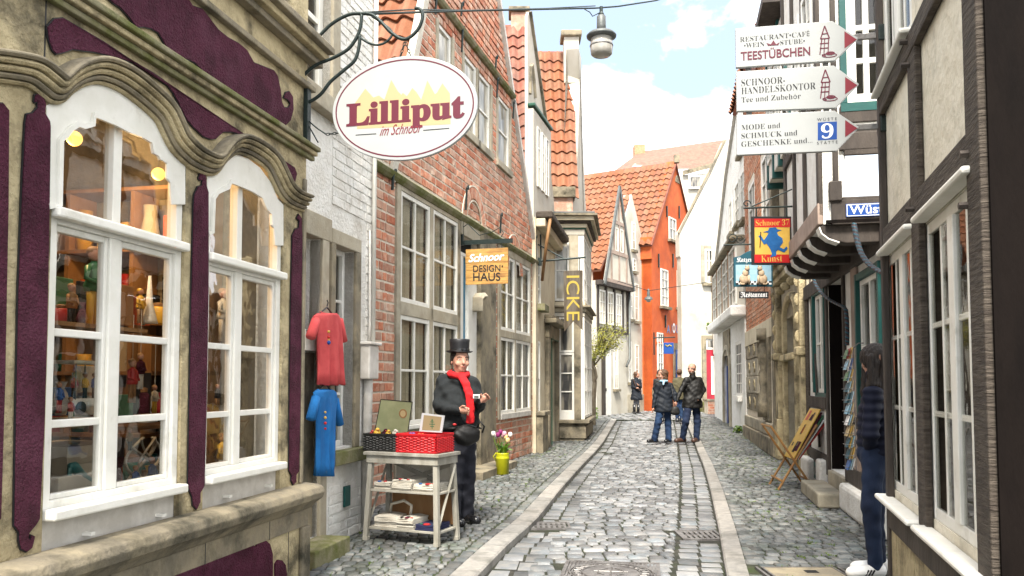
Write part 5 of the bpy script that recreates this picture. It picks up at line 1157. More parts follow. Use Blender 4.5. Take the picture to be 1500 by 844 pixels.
# brick pier before the red door
p0 = at(1037, 600, 32.2); p1 = at(1052, 600, 32.2); FP = Frame(p0[0], 32.2, 1, 0, -1)
T = thing('brick_pier', 'low brick pier with a stone cap beside the red door steps', 'pier', (p0[0] + .25, 32.4, .2)); zt = FP.q(1044, 588)[1]
M(FP).box(0, p1[0] - p0[0], -.6, 0, .1, zt).build('pier_core', 'mortar', T, T); bricks(T, FP, [(0, .2), (p1[0] - p0[0], .2), (p1[0] - p0[0], zt), (0, zt)], [], 0, .2, .1, .015, 'brick'); M(FP).box(-.04, p1[0] - p0[0] + .04, -.64, .04, zt, zt + .08).build('pier_cap', 'sandgrey', T, T, bevel=.01)
M(F8).tube([F8.P(q(1043, 400)[0] - 0, .12, q(1043, 360)[1]), F8.P(q(1043, 400)[0], .12, q(1043, 518)[1]), F8.P(q(1048, 400)[0], .2, q(1046, 530)[1])], .06, 8).build('rain_pipe', 'zinc', H8, H8, smooth=True)
# ================================================================ near half timbered house (right foreground)
FR = Frame(.862 + .29 * 2.86, 2.86, .29, 1, 1); q = FR.q
e1 = FR.sx(1303, 0, 500)
T = thing('timbered_house', 'half timbered house with cream plaster panels and tall white casement windows at the right edge', 'house', FR.P(e1, 0, 0), FR.ang()); HR = T
sP0 = q(1462, 422)[0]; sP1 = q(1436, 300)[0]; sM0, sM1 = q(1363, 560)[0], q(1351, 560)[0]
zS = (q(1450, 832)[1] + q(1360, 757)[1]) / 2
zB0 = (q(1295, 335)[1] + q(1436, 200)[1]) / 2                           # top of the lower beam
zL = (q(1347.5, 332)[1] + q(1437, 262)[1]) / 2; zL2 = (q(1292, 378)[1] + q(1343, 335)[1]) / 2
zU0 = (q(1290, 170)[1] + q(1385, 14)[1]) / 2; zU1 = (q(1287, 147)[1] + q(1367, 2)[1]) / 2
A = (q(1448, 560)[0], q(1360, 560)[0]); B = (q(1350.5, 560)[0], q(1302, 560)[0])
wA = (A[0], A[1], zS + .02, zL); wB = (B[0], B[1], zS + .02, zL2 - .02)
zt = 5.6
wU = (q(1388, -10)[0] , q(1291, 60)[0], zU1 + .03, zt - .2)
m = M(FR); wall(m, [(sP0, 0), (e1, 0), (e1, zt), (sP0, zt)], [wA, wB, (sM1 + .02, e1 - .06, zU1 + .03, 5.3)], -.3, 0); m.build('wall', 'fachw', T, T)
M(FR).box(sP0 + .01, e1 - .01, -2.5, -2.4, 0, zt).build('inner_wall', 'room', T, T)
FRs = FR.perp(sP0, 0); 
M(FR).box(e1 - .25, e1 - .002, -3, -.301, 0, zt).build('end_wall', 'fachw', T, T)
# near end: dark tarred side wall
M(FR).box(sP0 - .02, sP0 - .001, -3.2, .02, -.05, zt).build('tarred_side_wall', 'blacktimber', T, T)
w = sP1 - sP0
def tb(a0, a1, z0, z1, n=.035, mt='timberlit', nm='timber_beam'): return M(FR).box(a0, a1, .001, n, z0, z1).build(nm, mt, T, T, bevel=.008)
tb(sP0, sP1, 0, zt, .045, 'timberlit', 'corner_post')
tb(e1 - .07, e1 + .01, 0, zt, .04, 'timber', 'corner_post')
tb(sM0, sM1, zS - .04, zU0, .034, 'timberlit', 'timber_post')
tb(sP1, sM0, zL + .05, zB0); tb(sM1, e1 - .071, zL2 + .03, zB0, .036)
tb(sP1, e1 - .071, zU0, zU1 - .02, .038)
tb(sP1, e1 - .071, zS - .20, zS - .055, .045, 'timber')
k = 0; a = sP1
while a < e1 - .1:
    b = min(a + .27, e1 - .07); M(FR).box(a + .006, b - .004, .001, .022 + .004 * (k % 2), .0, zS - .202).build('plinth_slab', 'sand', T, T, bevel=.004); a = b; k += 1
for (a0, a1, z, n1, mt) in ((sP1 - .06, sM0 - .02, zL, .075, 'white'), (sM1 - .02, e1 - .05, zL2 - .02, .075, 'white'), (A[0] - .05, A[1] + .02, zS - .05, .095, 'white'), (B[0] - .02, B[1] + .03, zS - .05, .095, 'white'), (sM1 - .08, e1 - .02, zU1 - .02, .08, 'white')):
    M(FR).prism([(a0, z), (a1, z), (a1, z + .03), (a0, z + .03)], .001, n1).build('window_ledge', mt, T, T, bevel=.012)
rz = lambda w_: [w_[2], (q(1370, 606)[1] + q(1440, 619)[1]) / 2, (q(1370, 474.5)[1] + q(1437, 454.5)[1]) / 2, w_[3]]
for w_ in (wA, wB): window(T, FR, *w_, n=-.03, fw=.055, cols=4, rows=3, rowz=rz(w_), bw=.028, tw=.10, thick=(2,), dep=.026, g='glass', curtain=False, name='window')
window(T, FR, sM1 + .02, e1 - .06, zU1 + .03, 5.3, n=-.03, fw=.07, cols=4, rows=3, thick=(2,), bw=.03, tw=.10, dep=.028, g='glass')
for px, py in ((1341, 60), (1439, 224), (1350, 306), (1343, 94), (1437, 300)): a, z = q(px, py); M(FR).tube([FR.P(a, .03, z), FR.P(a, .075, z)], .014, 6).build('timber_peg', 'timber', T, T)

# ================================================================ timbered house with the jetty
FG = Frame(1.845 + .21 * 7.35, 7.35, .21, 1, 1); q = FG.q; sc_ = 1.0
T = thing('jettied_house', 'half timbered house with white panels, an overhanging upper floor and teal windows', 'house', FG.P(1.5, 0, 0), FG.ang()); HJ = T
sE = q(1184, 560)[0]                     # far end of the timber frame
yN = 0.0
zj = q(1200, 395)[1] 
zJ = 2.85
zsill = (q(1183, 580)[1] + q(1214, 582)[1]) / 2
zr1 = (q(1183, 652)[1]); 
wl = (q(1212, 500)[0], q(1194, 500)[0], q(1203, 580)[1] + .02, q(1203, 421)[1]); dr = (q(1239, 560)[0], q(1216, 560)[0], .33, q(1228, 408)[1]); wr = (.18, q(1259, 500)[0], q(1275, 612)[1], q(1275, 392)[1])
m = M(FG); wall(m, [(0, -.02), (sE, -.02), (sE, zJ), (0, zJ)], [wl, dr, wr], -.3, 0); m.build('wall', 'whitewash', T, T)
def tg(a0, a1, z0, z1, n=.03, mt='timber', nm='timber_beam'): return M(FG).box(min(a0, a1), max(a0, a1), .001, n, z0, z1).build(nm, mt, T, T, bevel=.008)
S = lambda px, py=560: q(px, py)[0]
tg(S(1187), S(1183), .35, zJ, .028, 'timberlit', 'timber_post')
tg(S(1241.5), S(1239), .3, zJ, .032, 'timber', 'timber_post'); tg(S(1215.5), S(1212.5), .3, zJ, .03, 'timber', 'timber_post'); tg(S(1261), S(1253), .3, zJ, .032, 'pinktimber', 'timber_post')
zs_ = q(1200, 581)[1]; zs2 = q(1200, 598)[1]
tg(S(1212), S(1187.5), zs2, zs_, .034); tg(0, S(1241.8), q(1270, 632)[1], q(1270, 613)[1], .034); tg(0, S(1242), q(1250, 708)[1], q(1250, 684)[1], .036)
tg(S(1215), S(1187.5), q(1200, 683)[1] - .03, q(1200, 660)[1], .036); tg(0, sE, zJ - .22, zJ - .02, .05)
for p_, q_ in (((1188, 410), (1199, 578)), ((1199, 600), (1202, 655)), ((1190, 440), (1193, 560))): bar(M(FG), FG, q(*p_), q(*q_), .05, .001, .026).build('timber_brace', 'timber', T, T)
# plinth blocks
for px0, px1, y1, y0 in ((1193.5, 1180, 668, 706), (1212, 1206, 672, 712)): M(FG).box(S(px0), S(px1), .001, .12, 0, q((px0 + px1) / 2, y1)[1]).build('plinth_block', 'whitewash', T, T, bevel=.03)
M(FG).box(0.02, min(S(1242.5), 1.90), .001, .13, 0, q(1255, 712)[1]).build('plinth_block', 'whitewash', T, T, bevel=.04)
cw = (S(1206), S(1194), .08, q(1200, 678)[1]); M(FG).box(cw[0], cw[1], .001, .04, cw[2], cw[3]).build('cellar_window', 'teal', T, T, bevel=.005); M(FG).box(cw[0] + .08, cw[1] - .08, .041, .045, cw[2] + .06, cw[3] - .06).build('cellar_glass', 'glassfar', T, T)
for w_ in (wl, wr):
    M(FG).box(w_[0] + .002, w_[1] - .002, -.06, .02, w_[2] - .06, w_[2] + .02).build('window_sill', 'teal', T, T, bevel=.005)
    for a0, a1 in ((w_[0] + .002, w_[0] + .07), (w_[1] - .07, w_[1] - .002)): M(FG).box(a0, a1, -.06, .045, w_[2] + .02, w_[3]).build('window_casing', 'teal', T, T, bevel=.005)
    M(FG).box(w_[0] + .07, w_[1] - .07, -.06, .04, w_[3] - .07, w_[3] - .001).build('window_casing', 'teal', T, T, bevel=.005)
    window(T, FG, w_[0] + .072, w_[1] - .072, w_[2] + .022, w_[3] - .072, n=-.05, fw=.055, cols=2, rows=2, dep=.05, g='glass', bw=.03, tw=.06, thick=(1,))
M(FG).box(dr[0], dr[1], -1.4, -1.38, .2, dr[3]).build('passage_wall', 'room', T, T)
for a in (dr[0] + .002, dr[1] - .03): M(FG).box(a, a + .028, -.5, -.0, .33, dr[3]).build('door_frame', 'blacktimber', T, T)
M(FG).box(dr[0] + .03, dr[0] + .07, -.95, -.12, .33, dr[3] - .05).build('open_door', 'blacktimber', T, T)
M(FG).box(dr[0] + .002, dr[1] - .002, -.5, .05, 0, .32).build('upper_step', 'sandpale', T, T, bevel=.012)
# lower stone step
solo(M(FG).box(1.92, 3.3, .055, .35, 0, .165), 'stone_step', 'sandpale', 'broad worn stone block step before the dark doorway', 'step', bevel=.02)
# upper floor
pj = .53; sF = 2.72
def up(o0, o1): pass
FJ = Frame(*FG.P(.05, pj, 0)[:2], .21, 1, 1); qj = FJ.q
zb = zJ + .20; zt = 6.6
M(FJ).box(0, sF, -.2, 0, zb - .18, zt).build('upper_wall', 'whitewash', T, T); 
FN = FG.perp(.05, 0); qn = FN.q          # the end wall that looks down the lane; s runs towards the lane
if np.dot(FN.a, FG.b) < 0: raise Exception
sl_, sr_ = pj, -2.6
winN = (qn(1290, 80)[0] - .05, qn(1229, 80)[0], qn(1250, 152)[1], qn(1250, -20)[1])
m = M(FN); wall(m, [(sr_, zb), (pj - .205, zb), (pj - .205, zt), (sr_, zt)], [winN], -.2, 0); m.build('upper_end_wall', 'whitewash', T, T)
M(FN).box(sr_, .0, -.25, -.001, -.02, zb - .19).build('end_wall', 'whitewash', T, T)
def tn(px0, px1, y0, y1, n=.03, mt='timber', nm='timber_beam'):
    a0, z1 = qn(px0, y0); a1, z0 = qn(px1, y1); return M(FN).box(min(a0, a1), max(a0, a1), .001, n, z0, z1).build(nm, mt, T, T, bevel=.01)
tn(1213, 1228, -60, 294, .05, 'timber', 'corner_post'); tn(1213, 1232, 268, 296, .07, 'timber', 'post_foot'); tn(1229, 1335, 157, 176, .035); tn(1233, 1335, 290, 302, .045); tn(1236, 1335, 177, 190, .02, 'white', 'white_rail'); tn(1235, 1335, 191, 224, .03)
tn(1228.2, 1335, 196, 216, .034)
M(FN).box(winN[0], winN[1], -.02, .04, winN[2] - .08, winN[2]).build('window_sill', 'teal', T, T); M(FN).box(winN[1] - .06, winN[1] - .001, -.05, .04, winN[2] + .001, winN[3]).build('window_casing', 'teal', T, T, bevel=.004)
window(T, FN, winN[0], winN[1] - .061, winN[2] + .001, winN[3], n=-.05, fw=.085, cols=2, rows=3, dep=.06, g='glass', bw=.05)
# street front of the upper floor
def tj(a0, a1, z0, z1, n=.03, mt='timber', nm='timber_beam'): return M(FJ).box(a0, a1, .001, n, z0, z1).build(nm, mt, T, T, bevel=.008)
tj(0, .12, zb - .1, zt, .04, 'timber', 'corner_post'); tj(0.0, sF, zb - .18, zb + .02, .05, 'pinktimber')
for a in (.95, 1.75, 2.6): tj(a, a + .09, zb + .03, zt, .035, 'timber', 'timber_post')
for z in (zb + 1.0,): tj(.12, sF, z, z + .12, .036)
bar(M(FJ), FJ, (1.0, zb + 1.1), (1.7, zb + 2.1), .09, .001, .033).build('timber_brace', 'teal', T, T); bar(M(FJ), FJ, (1.85, zb + 1.1), (2.5, zb + 2.3), .09, .001, .033).build('timber_brace', 'teal', T, T)
for a0 in (.2, 1.08): window(T, FJ, a0, a0 + .62, zb + 1.25, zb + 2.3, n=.002, dep=.05, fw=.06, cols=2, rows=3, fm='white', g='glassfar', split=False)
# joists with scroll ends
for k, a in enumerate((.06, .72, 1.38, 2.04, 2.62)):
    m = M(FG); pr = [(.0, zJ - .0), (.0, zJ - .03)]
    P = FG.P(a, 0, 0); f = Frame(*P[:2], FG.b[0], FG.b[1], -1)
    if np.dot(f.b, -FG.a) < 0: f.b = -f.b
    out = [(-2.4, zJ + .02), (-2.4, zJ - .14), (pj - .2, zJ - .16), (pj - .08, zJ - .13), (pj + .0, zJ - .07), (pj + .03, zJ + .0), (pj + .01, zJ + .02)]
    j = M(f).prism(out, -.17, 0).build('joist', 'timber', T, T, bevel=.01)
    M(f).sweep([(pj - .14, zJ - .145), (pj - .05, zJ - .11), (pj + .01, zJ - .06), (pj + .03, zJ)], [(-.17, 0), (.001, 0), (.001, -.012), (-.17, -.012)]).build('scroll_end', 'white', j, T)
M(FG).box(0, sF, -2.4, pj - .02, zJ + .021, zJ + .05).build('jetty_soffit', 'blacktimber', T, T)
# orange-pink stone portal, part of the next building
F9 = Frame(*FG.P(sE + .002, 0, 0)[:2], .20, 1, 1); q = F9.q
e9 = F9.sx(1143, 0, 600)
T = thing('portal_house', 'pale stone front with a carved round arched niche between pilasters', 'building', F9.P(e9 / 2, 0, 0), F9.ang()); HP = T
nz_ = (q(1172, 600)[0], q(1155, 600)[0]); ztn = q(1163, 437)[1]; zsp = q(1163, 462)[1]; zc = q(1163, 392)[1]
m = M(F9); wall(m, [(0, 0), (e9, 0), (e9, 7.5), (0, 7.5)], [(nz_[0], nz_[1], -.01, zsp)], -.5, 0); m.build('wall', 'sandpale', T, T)
r_ = (nz_[1] - nz_[0]) / 2; cx_ = (nz_[0] + nz_[1]) / 2
M(F9).box(nz_[0], nz_[1], -.48, -.42, 0, zsp).build('niche_back', 'sandgrey', T, T)
arc = [(cx_ + (r_ + .0) * math.cos(t), zsp + (ztn - zsp) * math.sin(t)) for t in [math.pi * k / 14 for k in range(15)]]
M(F9).prism(arc, .002, .01).build('niche_arch_shadow', 'sandgrey', T, T)
M(F9).sweep([(nz_[1] + .06, .2)] + [(cx_ + (r_ + .06) * math.cos(t), zsp + (ztn - zsp + .06) * math.sin(t)) for t in [math.pi * k / 14 for k in range(15)]] + [(nz_[0] - .06, .2)], [(.001, -.07), (.07, -.06), (.09, 0), (.07, .06), (.001, .07)]).build('arch_moulding', 'sand', T, T)
ms_ = []
z = .1
while z < zsp - .1:
    ms_.append(wmat(F9.P(cx_, -.40, z + .12), F9.a * (2 * r_ - .04), F9.b * .03, np.array((0, 0, .22)))); z += .24
pieces(T, 'niche_stone', BRICKS, ms_, 'sandgrey')
for a0, a1 in ((.04, .32), (e9 - .5, e9 - .08)):
    M(F9).box(a0, a1, .001, .12, 0, .75).build('pilaster_base', 'sand', T, T, bevel=.02); M(F9).box(a0 + .03, a1 - .03, .001, .09, .75, q(1163, 525)[1]).build('pilaster', 'sand', T, T, bevel=.015)
    zc1 = q(1163, 525)[1]; M(F9).box(a0, a1, .001, .16, zc1, zc1 + .14).build('capital', 'sand', T, T, bevel=.03); M(F9).box(a0 + .04, a1 - .04, .001, .1, zc1 + .14, zc - .1).build('upper_pilaster', 'sand', T, T, bevel=.02)
    for k in range(4): M().sphere(F9.P((a0 + a1) / 2, .10, zc1 + .3 + k * .28), .06, 8, 6, (1, .4, 1.6)).build('carving', 'sand', T, T)
M(F9).box(nz_[0] - .1, nz_[1] + .1, .0, .13, q(1163, 528)[1], q(1163, 518)[1]).build('impost', 'sand', T, T, bevel=.02)
for k in range(3):
    M(F9).box(.0, e9 - .04, .001, .14 + .05 * k, zc - .1 + .12 * k, zc + .018 + .12 * k).build('entablature', 'sand', T, T, bevel=.02)
for k in range(5): M().sphere(F9.P(.25 + k * (e9 - .4) / 4, .08, (ztn + zc) / 2), .09, 8, 6, (1, .35, .8)).build('carving', 'sand', T, T)
M(F9).box(e9 - .34, e9 + .0, .001, .14, zc + .4, 7.4).build('corner_pilaster', 'sandgrey', T, T, bevel=.02)
# ================================================================ brick house with carved ground floor
FB = Frame(*F9.P(e9 + .002, 0, 0)[:2], .18, 1, 1); q = FB.q
eB = FB.sx(1095.5, 0, 600); gB = .05
T = thing('carved_brick_house', 'orange brick house above a carved sandstone shopfront', 'house', FB.P(eB / 2, 0, gB), FB.ang()); HB = T
zb_ = (q(1141, 461)[1] + q(1096, 484)[1]) / 2; zlt = (q(1140, 494)[1] + q(1100, 505)[1]) / 2; ztB = 8.6
d1 = (q(1141, 600)[0], q(1131, 600)[0], .62, q(1137, 490)[1]); d2 = (q(1121, 600)[0], q(1113, 600)[0], .7, q(1117, 500)[1])
uws = [(1.0, 2.3, q(1130, 345)[1] + .2, q(1130, 345)[1] + 1.9), (3.6, 4.9, q(1130, 345)[1] + .2, q(1130, 345)[1] + 1.9)]
m = M(FB); wall(m, [(0, 0), (eB, 0), (eB, ztB), (0, ztB)], [d1, d2] + uws, -.4, 0); m.build('wall', 'mortar', T, T)
bricks(T, FB, [(0.3, zb_), (eB, zb_), (eB, ztB), (0.3, ztB)], [(u[0] - .1, u[1] + .1, u[2] - .1, u[3] + .1) for u in uws], 0, .26, .10, .014, 'brickor', 300, 'brick', .012)
M(FB).box(0, eB, .001, .05, zlt + .02, zb_ - .01).build('fascia_band', 'cream', T, T, bevel=.01)
M(FB).box(0, .28, .001, .1, 0, ztB).build('corner_pilaster', 'sandgrey', T, T, bevel=.01)
for u in uws: window(T, FB, *u, n=-.05, fw=.09, cols=2, rows=3, g='glassfar', split=False, sill=(.1, .1, .12, 'cream'))
for d_ in (d1, d2):
    M(FB).box(d_[0], d_[1], -.2, -.15, d_[2], d_[3]).build('window_glass' if d_ is d2 else 'door', 'glassfar' if d_ is d2 else 'room', T, T)
window(T, FB, d2[0] + .05, d2[1], d2[2], d2[3], n=-.12, fw=.07, cols=2, rows=2, g='glassfar', split=False)
a, z = q(1126, 560); cxs = a
m = M(); m.lathe([(.16, 0), (.16, .3), (.13, .35), (.10, .6), (.13, .9), (.09, 1.0), (.13, 1.15), (.15, 1.4), (.10, 1.55), (.12, 1.65), (.11, 1.8), (.16, 1.85), (.16, d1[3] - .75)], FB.P(cxs, .08, .7), 10); m.build('carved_figure_column', 'sandgrey', T, T, smooth=True)
M(FB).box(d1[1] + .02, d2[0] - .02, -.3, .06, .62, d1[3]).build('mullion_pier', 'sandgrey', T, T, bevel=.02)
zc_ = .75; k = 0
while zc_ < zlt - .1:
    h_ = .42; M(FB).box(d2[1] + .03, eB - .05, .001, .03 + .012 * (k % 2), zc_, min(zc_ + h_ - .02, zlt)).build('carved_block', 'sandpale' if k % 3 else 'sandgrey', T, T, bevel=.01); 
    for j in range(2): M(FB).sweep([(d2[1] + .6 + j * 1.1 + .14 * math.cos(t), zc_ + .2 + .12 * math.sin(t)) for t in [k_ * .7 for k_ in range(8)]], [(.04, -.02), (.06, 0), (.04, .02)]).build('carving', 'sand', T, T)
    zc_ += h_; k += 1
a = 0; k = 0
while a < eB - .1:
    b = min(a + .85, eB); M(FB).box(a + .01, b - .01, .001, .14, 0, .34).build('plinth_stone', 'sandgrey', T, T, bevel=.02); M(FB).box(a + .01, b - .01, .001, .09, .35, .60).build('plinth_stone', 'sandpale', T, T, bevel=.02); a = b
# roof edge tiles above towards the white house
tA, tB_ = FB.P(eB - 2.2, .3, 0), FB.P(eB + .1, .3, 0)
tiled_roof(T, np.array((tB_[0], tB_[1], 8.55)), np.array((tA[0] - .5, tA[1] - 2.5, 8.55)), np.array((tA[0] + 2.2, tA[1] - 2.9, 12)), np.array((tB_[0] + 2.6, tB_[1] - .4, 12)), .26, .36, 'tile', limit=100)
# ================================================================ white house with an oriel
FW = Frame(*FB.P(eB + .002, 0, 0)[:2], .16, 1, 1); q = FW.q
eW = FW.sx(1049, 0, 600); gW = .1
T = thing('white_oriel_house', 'white painted brick house with an arched doorway and a leaded oriel bay', 'house', FW.P(eW / 2, 0, gW), FW.ang()); HW = T
dA = (q(1073, 560)[0], q(1064, 560)[0], .1, q(1068, 512)[1]); wA_ = (q(1089, 560)[0], q(1080.5, 560)[0], q(1085, 580)[1], q(1085, 500)[1])
xa, xb = 0, eW
ztop = [(0, q(1095, 100)[1]), (0.4, q(1092, 60)[1])]
out = [(0, 0), (eW, 0), (eW, q(1049, 470)[1]), (eW, q(1051, 392)[1]), (q(1062, 260)[0], q(1062, 260)[1]), (q(1078, 150)[0], q(1078, 150)[1]), (0, q(1094, 105)[1])]
m = M(FW); m.prism(out, -.4, -.05); m.build('wall', 'whitewash', T, T)
m = M(FW); wall(m, [(0, 0), (eW, 0), (eW, q(1060, 475)[1]), (0, q(1060, 475)[1])], [dA, wA_], -.049, .05); m.build('ground_wall', 'whitewash', T, T)
M(FW).box(dA[0], dA[1], -.045, -.03, dA[2], dA[3]).build('door', 'room', T, T); M(FW).box(dA[1] - .2, dA[1], -.029, -.01, dA[2], dA[3] - .5).build('door_leaf', 'blueprint', T, T)
c_ = (dA[0] + dA[1]) / 2; r_ = (dA[1] - dA[0]) / 2
M(FW).sweep([(c_ + (r_ + .08) * math.cos(t), dA[3] - .55 + .62 * math.sin(t)) for t in [math.pi * k / 10 for k in range(11)]], [(.05, -.09), (.12, -.07), (.12, .07), (.05, .09)]).build('arch_moulding', 'sandpale', T, T)
for s_ in (dA[0] - .12, dA[1] + .12): M(FW).box(s_ - .08, s_ + .08, .051, .12, .05, dA[3] - .5).build('door_jamb', 'sandpale', T, T)
M(FW).prism([(dA[0] - .1, dA[3] - .2), (dA[1] + .1, dA[3] - .2), (dA[1] + .1, dA[3] + .6), (dA[0] - .1, dA[3] + .6)], .051, .09).build('door_head', 'sandgrey', T, T)
window(T, FW, *wA_, n=-.0, fw=.08, cols=3, rows=5, g='glassfar', split=False, dep=.04); M(FW).box(wA_[0] - .1, wA_[1] + .1, .051, .16, wA_[2] - .14, wA_[2]).build('window_sill', 'whitewash', T, T)
zo0, zo1 = q(1070, 462)[1], q(1070, 385)[1]; a0, a1 = q(1094, 430)[0], q(1053, 430)[0]
M(FW).box(a0 + .05, a1, .001, .42, zo0 - .35, zo0 - .05).build('oriel_shelf', 'whitewash', T, T, bevel=.06)
M(FW).box(a0 + .3, a1 - .2, .001, .20, zo0 - .04, zo1 + .1).build('oriel', 'creamwhite', T, T)
for k in range(4):
    w_ = (a1 - a0 - .6) / 4; s_ = a0 + .35 + k * w_; window(T, FW, s_, s_ + w_ - .12, zo0, zo1, n=.201, dep=.05, fw=.06, cols=2, rows=4, g='glasscream', split=False)
    M(FW).box(s_ + w_ - .11, s_ + w_ - .03, .201, .27, zo0 - .03, zo1 + .08).build('oriel_post', 'wood', T, T)
M(FW).box(a0 + .2, a1 - .1, .001, .4, zo1 + .1, zo1 + .22).build('oriel_cornice', 'sandgrey', T, T, bevel=.03)
for x0_, x1_, y0_, y1_ in ((1082, 1076, 262, 325), (1090, 1084.5, 245, 320), (1072, 1068, 290, 340), (1086, 1081, 180, 220)): s0_, s1_ = q(x0_, y0_)[0], q(x1_, y0_)[0]; window(T, FW, s0_, s1_, q(x0_, y1_)[1], q(x0_, y0_)[1], n=-.04, dep=.05, fw=.07, cols=2, rows=3, g='glasscream', split=False, sill=(.1, .08, .1, 'sandgrey'))
M(FW).sweep([out[3], out[4], out[5]], [(-.4, 0), (.04, 0), (.04, .07), (-.4, .07)]).build('verge', 'zinc', T, T)
M(FW).box(eW - 1.5, eW + .1, -.03, .12, q(1070, 395)[1] - .05, q(1070, 395)[1] + .1).build('gutter', 'sandgrey', T, T)
# tall backdrop house over the carved one: white timbered storeys behind the arrow signs
F10 = Frame(*F9.P(0, .25, 0)[:2], .2, 1, 1); 
for k in range(3):
    a0 = .2 + k * .8; M(F10).box(a0, a0 + .55, -.25, .0, 5.0, 7.2).build('upper_panel', 'whitewash', HP, HP); window(HP, F10, a0 + .06, a0 + .49, 5.3, 6.8, n=.0, dep=.04, fw=.05, cols=1, rows=2, g='glassfar', split=False)
    M(F10).box(a0 + .56, a0 + .66, -.25, .03, 4.9, 7.3).build('timber_post', 'teal', HP, HP)
M(F10).box(.1, 2.7, -.25, .3, 7.3, 7.45).build('eaves', 'timber', HP, HP)
# things leaning out of the gable above
# ================================================================ signs
def ring(mm, F, a, z, ra, rz, w, n0, n1, k=64):
    P = [(a + ra * math.cos(t), z + rz * math.sin(t)) for t in [2 * math.pi * i / k for i in range(k)]]; Q = [(a + (ra - w) * math.cos(t), z + (rz - w) * math.sin(t)) for t in [2 * math.pi * i / k for i in range(k)]]
    v = [F.P(x, n, y) for n in (n0, n1) for L_ in (P, Q) for x, y in L_]
    f = []
    for i in range(k):
        j = (i + 1) % k; f += [(2 * k + i, 2 * k + j, 3 * k + j, 3 * k + i), (i, 2 * k + i, 2 * k + j, j), (k + i, k + j, 3 * k + j, 3 * k + i), (i, j, k + j, k + i)]
    mm.add(v, f); return mm
def tpx(T, F, s, p0, p1, m, hpx=None, n=.02, **kw):
    "lettering whose baseline runs between two surveyed points"
    a0, z0 = F.q(*p0, n); a1, z1 = F.q(*p1, n); h = None
    if hpx: h = F.q(p0[0], p0[1] - hpx, n)[1] - z0
    return text(T, F, s, a0, z0, n, m, w=a1 - a0, h=h, slope=(z1 - z0) / (a1 - a0), **kw)
GS = F0.perp(c0 - .03); g = GS.q
T = thing('sign_bracket', 'black wrought iron bracket of curved bars fixed to the purple shop corner', 'sign bracket', GS.P(0, 0, g(437, 210)[1]), GS.ang())
a0, z0 = g(433, 208); _, z1 = g(437, 122); M(GS).box(.0, .035, -.03, .03, z0, z1).build('wall_plate', 'iron', T, T, bevel=.004)
def curve(pts, r, name='curved_bar', n=0, m='iron'): return M().tube([GS.P(a, n, z) for a, z in smooth_path([g(*p) for p in pts], 5)], r, 8).build(name, m, T, T, smooth=True)
curve([(440, 118), (441, 108), (447, 85), (462, 60), (485, 36), (510, 22), (530, 20), (545, 22), (558, 32), (572, 47), (588, 57), (600, 55), (613, 42), (619, 25), (616, 14), (608, 12)], .013)
curve([(438, 128), (444, 112), (462, 96), (490, 84), (510, 72), (522, 56), (528, 40), (530, 22)], .013)
curve([(438, 151), (452, 150), (470, 138), (484, 120), (505, 102), (520, 88), (526, 68), (527, 52)], .013)
curve([(526, 54), (538, 62), (552, 66), (565, 62), (574, 52), (572, 44), (560, 34), (545, 24)], .009)
curve([(440, 156), (448, 172), (462, 186), (478, 197)], .005, 'stay_wire'); curve([(440, 160), (450, 180), (466, 209)], .005, 'stay_wire'); curve([(441, 122), (452, 121)], .008, 'bolt')
S_ = thing('oval_sign', 'big white oval shop sign reading Lilliput im Schnoor hanging from the curved bracket', 'sign', GS.P(g(592, 159)[0], 0, g(592, 235)[1]), GS.ang())
ca, cz = g(592, 159); ra = (g(698, 155)[0] - g(486, 163)[0]) / 2; rzz = (g(592, 83)[1] - g(592, 235)[1]) / 2
M(GS).prism([(ca + ra * math.cos(t), cz + rzz * math.sin(t)) for t in [2 * math.pi * i / 64 for i in range(64)]], -.02, .012).build('sign_plate', 'plate', S_, S_, bevel=.004)
ring(M(GS), GS, ca, cz, ra * .955, rzz * .94, .010, .012, .0135).build('border_line', 'maroon', S_, S_)
n = .0132
town = [(523, 189), (520, 151), (535, 130), (547, 143), (555, 140), (563, 146), (572, 120), (573, 117), (583, 134), (588, 139), (590, 136), (596, 141), (598, 138), (604, 129), (610, 135), (617, 146), (626, 118), (637, 138), (640, 136), (648, 122), (659, 137), (660, 182)]
M(GS).prism([g(x, y, n) for x, y in town], .0121, .0128).build('rooftops_print', 'beige', S_, S_)
o = tpx(S_, GS, serif('Lilliput'), (507, 184.5), (681, 171), 'maroon', 43, n=.0142, off=.028)
tpx(S_, GS, 'im Schnoor', (556, 199), (616, 194), 'redarrow', 15, n=.0146, shear=.35)
for p0, p1 in (((521, 198), (551, 196)), ((620, 191), (658, 188))): bar(M(GS), GS, g(*p0, n), g(*p1, n), .006, .0121, .0135).build('printed_line', 'black', S_, S_)
C_ = thing('sign_chain', 'short iron chains that carry the oval sign', 'chain', GS.P(g(595, 60)[0], 0, g(595, 84)[1]), GS.ang())
def chain(p0, p1, nl):
    for i in range(nl):
        a = [g(*p0)[k] + (g(*p1)[k] - g(*p0)[k]) * (i + .5) / nl for k in (0, 1)]; dx, dz = g(*p1)[0] - g(*p0)[0], g(*p1)[1] - g(*p0)[1]; L_ = math.hypot(dx, dz) / nl * .62; h = math.hypot(dx, dz); ux, uz = dx / h, dz / h
        pts = []
        for t in range(11):
            th = t / 10 * 2 * math.pi; u = L_ * math.cos(th); w_ = .008 * math.sin(th); nn = w_ if i % 2 else 0; ww = 0 if i % 2 else w_
            pts.append(GS.P(a[0] + ux * u - uz * ww, nn, a[1] + uz * u + ux * ww))
        M().tube(pts, .0035, 5).build('chain_link', 'iron', C_, C_)
chain((593, 62), (585, 88), 5); chain((594, 62), (604, 88), 5); chain((478, 197), (497, 195), 4)

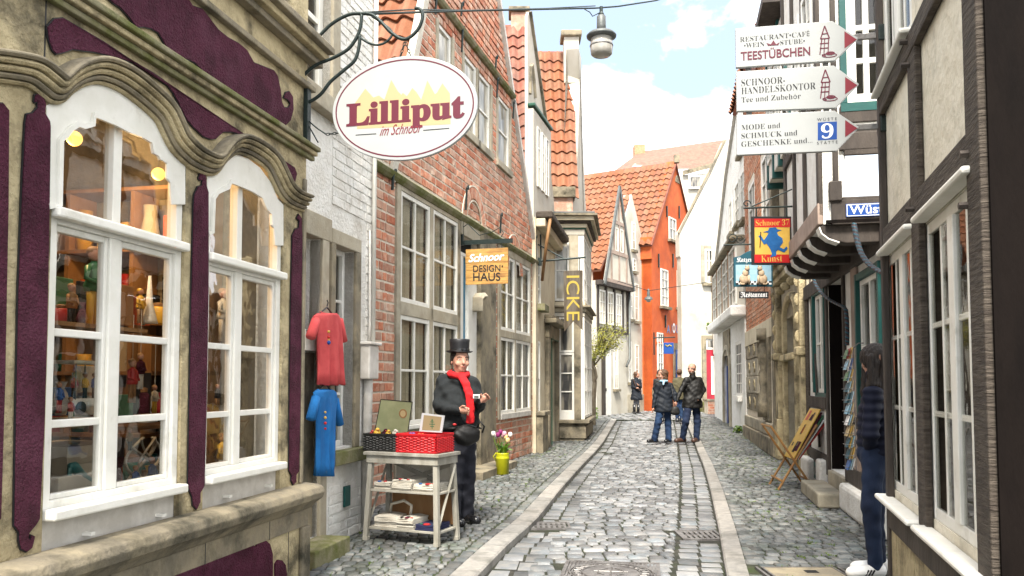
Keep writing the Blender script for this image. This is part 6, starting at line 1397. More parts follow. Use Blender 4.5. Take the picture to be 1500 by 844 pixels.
# three arrow boards at the corner of the right house
o_ = FR.P(e1r := FR.sx(1300, 0, 300), .0, 0); FA = Frame(o_[0], o_[1], 1, -.19, -1); g = FA.q
def arrow(pts, label):
    P = [g(*p) for p in pts]; c = sum(p[0] for p in P) / 5; T = thing('arrow_sign', label, 'sign', FA.P(c, 0, min(p[1] for p in P)), FA.ang(), 'white arrow boards on the corner post')
    M(FA).prism(P, -.018, .012).build('sign_board', 'plate', T, T, bevel=.003)
    x, y = pts[2]; M(FA).prism([g(x - 20, y - 11, .013), g(x - 20, y + 14, .013), g(x - 2, y + 1, .013)], .0121, .0138).build('arrow_tip', 'redarrow', T, T); return T
TA = arrow([(1077, 43), (1219, 32), (1257, 57), (1222, 90), (1078, 100)], 'topmost white arrow board, lettered for a restaurant and tea room')
TB = arrow([(1078, 106), (1221, 97), (1258, 124), (1224, 159), (1079, 164)], 'middle white arrow board, lettered for a tea trading shop')
TC = arrow([(1079, 170), (1222, 163), (1258, 187), (1225, 222), (1079, 228)], 'lowest white arrow board, with a blue square holding the number nine')
k_ = dict(n=.0142)
tpx(TA, FA, serif('RESTAURANT') + '•' + serif('CAF') + 'É', (1084, 61.5), (1186, 52.5), 'black', None, off=-.012, **k_)
tpx(TA, FA, '•' + serif('WEIN'), (1090, 70), (1120, 67.6), 'black', None, off=-.012, **k_); tpx(TA, FA, serif('STUBE') + '•', (1143, 66), (1179, 63), 'black', None, off=-.012, **k_)
tpx(TA, FA, 'TEESTÜBCHEN', (1085, 88.5), (1187, 80.5), 'maroon', 15.5, off=.02, **k_)
M(FA).prism([g(*p, .0142) for p in ((1125, 67), (1140, 66), (1142, 62), (1137, 65), (1133, 59), (1129, 65), (1123, 63))], .0125, .0142).build('crown_print', 'maroon', TA, TA)
tpx(TB, FA, serif('SCHNOOR-'), (1086, 126), (1150, 121.5), 'black', 9.5, off=-.012, **k_); tpx(TB, FA, serif('HANDELSKONTOR'), (1086, 138), (1195, 130), 'black', 9.5, off=-.012, **k_); tpx(TB, FA, serif('Tee und Zubeh') + 'ö' + serif('r'), (1086, 150), (1173, 144), 'black', None, off=-.012, **k_)
tpx(TC, FA, serif('MODE und'), (1086, 190.5), (1143, 187), 'black', None, off=-.012, **k_); tpx(TC, FA, serif('SCHMUCK und'), (1086, 203), (1168, 198), 'black', None, off=-.012, **k_); tpx(TC, FA, serif('GESCHENKE und...'), (1086, 215), (1190, 209), 'black', None, off=-.012, **k_)
M(FA).prism([g(*p, .0142) for p in ((1198, 179.5), (1226, 178), (1226, 204), (1198, 205.5))], .0122, .0138).build('blue_square', 'blueprint', TC, TC)
tpx(TC, FA, serif('9'), (1203, 203), (1221, 202), 'whiteprint', 22, n=.0146); tpx(TC, FA, 'W Ü S T E', (1197, 177.5), (1226, 176), 'black', 5.2, **k_); tpx(TC, FA, 'S T Ä T T E', (1197, 212), (1227, 210), 'black', 5.2, **k_)
for T, dy, dx in ((TA, 0, 0), (TB, 64, 1)):
    m = M(FA)
    for p0, p1, w_ in (((1201, 80), (1204, 56), .006), ((1213, 79), (1214, 55), .006), ((1202, 57), (1208, 38), .007), (( 1215, 56), (1208, 38), .007), ((1202, 57), (1215, 56), .006), ((1201, 64), (1214, 63), .006), ((1201, 71), (1214, 70), .006), ((1207, 80), (1208, 56), .005), ((1204, 50), (1212, 49), .006), ((1204, 80), (1210, 82), .006)):
        bar(m, FA, g(p0[0] + dx, p0[1] + dy, .0142), g(p1[0] + dx, p1[1] + dy, .0142), w_, .0122, .0142)
    m.build('house_print', 'maroon', T, T)
    a, z = g(1215 + dx, 81 + dy, .014); ring(M(FA), FA, a, z, .045, .014, .005, .0122, .0142, 24).build('saucer_print', 'maroon', T, T); ring(M(FA), FA, a + .005, z + .012, .028, .012, .008, .0122, .0143, 20).build('cup_print', 'maroon', T, T)
T = thing('sign_mount', 'dark steel arms that hold the arrow boards to the corner post', 'sign mount', FA.P(-.1, -.02, g(1275, 190)[1]), FA.ang())
for y0, x0 in ((55, 1212), (187, 1215)): a0, z = g(x0, y0); M(FA).box(a0, .02, -.045, -.02, z - .018, z + .018).build('mount_arm', 'steel', T, T, bevel=.003); M(FA).box(-.035, .02, -.07, .03, z - .05, z + .05).build('mount_clamp', 'iron', T, T, bevel=.006)
for x in (1092, 1205):
    a0, zt_2 = g(x, 50); _, zb2 = g(x, 220); M(FA).box(a0, a0 + .035, -.032, -.0185, zb2, zt_2).build('mount_rail', 'steel', T, T)

# hanging picture signs further down on the right
MT['signred'] = mat('sign_red', (0.413, 0.015, 0.015), rough=.4); MT['signyellow'] = mat('sign_yellow', (0.562, 0.36, 0.072), (0.518, 0.317, 0.0576), 6, .4); MT['signblue'] = mat('sign_blue', (0.015, 0.112, 0.315), (0.0075, 0.075, 0.225), 6, .45); MT['skyblue'] = mat('pale_blue_print', (0.21, 0.39, 0.51), (0.3, 0.45, 0.54), 5, .45); MT['catbeige'] = mat('cat_beige', (0.446, 0.331, 0.216), (0.36, 0.259, 0.173), 20, .7); MT['gold'] = mat('gold_letters', (.40, .30, .05), rough=.4); MT['tealdark'] = mat('dark_teal_board', (.01, .07, .10), rough=.5)
dK = 9.6; FK = Frame(at(1160, 350, dK)[0], dK, 1, 0, -1); g = FK.q
T = thing('picture_sign', 'red and yellow picture sign lettered Schnoor 37 Kunst with a blue figure', 'sign', FK.P(-.25, 0, g(1130, 388)[1])); a0, a1, z0, z1 = FK.r(1100.5, 317, 1160.5, 388)
M(FK).box(a0, a1, -.03, 0, z0, z1).build('sign_board', 'black', T, T, bevel=.004); a0, a1, z0, z1 = FK.r(1105, 321, 1157.5, 385)
M(FK).box(a0, a1, .0005, .003, z0, z1).build('yellow_field', 'signyellow', T, T)
for y0, y1 in ((320.5, 333), (373, 385)): b0, b1, c0_, c1_ = FK.r(1105, y0, 1157.5, y1); M(FK).box(b0, b1, .0031, .005, c0_, c1_).build('red_band', 'signred', T, T)
tpx(T, FK, serif('Schnoor 37'), (1107, 331), (1156, 330), 'signyellow', 9, n=.0062, off=-.01); tpx(T, FK, serif('Kunst'), (1115, 384), (1146, 383), 'signyellow', 9.5, n=.0062, off=-.01)
fig = [(1114, 350), (1111, 346), (1114, 344), (1119, 352), (1124, 345), (1126, 341), (1118, 340), (1125, 338), (1127, 334), (1136, 333), (1139, 336), (1145, 337), (1138, 340), (1140, 345), (1146, 349), (1147, 355), (1142, 362), (1148, 365), (1152, 361), (1154, 364), (1149, 370), (1140, 366), (1137, 368), (1137, 375), (1128, 377), (1131, 372), (1128, 364), (1123, 357), (1119, 358)]
M(FK).prism([g(x, y, .006) for x, y in fig], .0035, .007).build('blue_figure', 'signblue', T, T)
M().tube([FK.P(*[g(1113, 362)[0]], .01, g(1113, 362)[1]), FK.P(g(1114, 340)[0], .01, g(1114, 340)[1])], .006, 5).build('figure_tool', 'black', T, T)
T = thing('sign_bracket', 'thin iron bracket above the red and yellow picture sign', 'sign bracket', FK.P(0, 0, g(1160, 305)[1])); a0, z = g(1089, 305)
M().tube([FK.P(a0, 0, z), FK.P(.3, 0, z + .03)], .012, 6).build('arm', 'iron', T, T); 
for x in (1108, 1152): a, zz = g(x, 317); M().tube([FK.P(a, 0, zz), FK.P(a, 0, z)], .008, 6).build('hanger', 'iron', T, T)
M().tube([FK.P(a0 + .04 + .05 * math.cos(t) * (1 - t / 9), 0, z + .05 + .05 * math.sin(t) * (1 - t / 9)) for t in [k * .5 for k in range(16)]], .007, 5).build('scroll', 'iron', T, T); M().tube([FK.P(a0 + .1, 0, z + .02), FK.P(.0, 0, z + .22), FK.P(.3, 0, z + .32)], .008, 5).build('stay', 'iron', T, T)
dC = 14.0; FC = Frame(at(1132, 400, dC)[0], dC, 1, 0, -1); g = FC.q
T = thing('picture_sign', 'blue picture sign of two cream cats over a chequered strip lettered Katzen', 'sign', FC.P(-.3, 0, g(1104, 420)[1])); 
M(FC).prism([g(1075, 420), g(1132, 420), g(1132, 378), g(1122, 376), g(1112, 369), g(1103, 366), g(1094, 369), g(1084, 375), g(1075, 377)], -.04, 0).build('sign_board', 'tealdark', T, T, bevel=.004)
a0, a1, z0, z1 = FC.r(1077.5, 388, 1130, 417); M(FC).box(a0, a1, .0005, .004, z0, z1).build('blue_field', 'skyblue', T, T)
tpx(T, FC, frak('Katzen'), (1079, 384), (1103, 383.5), 'whiteprint', 9, n=.003)
for cx, f in ((1090, 1), (1117, -1)):
    p = at(cx, 409, dC - .03); m = M(); m.sphere(p, .085, 10, 8, (1.0, .4, 1.05)); m.sphere(p + (f * .02, -.01, .10), .06, 8, 6, (.9, .5, 1.1)); m.sphere(p + (f * .05, -.02, .18), .045, 8, 6, (1, .6, 1)); m.tube([p + (f * .07, -.02, .06), p + (f * .085, -.02, -.09)], [.022, .018], 6)
    for e_ in (-.02, .025): m.tube([p + (f * .05 + e_, -.02, .21), p + (f * .05 + e_, -.02, .25)], [.014, .002], 5)
    m.tube([p + (-f * .08, -.01, -.06), p + (-f * .05, -.02, -.09), p + (0, -.03, -.09)], .014, 5); m.build('painted_cat', 'catbeige', T, T, smooth=True)
m1, m2 = M(FC), M(FC)
for i in range(14):
    for j in range(2):
        b0 = a0 + (a1 - a0) * i / 14; (m1 if (i + j) % 2 else m2).box(b0, b0 + (a1 - a0) / 14, .0041, .006, z0 + j * .03, z0 + j * .03 + .03)
m1.build('chequer', 'whiteprint', T, T); m2.build('chequer', 'black', T, T)
T2 = thing('name_board', 'small black board lettered Restaurant in white under the cat sign', 'sign', FC.P(-.3, 0, g(1104, 438)[1])); a0, a1, z0, z1 = FC.r(1083, 427, 1126, 437); M(FC).box(a0, a1, -.02, 0, z0, z1).build('sign_board', 'black', T2, T2); tpx(T2, FC, frak('Restaurant'), (1085, 435.5), (1124, 435), 'whiteprint', 8, n=.002)
for x in (1090, 1120): M().tube([FC.P(g(x, 420)[0], -.01, g(x, 420)[1]), FC.P(g(x, 427)[0], -.01, g(x, 427)[1])], .005, 5).build('hanger', 'iron', T2, T2)
T = thing('sign_bracket', 'scrolled iron bracket carrying the cat sign', 'sign bracket', FC.P(.1, 0, g(1104, 358)[1])); a0, z = g(1060, 359); M().tube([FC.P(a0, 0, z), FC.P(.35, 0, z + .03)], .014, 6).build('arm', 'iron', T, T)
for cx, s_ in ((1073, 1), (1084, -1)): a, zz = g(cx, 350); M().tube([FC.P(a + .09 * math.cos(t * s_) * (1 - t / 11), 0, zz + .09 * math.sin(t * s_) * (1 - t / 11)) for t in [k * .45 for k in range(20)]], .008, 5).build('scroll', 'iron', T, T)
M().tube([FC.P(g(1103, 366)[0], 0, g(1103, 366)[1]), FC.P(g(1103, 358)[0], 0, z)], .01, 5).build('hanger', 'iron', T, T)
# street name plate on the lane side of the jettied house
FNt = Frame(FN.o[0], FN.o[1], -FN.a[0], -FN.a[1], 1); 
if np.dot(FNt.b, FN.b) < 0: FNt.b = -FNt.b
g = FNt.q; T = thing('street_name_plate', 'blue enamel street name plate on the overhanging house', 'sign', FNt.P(g(1239, 318)[0] + .2, .05, g(1239, 318)[1])); nn = .06
a0, z0 = g(1239.5, 318, nn); _, z1 = g(1239.5, 299, nn); a1 = a0 + .72
M(FNt).box(a0 - .0, a1, nn - .012, nn, z0, z1).build('plate', 'blueprint', T, T, bevel=.003); ring_ = M(FNt)
for b in ((a0 + .006, a1 - .006, z1 - .012, z1 - .006), (a0 + .006, a1 - .006, z0 + .006, z0 + .012), (a0 + .006, a0 + .012, z0 + .012, z1 - .012)): M(FNt).box(b[0], b[1], nn + .0003, nn + .001, b[2], b[3]).build('border_line', 'whiteprint', T, T)
text(T, FNt, 'Wüstestätte', a0 + .03, z0 + .026, nn + .002, 'whiteprint', w=.63, h=(z1 - z0) * .70, off=.015)
M(FNt).box(a0 - .12, a0 + 2.5, .0, .047, zJ + .005, z1 + .045).build('timber_board', 'timber', HJ, HJ, bevel=.008)
# wooden board sign and its bracket on the brick house
s0 = F2.q(677, 340, .03)[0]; FD = F2.perp(s0); g = FD.q
T = thing('wooden_sign', 'square yellow plank sign lettered Schnoor DESIGN HAUS', 'sign', FD.P(g(713, 400)[0], 0, g(713, 416)[1]), FD.ang()); MT['plank'] = mat('yellow_plank', (0.452, 0.265, 0.0702), (0.374, 0.195, 0.0468), 5, .6, .4, 40, stretch=(1, 1, 7), c3=(0.234, 0.109, 0.0312), s3=2.5)
x0, zt_a = g(681.5, 365.5); x1, zb_a = g(744.5, 415.5); npk = 5
for k in range(npk): h_ = (zt_a - zb_a) / npk; M(FD).box(x0 + R.uniform(0, .01), x1 - R.uniform(0, .012), -.02, .004 + .001 * (k % 2), zb_a + k * h_ + .0015, zb_a + (k + 1) * h_ - .0015).build('plank', 'plank', T, T, bevel=.002)
tpx(T, FD, 'Schnoor', (686, 384), (737, 380.5), 'whiteprint', 12, n=.010, off=.03, shear=.3); tpx(T, FD, 'DESIGN', (693, 398.5), (733, 397.5), 'black', 10, n=.008, off=.012); tpx(T, FD, 'HAUS', (693, 411.5), (733, 411), 'black', 12, n=.008, off=.012)
a, z = g(736, 390); M(FD).sphere(FD.P(a, .008, z), .012, 8, 5).build('dot_mark', 'black', T, T)
T = thing('sign_bracket', 'flat black iron bracket with a scroll above the wooden plank sign', 'sign bracket', FD.P(0, 0, g(677, 357)[1]), FD.ang()); z = g(713, 354)[1]; x1 = g(751, 353)[0]
M(FD).box(.03, x1, -.012, .012, z - .035, z + .03).build('arm', 'iron', T, T); M(FD).box(.0, .05, -.03, .03, z - .04, z + .36).build('wall_plate', 'iron', T, T)
M().tube([FD.P(.05, 0, z + .24), FD.P(.12, 0, z + .28), FD.P(.2, 0, z + .2), FD.P(.3, 0, z + .1), FD.P(.5, 0, z + .14), FD.P(.62, 0, z + .2), FD.P(.68, 0, z + .12), FD.P(.64, 0, z + .06)], .007, 5).build('scroll', 'iron', T, T)
for x in (690, 735): M().tube([FD.P(g(x, 366)[0], 0, zt_a), FD.P(g(x, 366)[0], 0, z)], .006, 5).build('hanger', 'iron', T, T)
# banner
s0 = F3.q(790, 385, .03)[0]; FI = F3.perp(s0); g = FI.q; MT['banner'] = mat('dark_weathered_board', (.06, .045, .03), (.12, .10, .075), 4, .9, .4, 30, stretch=(3, 3, .5))
T = thing('banner_sign', 'dark wooden swallowtail banner lettered ICKE in yellow hanging on a rod', 'sign', FI.P(g(840, 470)[0], 0, g(840, 486)[1]), FI.ang())
M(FI).prism([g(825.5, 397), g(853.5, 396), g(853.5, 484), g(840, 471), g(826.5, 486)], -.015, .006).build('banner_board', 'banner', T, T, bevel=.002)
a0, z0 = g(830, 404, .008); _, z1 = g(831, 470, .008); 
text(T, FI, 'ICKE', a0, z0, .0085, 'gold', w=z0 - z1, h=g(849, 430)[0] - g(830, 430)[0], rot=-math.pi / 2)
T = thing('sign_bracket', 'iron rod and strut holding the dark banner', 'sign bracket', FI.P(0, 0, g(790, 385)[1]), FI.ang())
M().tube([FI.P(.0, 0, g(790, 383)[1]), FI.P(g(858, 377)[0], 0, g(858, 377)[1])], .022, 6).build('rod', 'iron', T, T); M().tube([FI.P(0, 0, g(792, 358)[1]), FI.P(g(828, 380)[0], 0, g(828, 380)[1])], .016, 6).build('strut', 'iron', T, T); M(FI).box(0, .08, -.06, .06, g(790, 389)[1], g(790, 378)[1]).build('wall_plate', 'iron', T, T)
for x in (830, 849): M().tube([FI.P(g(x, 397)[0], 0, g(x, 397)[1]), FI.P(g(x, 379)[0], 0, g(x, 379)[1])], .01, 5).build('hanger', 'iron', T, T)
# blue tavern sign on the orange house
FO = Frame(*F7.P(F7.q(958, 495)[0], .0, 0)[:2], F7.b[0], F7.b[1], -1); pO = at(957, 495, 34.4)
FO = Frame(at(957, 495, 34.2)[0], 34.2, 1, .1, -1); g = FO.q
T = thing('blue_board_sign', 'dark blue hanging board with a yellow wave on the orange house', 'sign', FO.P(g(980, 510)[0], 0, g(980, 518)[1])); a0, a1, z0, z1 = FO.r(972, 502, 987, 518.5); M(FO).box(a0, a1, -.04, 0, z0, z1).build('sign_board', 'blueprint', T, T, bevel=.01)
M().tube([FO.P(a0 + .08, .01, z1 - .1), FO.P(a0 + .16, .01, z1 - .16), FO.P(a0 + .24, .01, z1 - .1), FO.P(a0 + .34, .01, z1 - .15)], .025, 5).build('yellow_wave', 'gold', T, T)
T = thing('sign_bracket', 'black iron bracket of the blue board on the orange house', 'sign bracket', FO.P(0, 0, g(958, 520)[1])); 
M().tube([FO.P(.03, 0, g(958, 487)[1]), FO.P(.03, 0, g(958, 520)[1])], .03, 6).build('post', 'iron', T, T); M().tube([FO.P(0, 0, g(958, 495)[1]), FO.P(g(989, 495)[0], 0, g(989, 494)[1])], .03, 6).build('arm', 'iron', T, T); M().tube([FO.P(g(972, 490)[0], 0, g(972, 490)[1]), FO.P(g(972, 502)[0], 0, g(972, 502)[1])], .02, 5).build('hanger', 'iron', T, T)
# ================================================================ cable and lamps
T = thing('overhead_cable', 'dark cable strung across the lane carrying the street lamp', 'cable', at(700, 16, 7.6))
P = [at(528, 21, 5.86), at(600, 18.5, 6.6), at(700, 15.5, 7.5), at(800, 13.5, 8.3), at(872, 12, 9), at(905, 9.5, 9.3), at(960, 1, 9.8), at(1060, -28, 10.8), at(1160, -70, 11.5)]
M().tube(P, .010, 6).build('cable', 'iron', T, T, smooth=True); M().tube([p + (0, 0, .012 + .014 * math.sin(i * 2)) for i, p in enumerate(P[:5])] , .006, 5).build('power_lead', 'iron', T, T, smooth=True)
L_ = at(881, 60, 9.0); bz = at(881, 82, 9)[2]; tz = at(881, 10, 9)[2]
T = thing('street_lamp', 'grey enamel street lamp with a glass bowl hanging over the lane from the cable', 'lamp', (L_[0], L_[1], bz)); H = tz - bz
M().lathe([(.02, H * .8), (.035, H * .84), (.02, H * .9), (.02, H)], (L_[0], L_[1], bz), 10).build('hook', 'iron', T, T)
M().lathe([(.05, H * .46), (.052, H * .6), (.05, H * .8), (.03, H * .83)], (L_[0], L_[1], bz), 18).build('housing', 'lead', T, T, smooth=True)
M().lathe([(.12, H * .34), (.165, H * .38), (.168, H * .41), (.14, H * .46), (.06, H * .52)], (L_[0], L_[1], bz), 28).build('shade', 'lead', T, T, smooth=True)
MT['bowl'] = mat('frosted_bowl', (.34, .32, .28), rough=.15, spec=.8); M().lathe([(.02, 0), (.10, .004), (.118, .02), (.124, H * .12), (.126, H * .2), (.122, H * .35)], (L_[0], L_[1], bz), 28).build('glass_bowl', 'bowl', T, T, smooth=True); M().lathe([(.129, H * .19), (.132, H * .2), (.129, H * .22)], (L_[0], L_[1], bz), 28).build('bowl_ring', 'steel', T, T)
M().tube([at(856, 13.5, 8.97), at(864, 18, 8.98), at(868, 24, 9), at(874, 21, 9), at(878, 19, 9)], .006, 5).build('lamp_lead', 'iron', T, T, smooth=True)
L_ = at(950, 436, 30); bz = at(950, 439, 30)[2]; T = thing('street_lamp', 'small grey bell lamp hanging before the orange house', 'lamp', (L_[0], L_[1], bz)); M().lathe([(.16, 0), (.13, .08), (.06, .12), (.05, .34), (.02, .4)], (L_[0], L_[1], bz), 14).build('shade', 'lead', T, T); M().sphere((L_[0], L_[1], bz), .1, 10, 6).build('globe', 'bowl', T, T)
M().tube([at(905, 412, 29), at(950, 426, 30), at(1046, 412, 31)], .012, 5).build('span_wire', 'iron', T, T)
# ================================================================ T-shirts
def shirt(rows, sleeves, m, label, dots, n=.10):
    g = F1.q; a, z = g(*[(rows[0][1] + rows[0][2]) / 2, rows[-1][0]], n); T = thing('t_shirt', label, 't-shirt', F1.P(a, n, z), F1.ang(), 't-shirts hung out beside the narrow window')
    K = 20; v = []; 
    for side in (1, -1):
        for (y, xl, xr) in rows:
            sL, zL_ = g(xl, y, n); sR_, zR_ = g(xr, y, n)
            for k in range(K + 1):
                u = k / K; d = max(0, 1 - (2 * u - 1) ** 2) ** .5; w_ = (y - rows[0][0]) / (rows[-1][0] - rows[0][0]); fo = .022 * w_ * math.sin(u * 17 + y * .02) + .012 * w_ * math.sin(u * 29 + 1) + .006 * math.sin(y * .13 + u * 9)
                v.append(F1.P(sL + (sR_ - sL) * u, n + side * (.035 * d + .004) + fo * d, zL_ + (zR_ - zL_) * u + (0 if y < rows[-1][0] else .006 * math.sin(u * 17))))
    nr = len(rows); f = []
    for s_ in range(2):
        for i in range(nr - 1):
            for k in range(K): b = s_ * nr * (K + 1) + i * (K + 1) + k; f.append((b, b + 1, b + K + 2, b + K + 1))
    off = nr * (K + 1)
    for i in range(nr - 1):
        for k in (0, K): b = i * (K + 1) + k; f.append((b, b + K + 1, b + K + 1 + off, b + off))
    for k in range(K): f.append((k, k + 1, k + 1 + off, k + off)); b = (nr - 1) * (K + 1) + k; f.append((b, b + 1, b + 1 + off, b + off))
    M().add(v, f).build('shirt_body', m, T, T, smooth=True)
    for (p0, p1, r0, r1) in sleeves:
        A_, B_ = F1.P(g(*p0, n)[0], n, g(*p0, n)[1]), F1.P(g(*p1, n)[0], n, g(*p1, n)[1]); M().tube([A_, (A_ + B_) / 2, B_], [r0, (r0 + r1) / 2, r1], 10).build('sleeve', m, T, T, smooth=True)
    a, z = g((rows[0][1] + rows[0][2]) / 2, rows[0][0], n); m_ = M(); m_.tube([F1.P(a + .12 * math.cos(t), n + .03 * math.sin(t * 1), z + .0 - .05 * max(0, math.sin(t))) for t in [k * math.pi / 8 for k in range(17)]], .008, 6); m_.build('collar', m, T, T, smooth=True)
    m_ = M(); m_.tube([F1.P(a, n, z + .06), F1.P(a + .02, n, z + .09), F1.P(a, n, z + .11)], .005, 5); m_.tube([F1.P(a - .16, n, z - .02), F1.P(a, n, z + .05), F1.P(a + .16, n, z - .02)], .007, 5); m_.build('hanger', 'black', T, T)
    for (px, py, r, c_) in dots: a, z = g(px, py, n + .045); M().sphere(F1.P(a, n + .048, z), r, 10, 6, (1, 1, 1)).build('printed_dot', c_, T, T)
MT['redcloth'] = mat('washed_red_cotton', (.60, .085, .085), (.52, .062, .066), 8, .9, .3, 60); MT['bluecloth'] = mat('blue_cotton', (.012, .15, .42), (.010, .12, .35), 8, .9, .3, 60)
shirt([(459, 466, 492), (463, 460, 496), (470, 461, 499), (490, 465, 500), (520, 466, 501), (545, 466, 502), (564, 465, 503)], [((463, 468), (455, 494), .036, .042), ((497, 468), (503, 500), .034, .038)], 'redcloth', 'faded red t-shirt on a hanger above the blue one', ((481, 486, .012, 'signyellow'), (481, 494, .014, 'signred'), (481, 502, .018, 'blueprint'), (481, 498, .01, 'signyellow')))
shirt([(571, 465, 486), (575, 460, 491), (584, 461, 493), (602, 463, 491), (640, 463, 489), (680, 463, 488), (697, 463, 488)], [((463, 582), (455, 614), .036, .04), ((491, 585), (498, 622), .032, .036)], 'bluecloth', 'bright blue t-shirt on a hanger below the red one', ((476, 604, .01, 'signyellow'), (476, 612, .012, 'signyellow'), (476, 620, .013, 'signred'), (476, 628, .010, 'signred')))
# ================================================================ sales table and what is on it
FT = Frame(-1.30, 7.43, .9, -.42, -1); TW, TD, TZ = .72, .34, .79
T = thing('display_table', 'worn grey wooden table with two shelves and crossed braces', 'table', FT.P(TW / 2, -TD / 2, 0), FT.ang()); MT['greywood'] = mat('worn_grey_wood', (0.312, 0.296, 0.25), (0.234, 0.218, 0.179), 9, .85, .6, 40, stretch=(1, 1, .3), c3=(0.406, 0.39, 0.343), s3=4)
M(FT).box(-.03, TW + .03, -TD - .03, .03, TZ - .03, TZ).build('table_top', 'greywood', T, T, bevel=.004); M(FT).box(-.01, TW + .01, -TD - .01, .01, TZ - .10, TZ - .031).build('apron', 'greywood', T, T, bevel=.004)
for s_ in (0, TW):
    for n_ in (0, -TD):
        o_s = -.03 if s_ == 0 else .03; on = .03 if n_ == 0 else -.03
        v = []
        for z_, k in ((0, 1), (TZ - .101, 0)):
            for da, dn in ((-.022, -.022), (.022, -.022), (.022, .022), (-.022, .022)): v.append(FT.P(s_ + (-.0 if s_ else .0) + o_s * k + da + (.022 if s_ == 0 else -.022), n_ + on * k + dn + (.022 if n_ < 0 else -.022), z_))
        M().add(v, [(0, 1, 2, 3), (7, 6, 5, 4), (0, 4, 5, 1), (1, 5, 6, 2), (2, 6, 7, 3), (3, 7, 4, 0)]).build('leg', 'greywood', T, T, bevel=.003)
        M(FT).box(s_ + o_s - .0 - (0 if s_ == 0 else .05), s_ + o_s + (.05 if s_ == 0 else 0), n_ + on - (.05 if n_ == 0 else 0), n_ + on + (0 if n_ == 0 else .05), 0, .035).build('foot_block', 'greywood', T, T, bevel=.004)
for z_ in (.455, .12): M(FT).box(-.01, TW + .01, -TD + .0, -.0, z_ - .02, z_).build('shelf', 'greywood', T, T, bevel=.003)
for p_, q_ in (((.05, .46), (TW - .05, TZ - .12)), ((.05, TZ - .12), (TW - .05, .46))): bar(M(FT), FT, p_, q_, .035, -TD - .012 + .004 * (p_[1] > .5), -TD + .006 + .004 * (p_[1] > .5)).build('cross_brace', 'greywood', T, T)
for zz in ((.0, .0),): 
    for s_ in (.0, TW): M().tube([FT.P(s_, -.02, .14), FT.P(s_, -TD + .02, TZ - .12)], .014, 4).build('side_brace', 'greywood', T, T)
solo(M(FT).box(.03, TW - .03, -TD - .03, -TD - .016, .13, .43), 'brown_board', 'wood', 'brown backing board behind the lower table shelf', 'board', bevel=.002)
solo(M(FT).box(.06, TW - .06, -TD - .045, -TD - .033, .46, TZ - .12), 'canvas_sheet', 'linen', 'cream canvas sheet behind the crossed braces of the table', 'cloth')
def folded(s0, s1, z0, nlay, lab, prints, mt='linen', tilt=0, cat='cloth bags', grp='folded cloth bags on the table shelves', hl=.016):
    T = thing('folded_bag', lab, 'cloth bag', FT.P((s0 + s1) / 2, -.15, z0), FT.ang(), grp)
    for k in range(nlay):
        j = R.uniform(-.012, .012); m = M(FT); K = 6; v = []
        for zt in (0, 1):
            for n_ in (-.28 + j, -.02 + j):
                for i in range(K + 1):
                    u = i / K; v.append(FT.P(s0 + (s1 - s0) * u + tilt * (n_ + .15), n_, z0 + k * hl + (zt * (hl - .002)) + .006 * math.sin(u * 6 + k) * (k / nlay)))
        f = [(i, i + 1, K + 2 + i, K + 1 + i) for i in range(K)] + [(2 * (K + 1) + i, 3 * (K + 1) + i, 3 * (K + 1) + i + 1, 2 * (K + 1) + i + 1) for i in range(K)]
        f += [(K + 1 + i, K + 2 + i, 3 * K + 4 + i, 3 * K + 3 + i) for i in range(K)] + [(i, 2 * K + 2 + i, 2 * K + 3 + i, i + 1) for i in range(K)] + [(0, K + 1, 3 * K + 3, 2 * K + 2), (K, 3 * K + 2, 4 * K + 3, 2 * K + 1)]
        m.add(v, f).build('cloth_fold', mt, T, T, bevel=.002)
    zt = z0 + nlay * hl + .006
    for i, (u, n_, r, c_) in enumerate(prints): M().sphere(FT.P(s0 + (s1 - s0) * u, n_, zt - .004), r, 8, 5, (1, .8, .3)).build('print_patch', c_, T, T)
    return T
folded(.06, .23, .457, 4, 'left pile of printed cream cloth bags on the upper shelf', ((.2, -.05, .02, 'toyblue'), (.6, -.04, .018, 'toyred'), (.8, -.08, .015, 'black'), (.4, -.1, .015, 'toyred')))
folded(.25, .45, .457, 6, 'middle and tallest pile of printed bags on the upper shelf', ((.2, -.04, .02, 'black'), (.4, -.03, .02, 'toyred'), (.6, -.05, .02, 'black'), (.8, -.03, .016, 'toyred'), (.5, -.08, .02, 'black')))
folded(.47, .67, .457, 4, 'right pile of cream bags with a red and blue print on the upper shelf', ((.3, -.04, .02, 'toyblue'), (.7, -.04, .03, 'toyred'), (.9, -.06, .02, 'toyred')))
folded(.03, .27, .122, 6, 'large plain cream bags on the lower shelf, handle turned up', (), tilt=.25)
T = [o for o in SC.objects if o.name.startswith('folded_bag')][-1]
h_ = thing('bag_handle', 'upright cream handle flap of the large bag on the lower shelf', 'cloth bag', FT.P(.2, -.2, .21)); M().tube([FT.P(.10, -.22, .22), FT.P(.12, -.21, .30), FT.P(.26, -.2, .34), FT.P(.34, -.2, .30), FT.P(.33, -.2, .22)], .014, 8).build('handle', 'linen', h_, h_, smooth=True)
folded(.30, .47, .122, 6, 'cream bags with a dark and red print on the lower shelf', ((.3, -.03, .02, 'black'), (.6, -.03, .025, 'maroon'), (.5, -.08, .02, 'black'), (.8, -.05, .015, 'toyred')))
MT['navy'] = mat('navy_cloth', (.012, .015, .05), rough=.9); folded(.49, .69, .122, 3, 'navy bag with a red flower print on the lower shelf', ((.5, -.05, .035, 'toyred'), (.5, -.05, .012, 'whiteprint'), (.2, -.06, .015, 'toygreen'), (.8, -.08, .015, 'toygreen')), mt='navy')
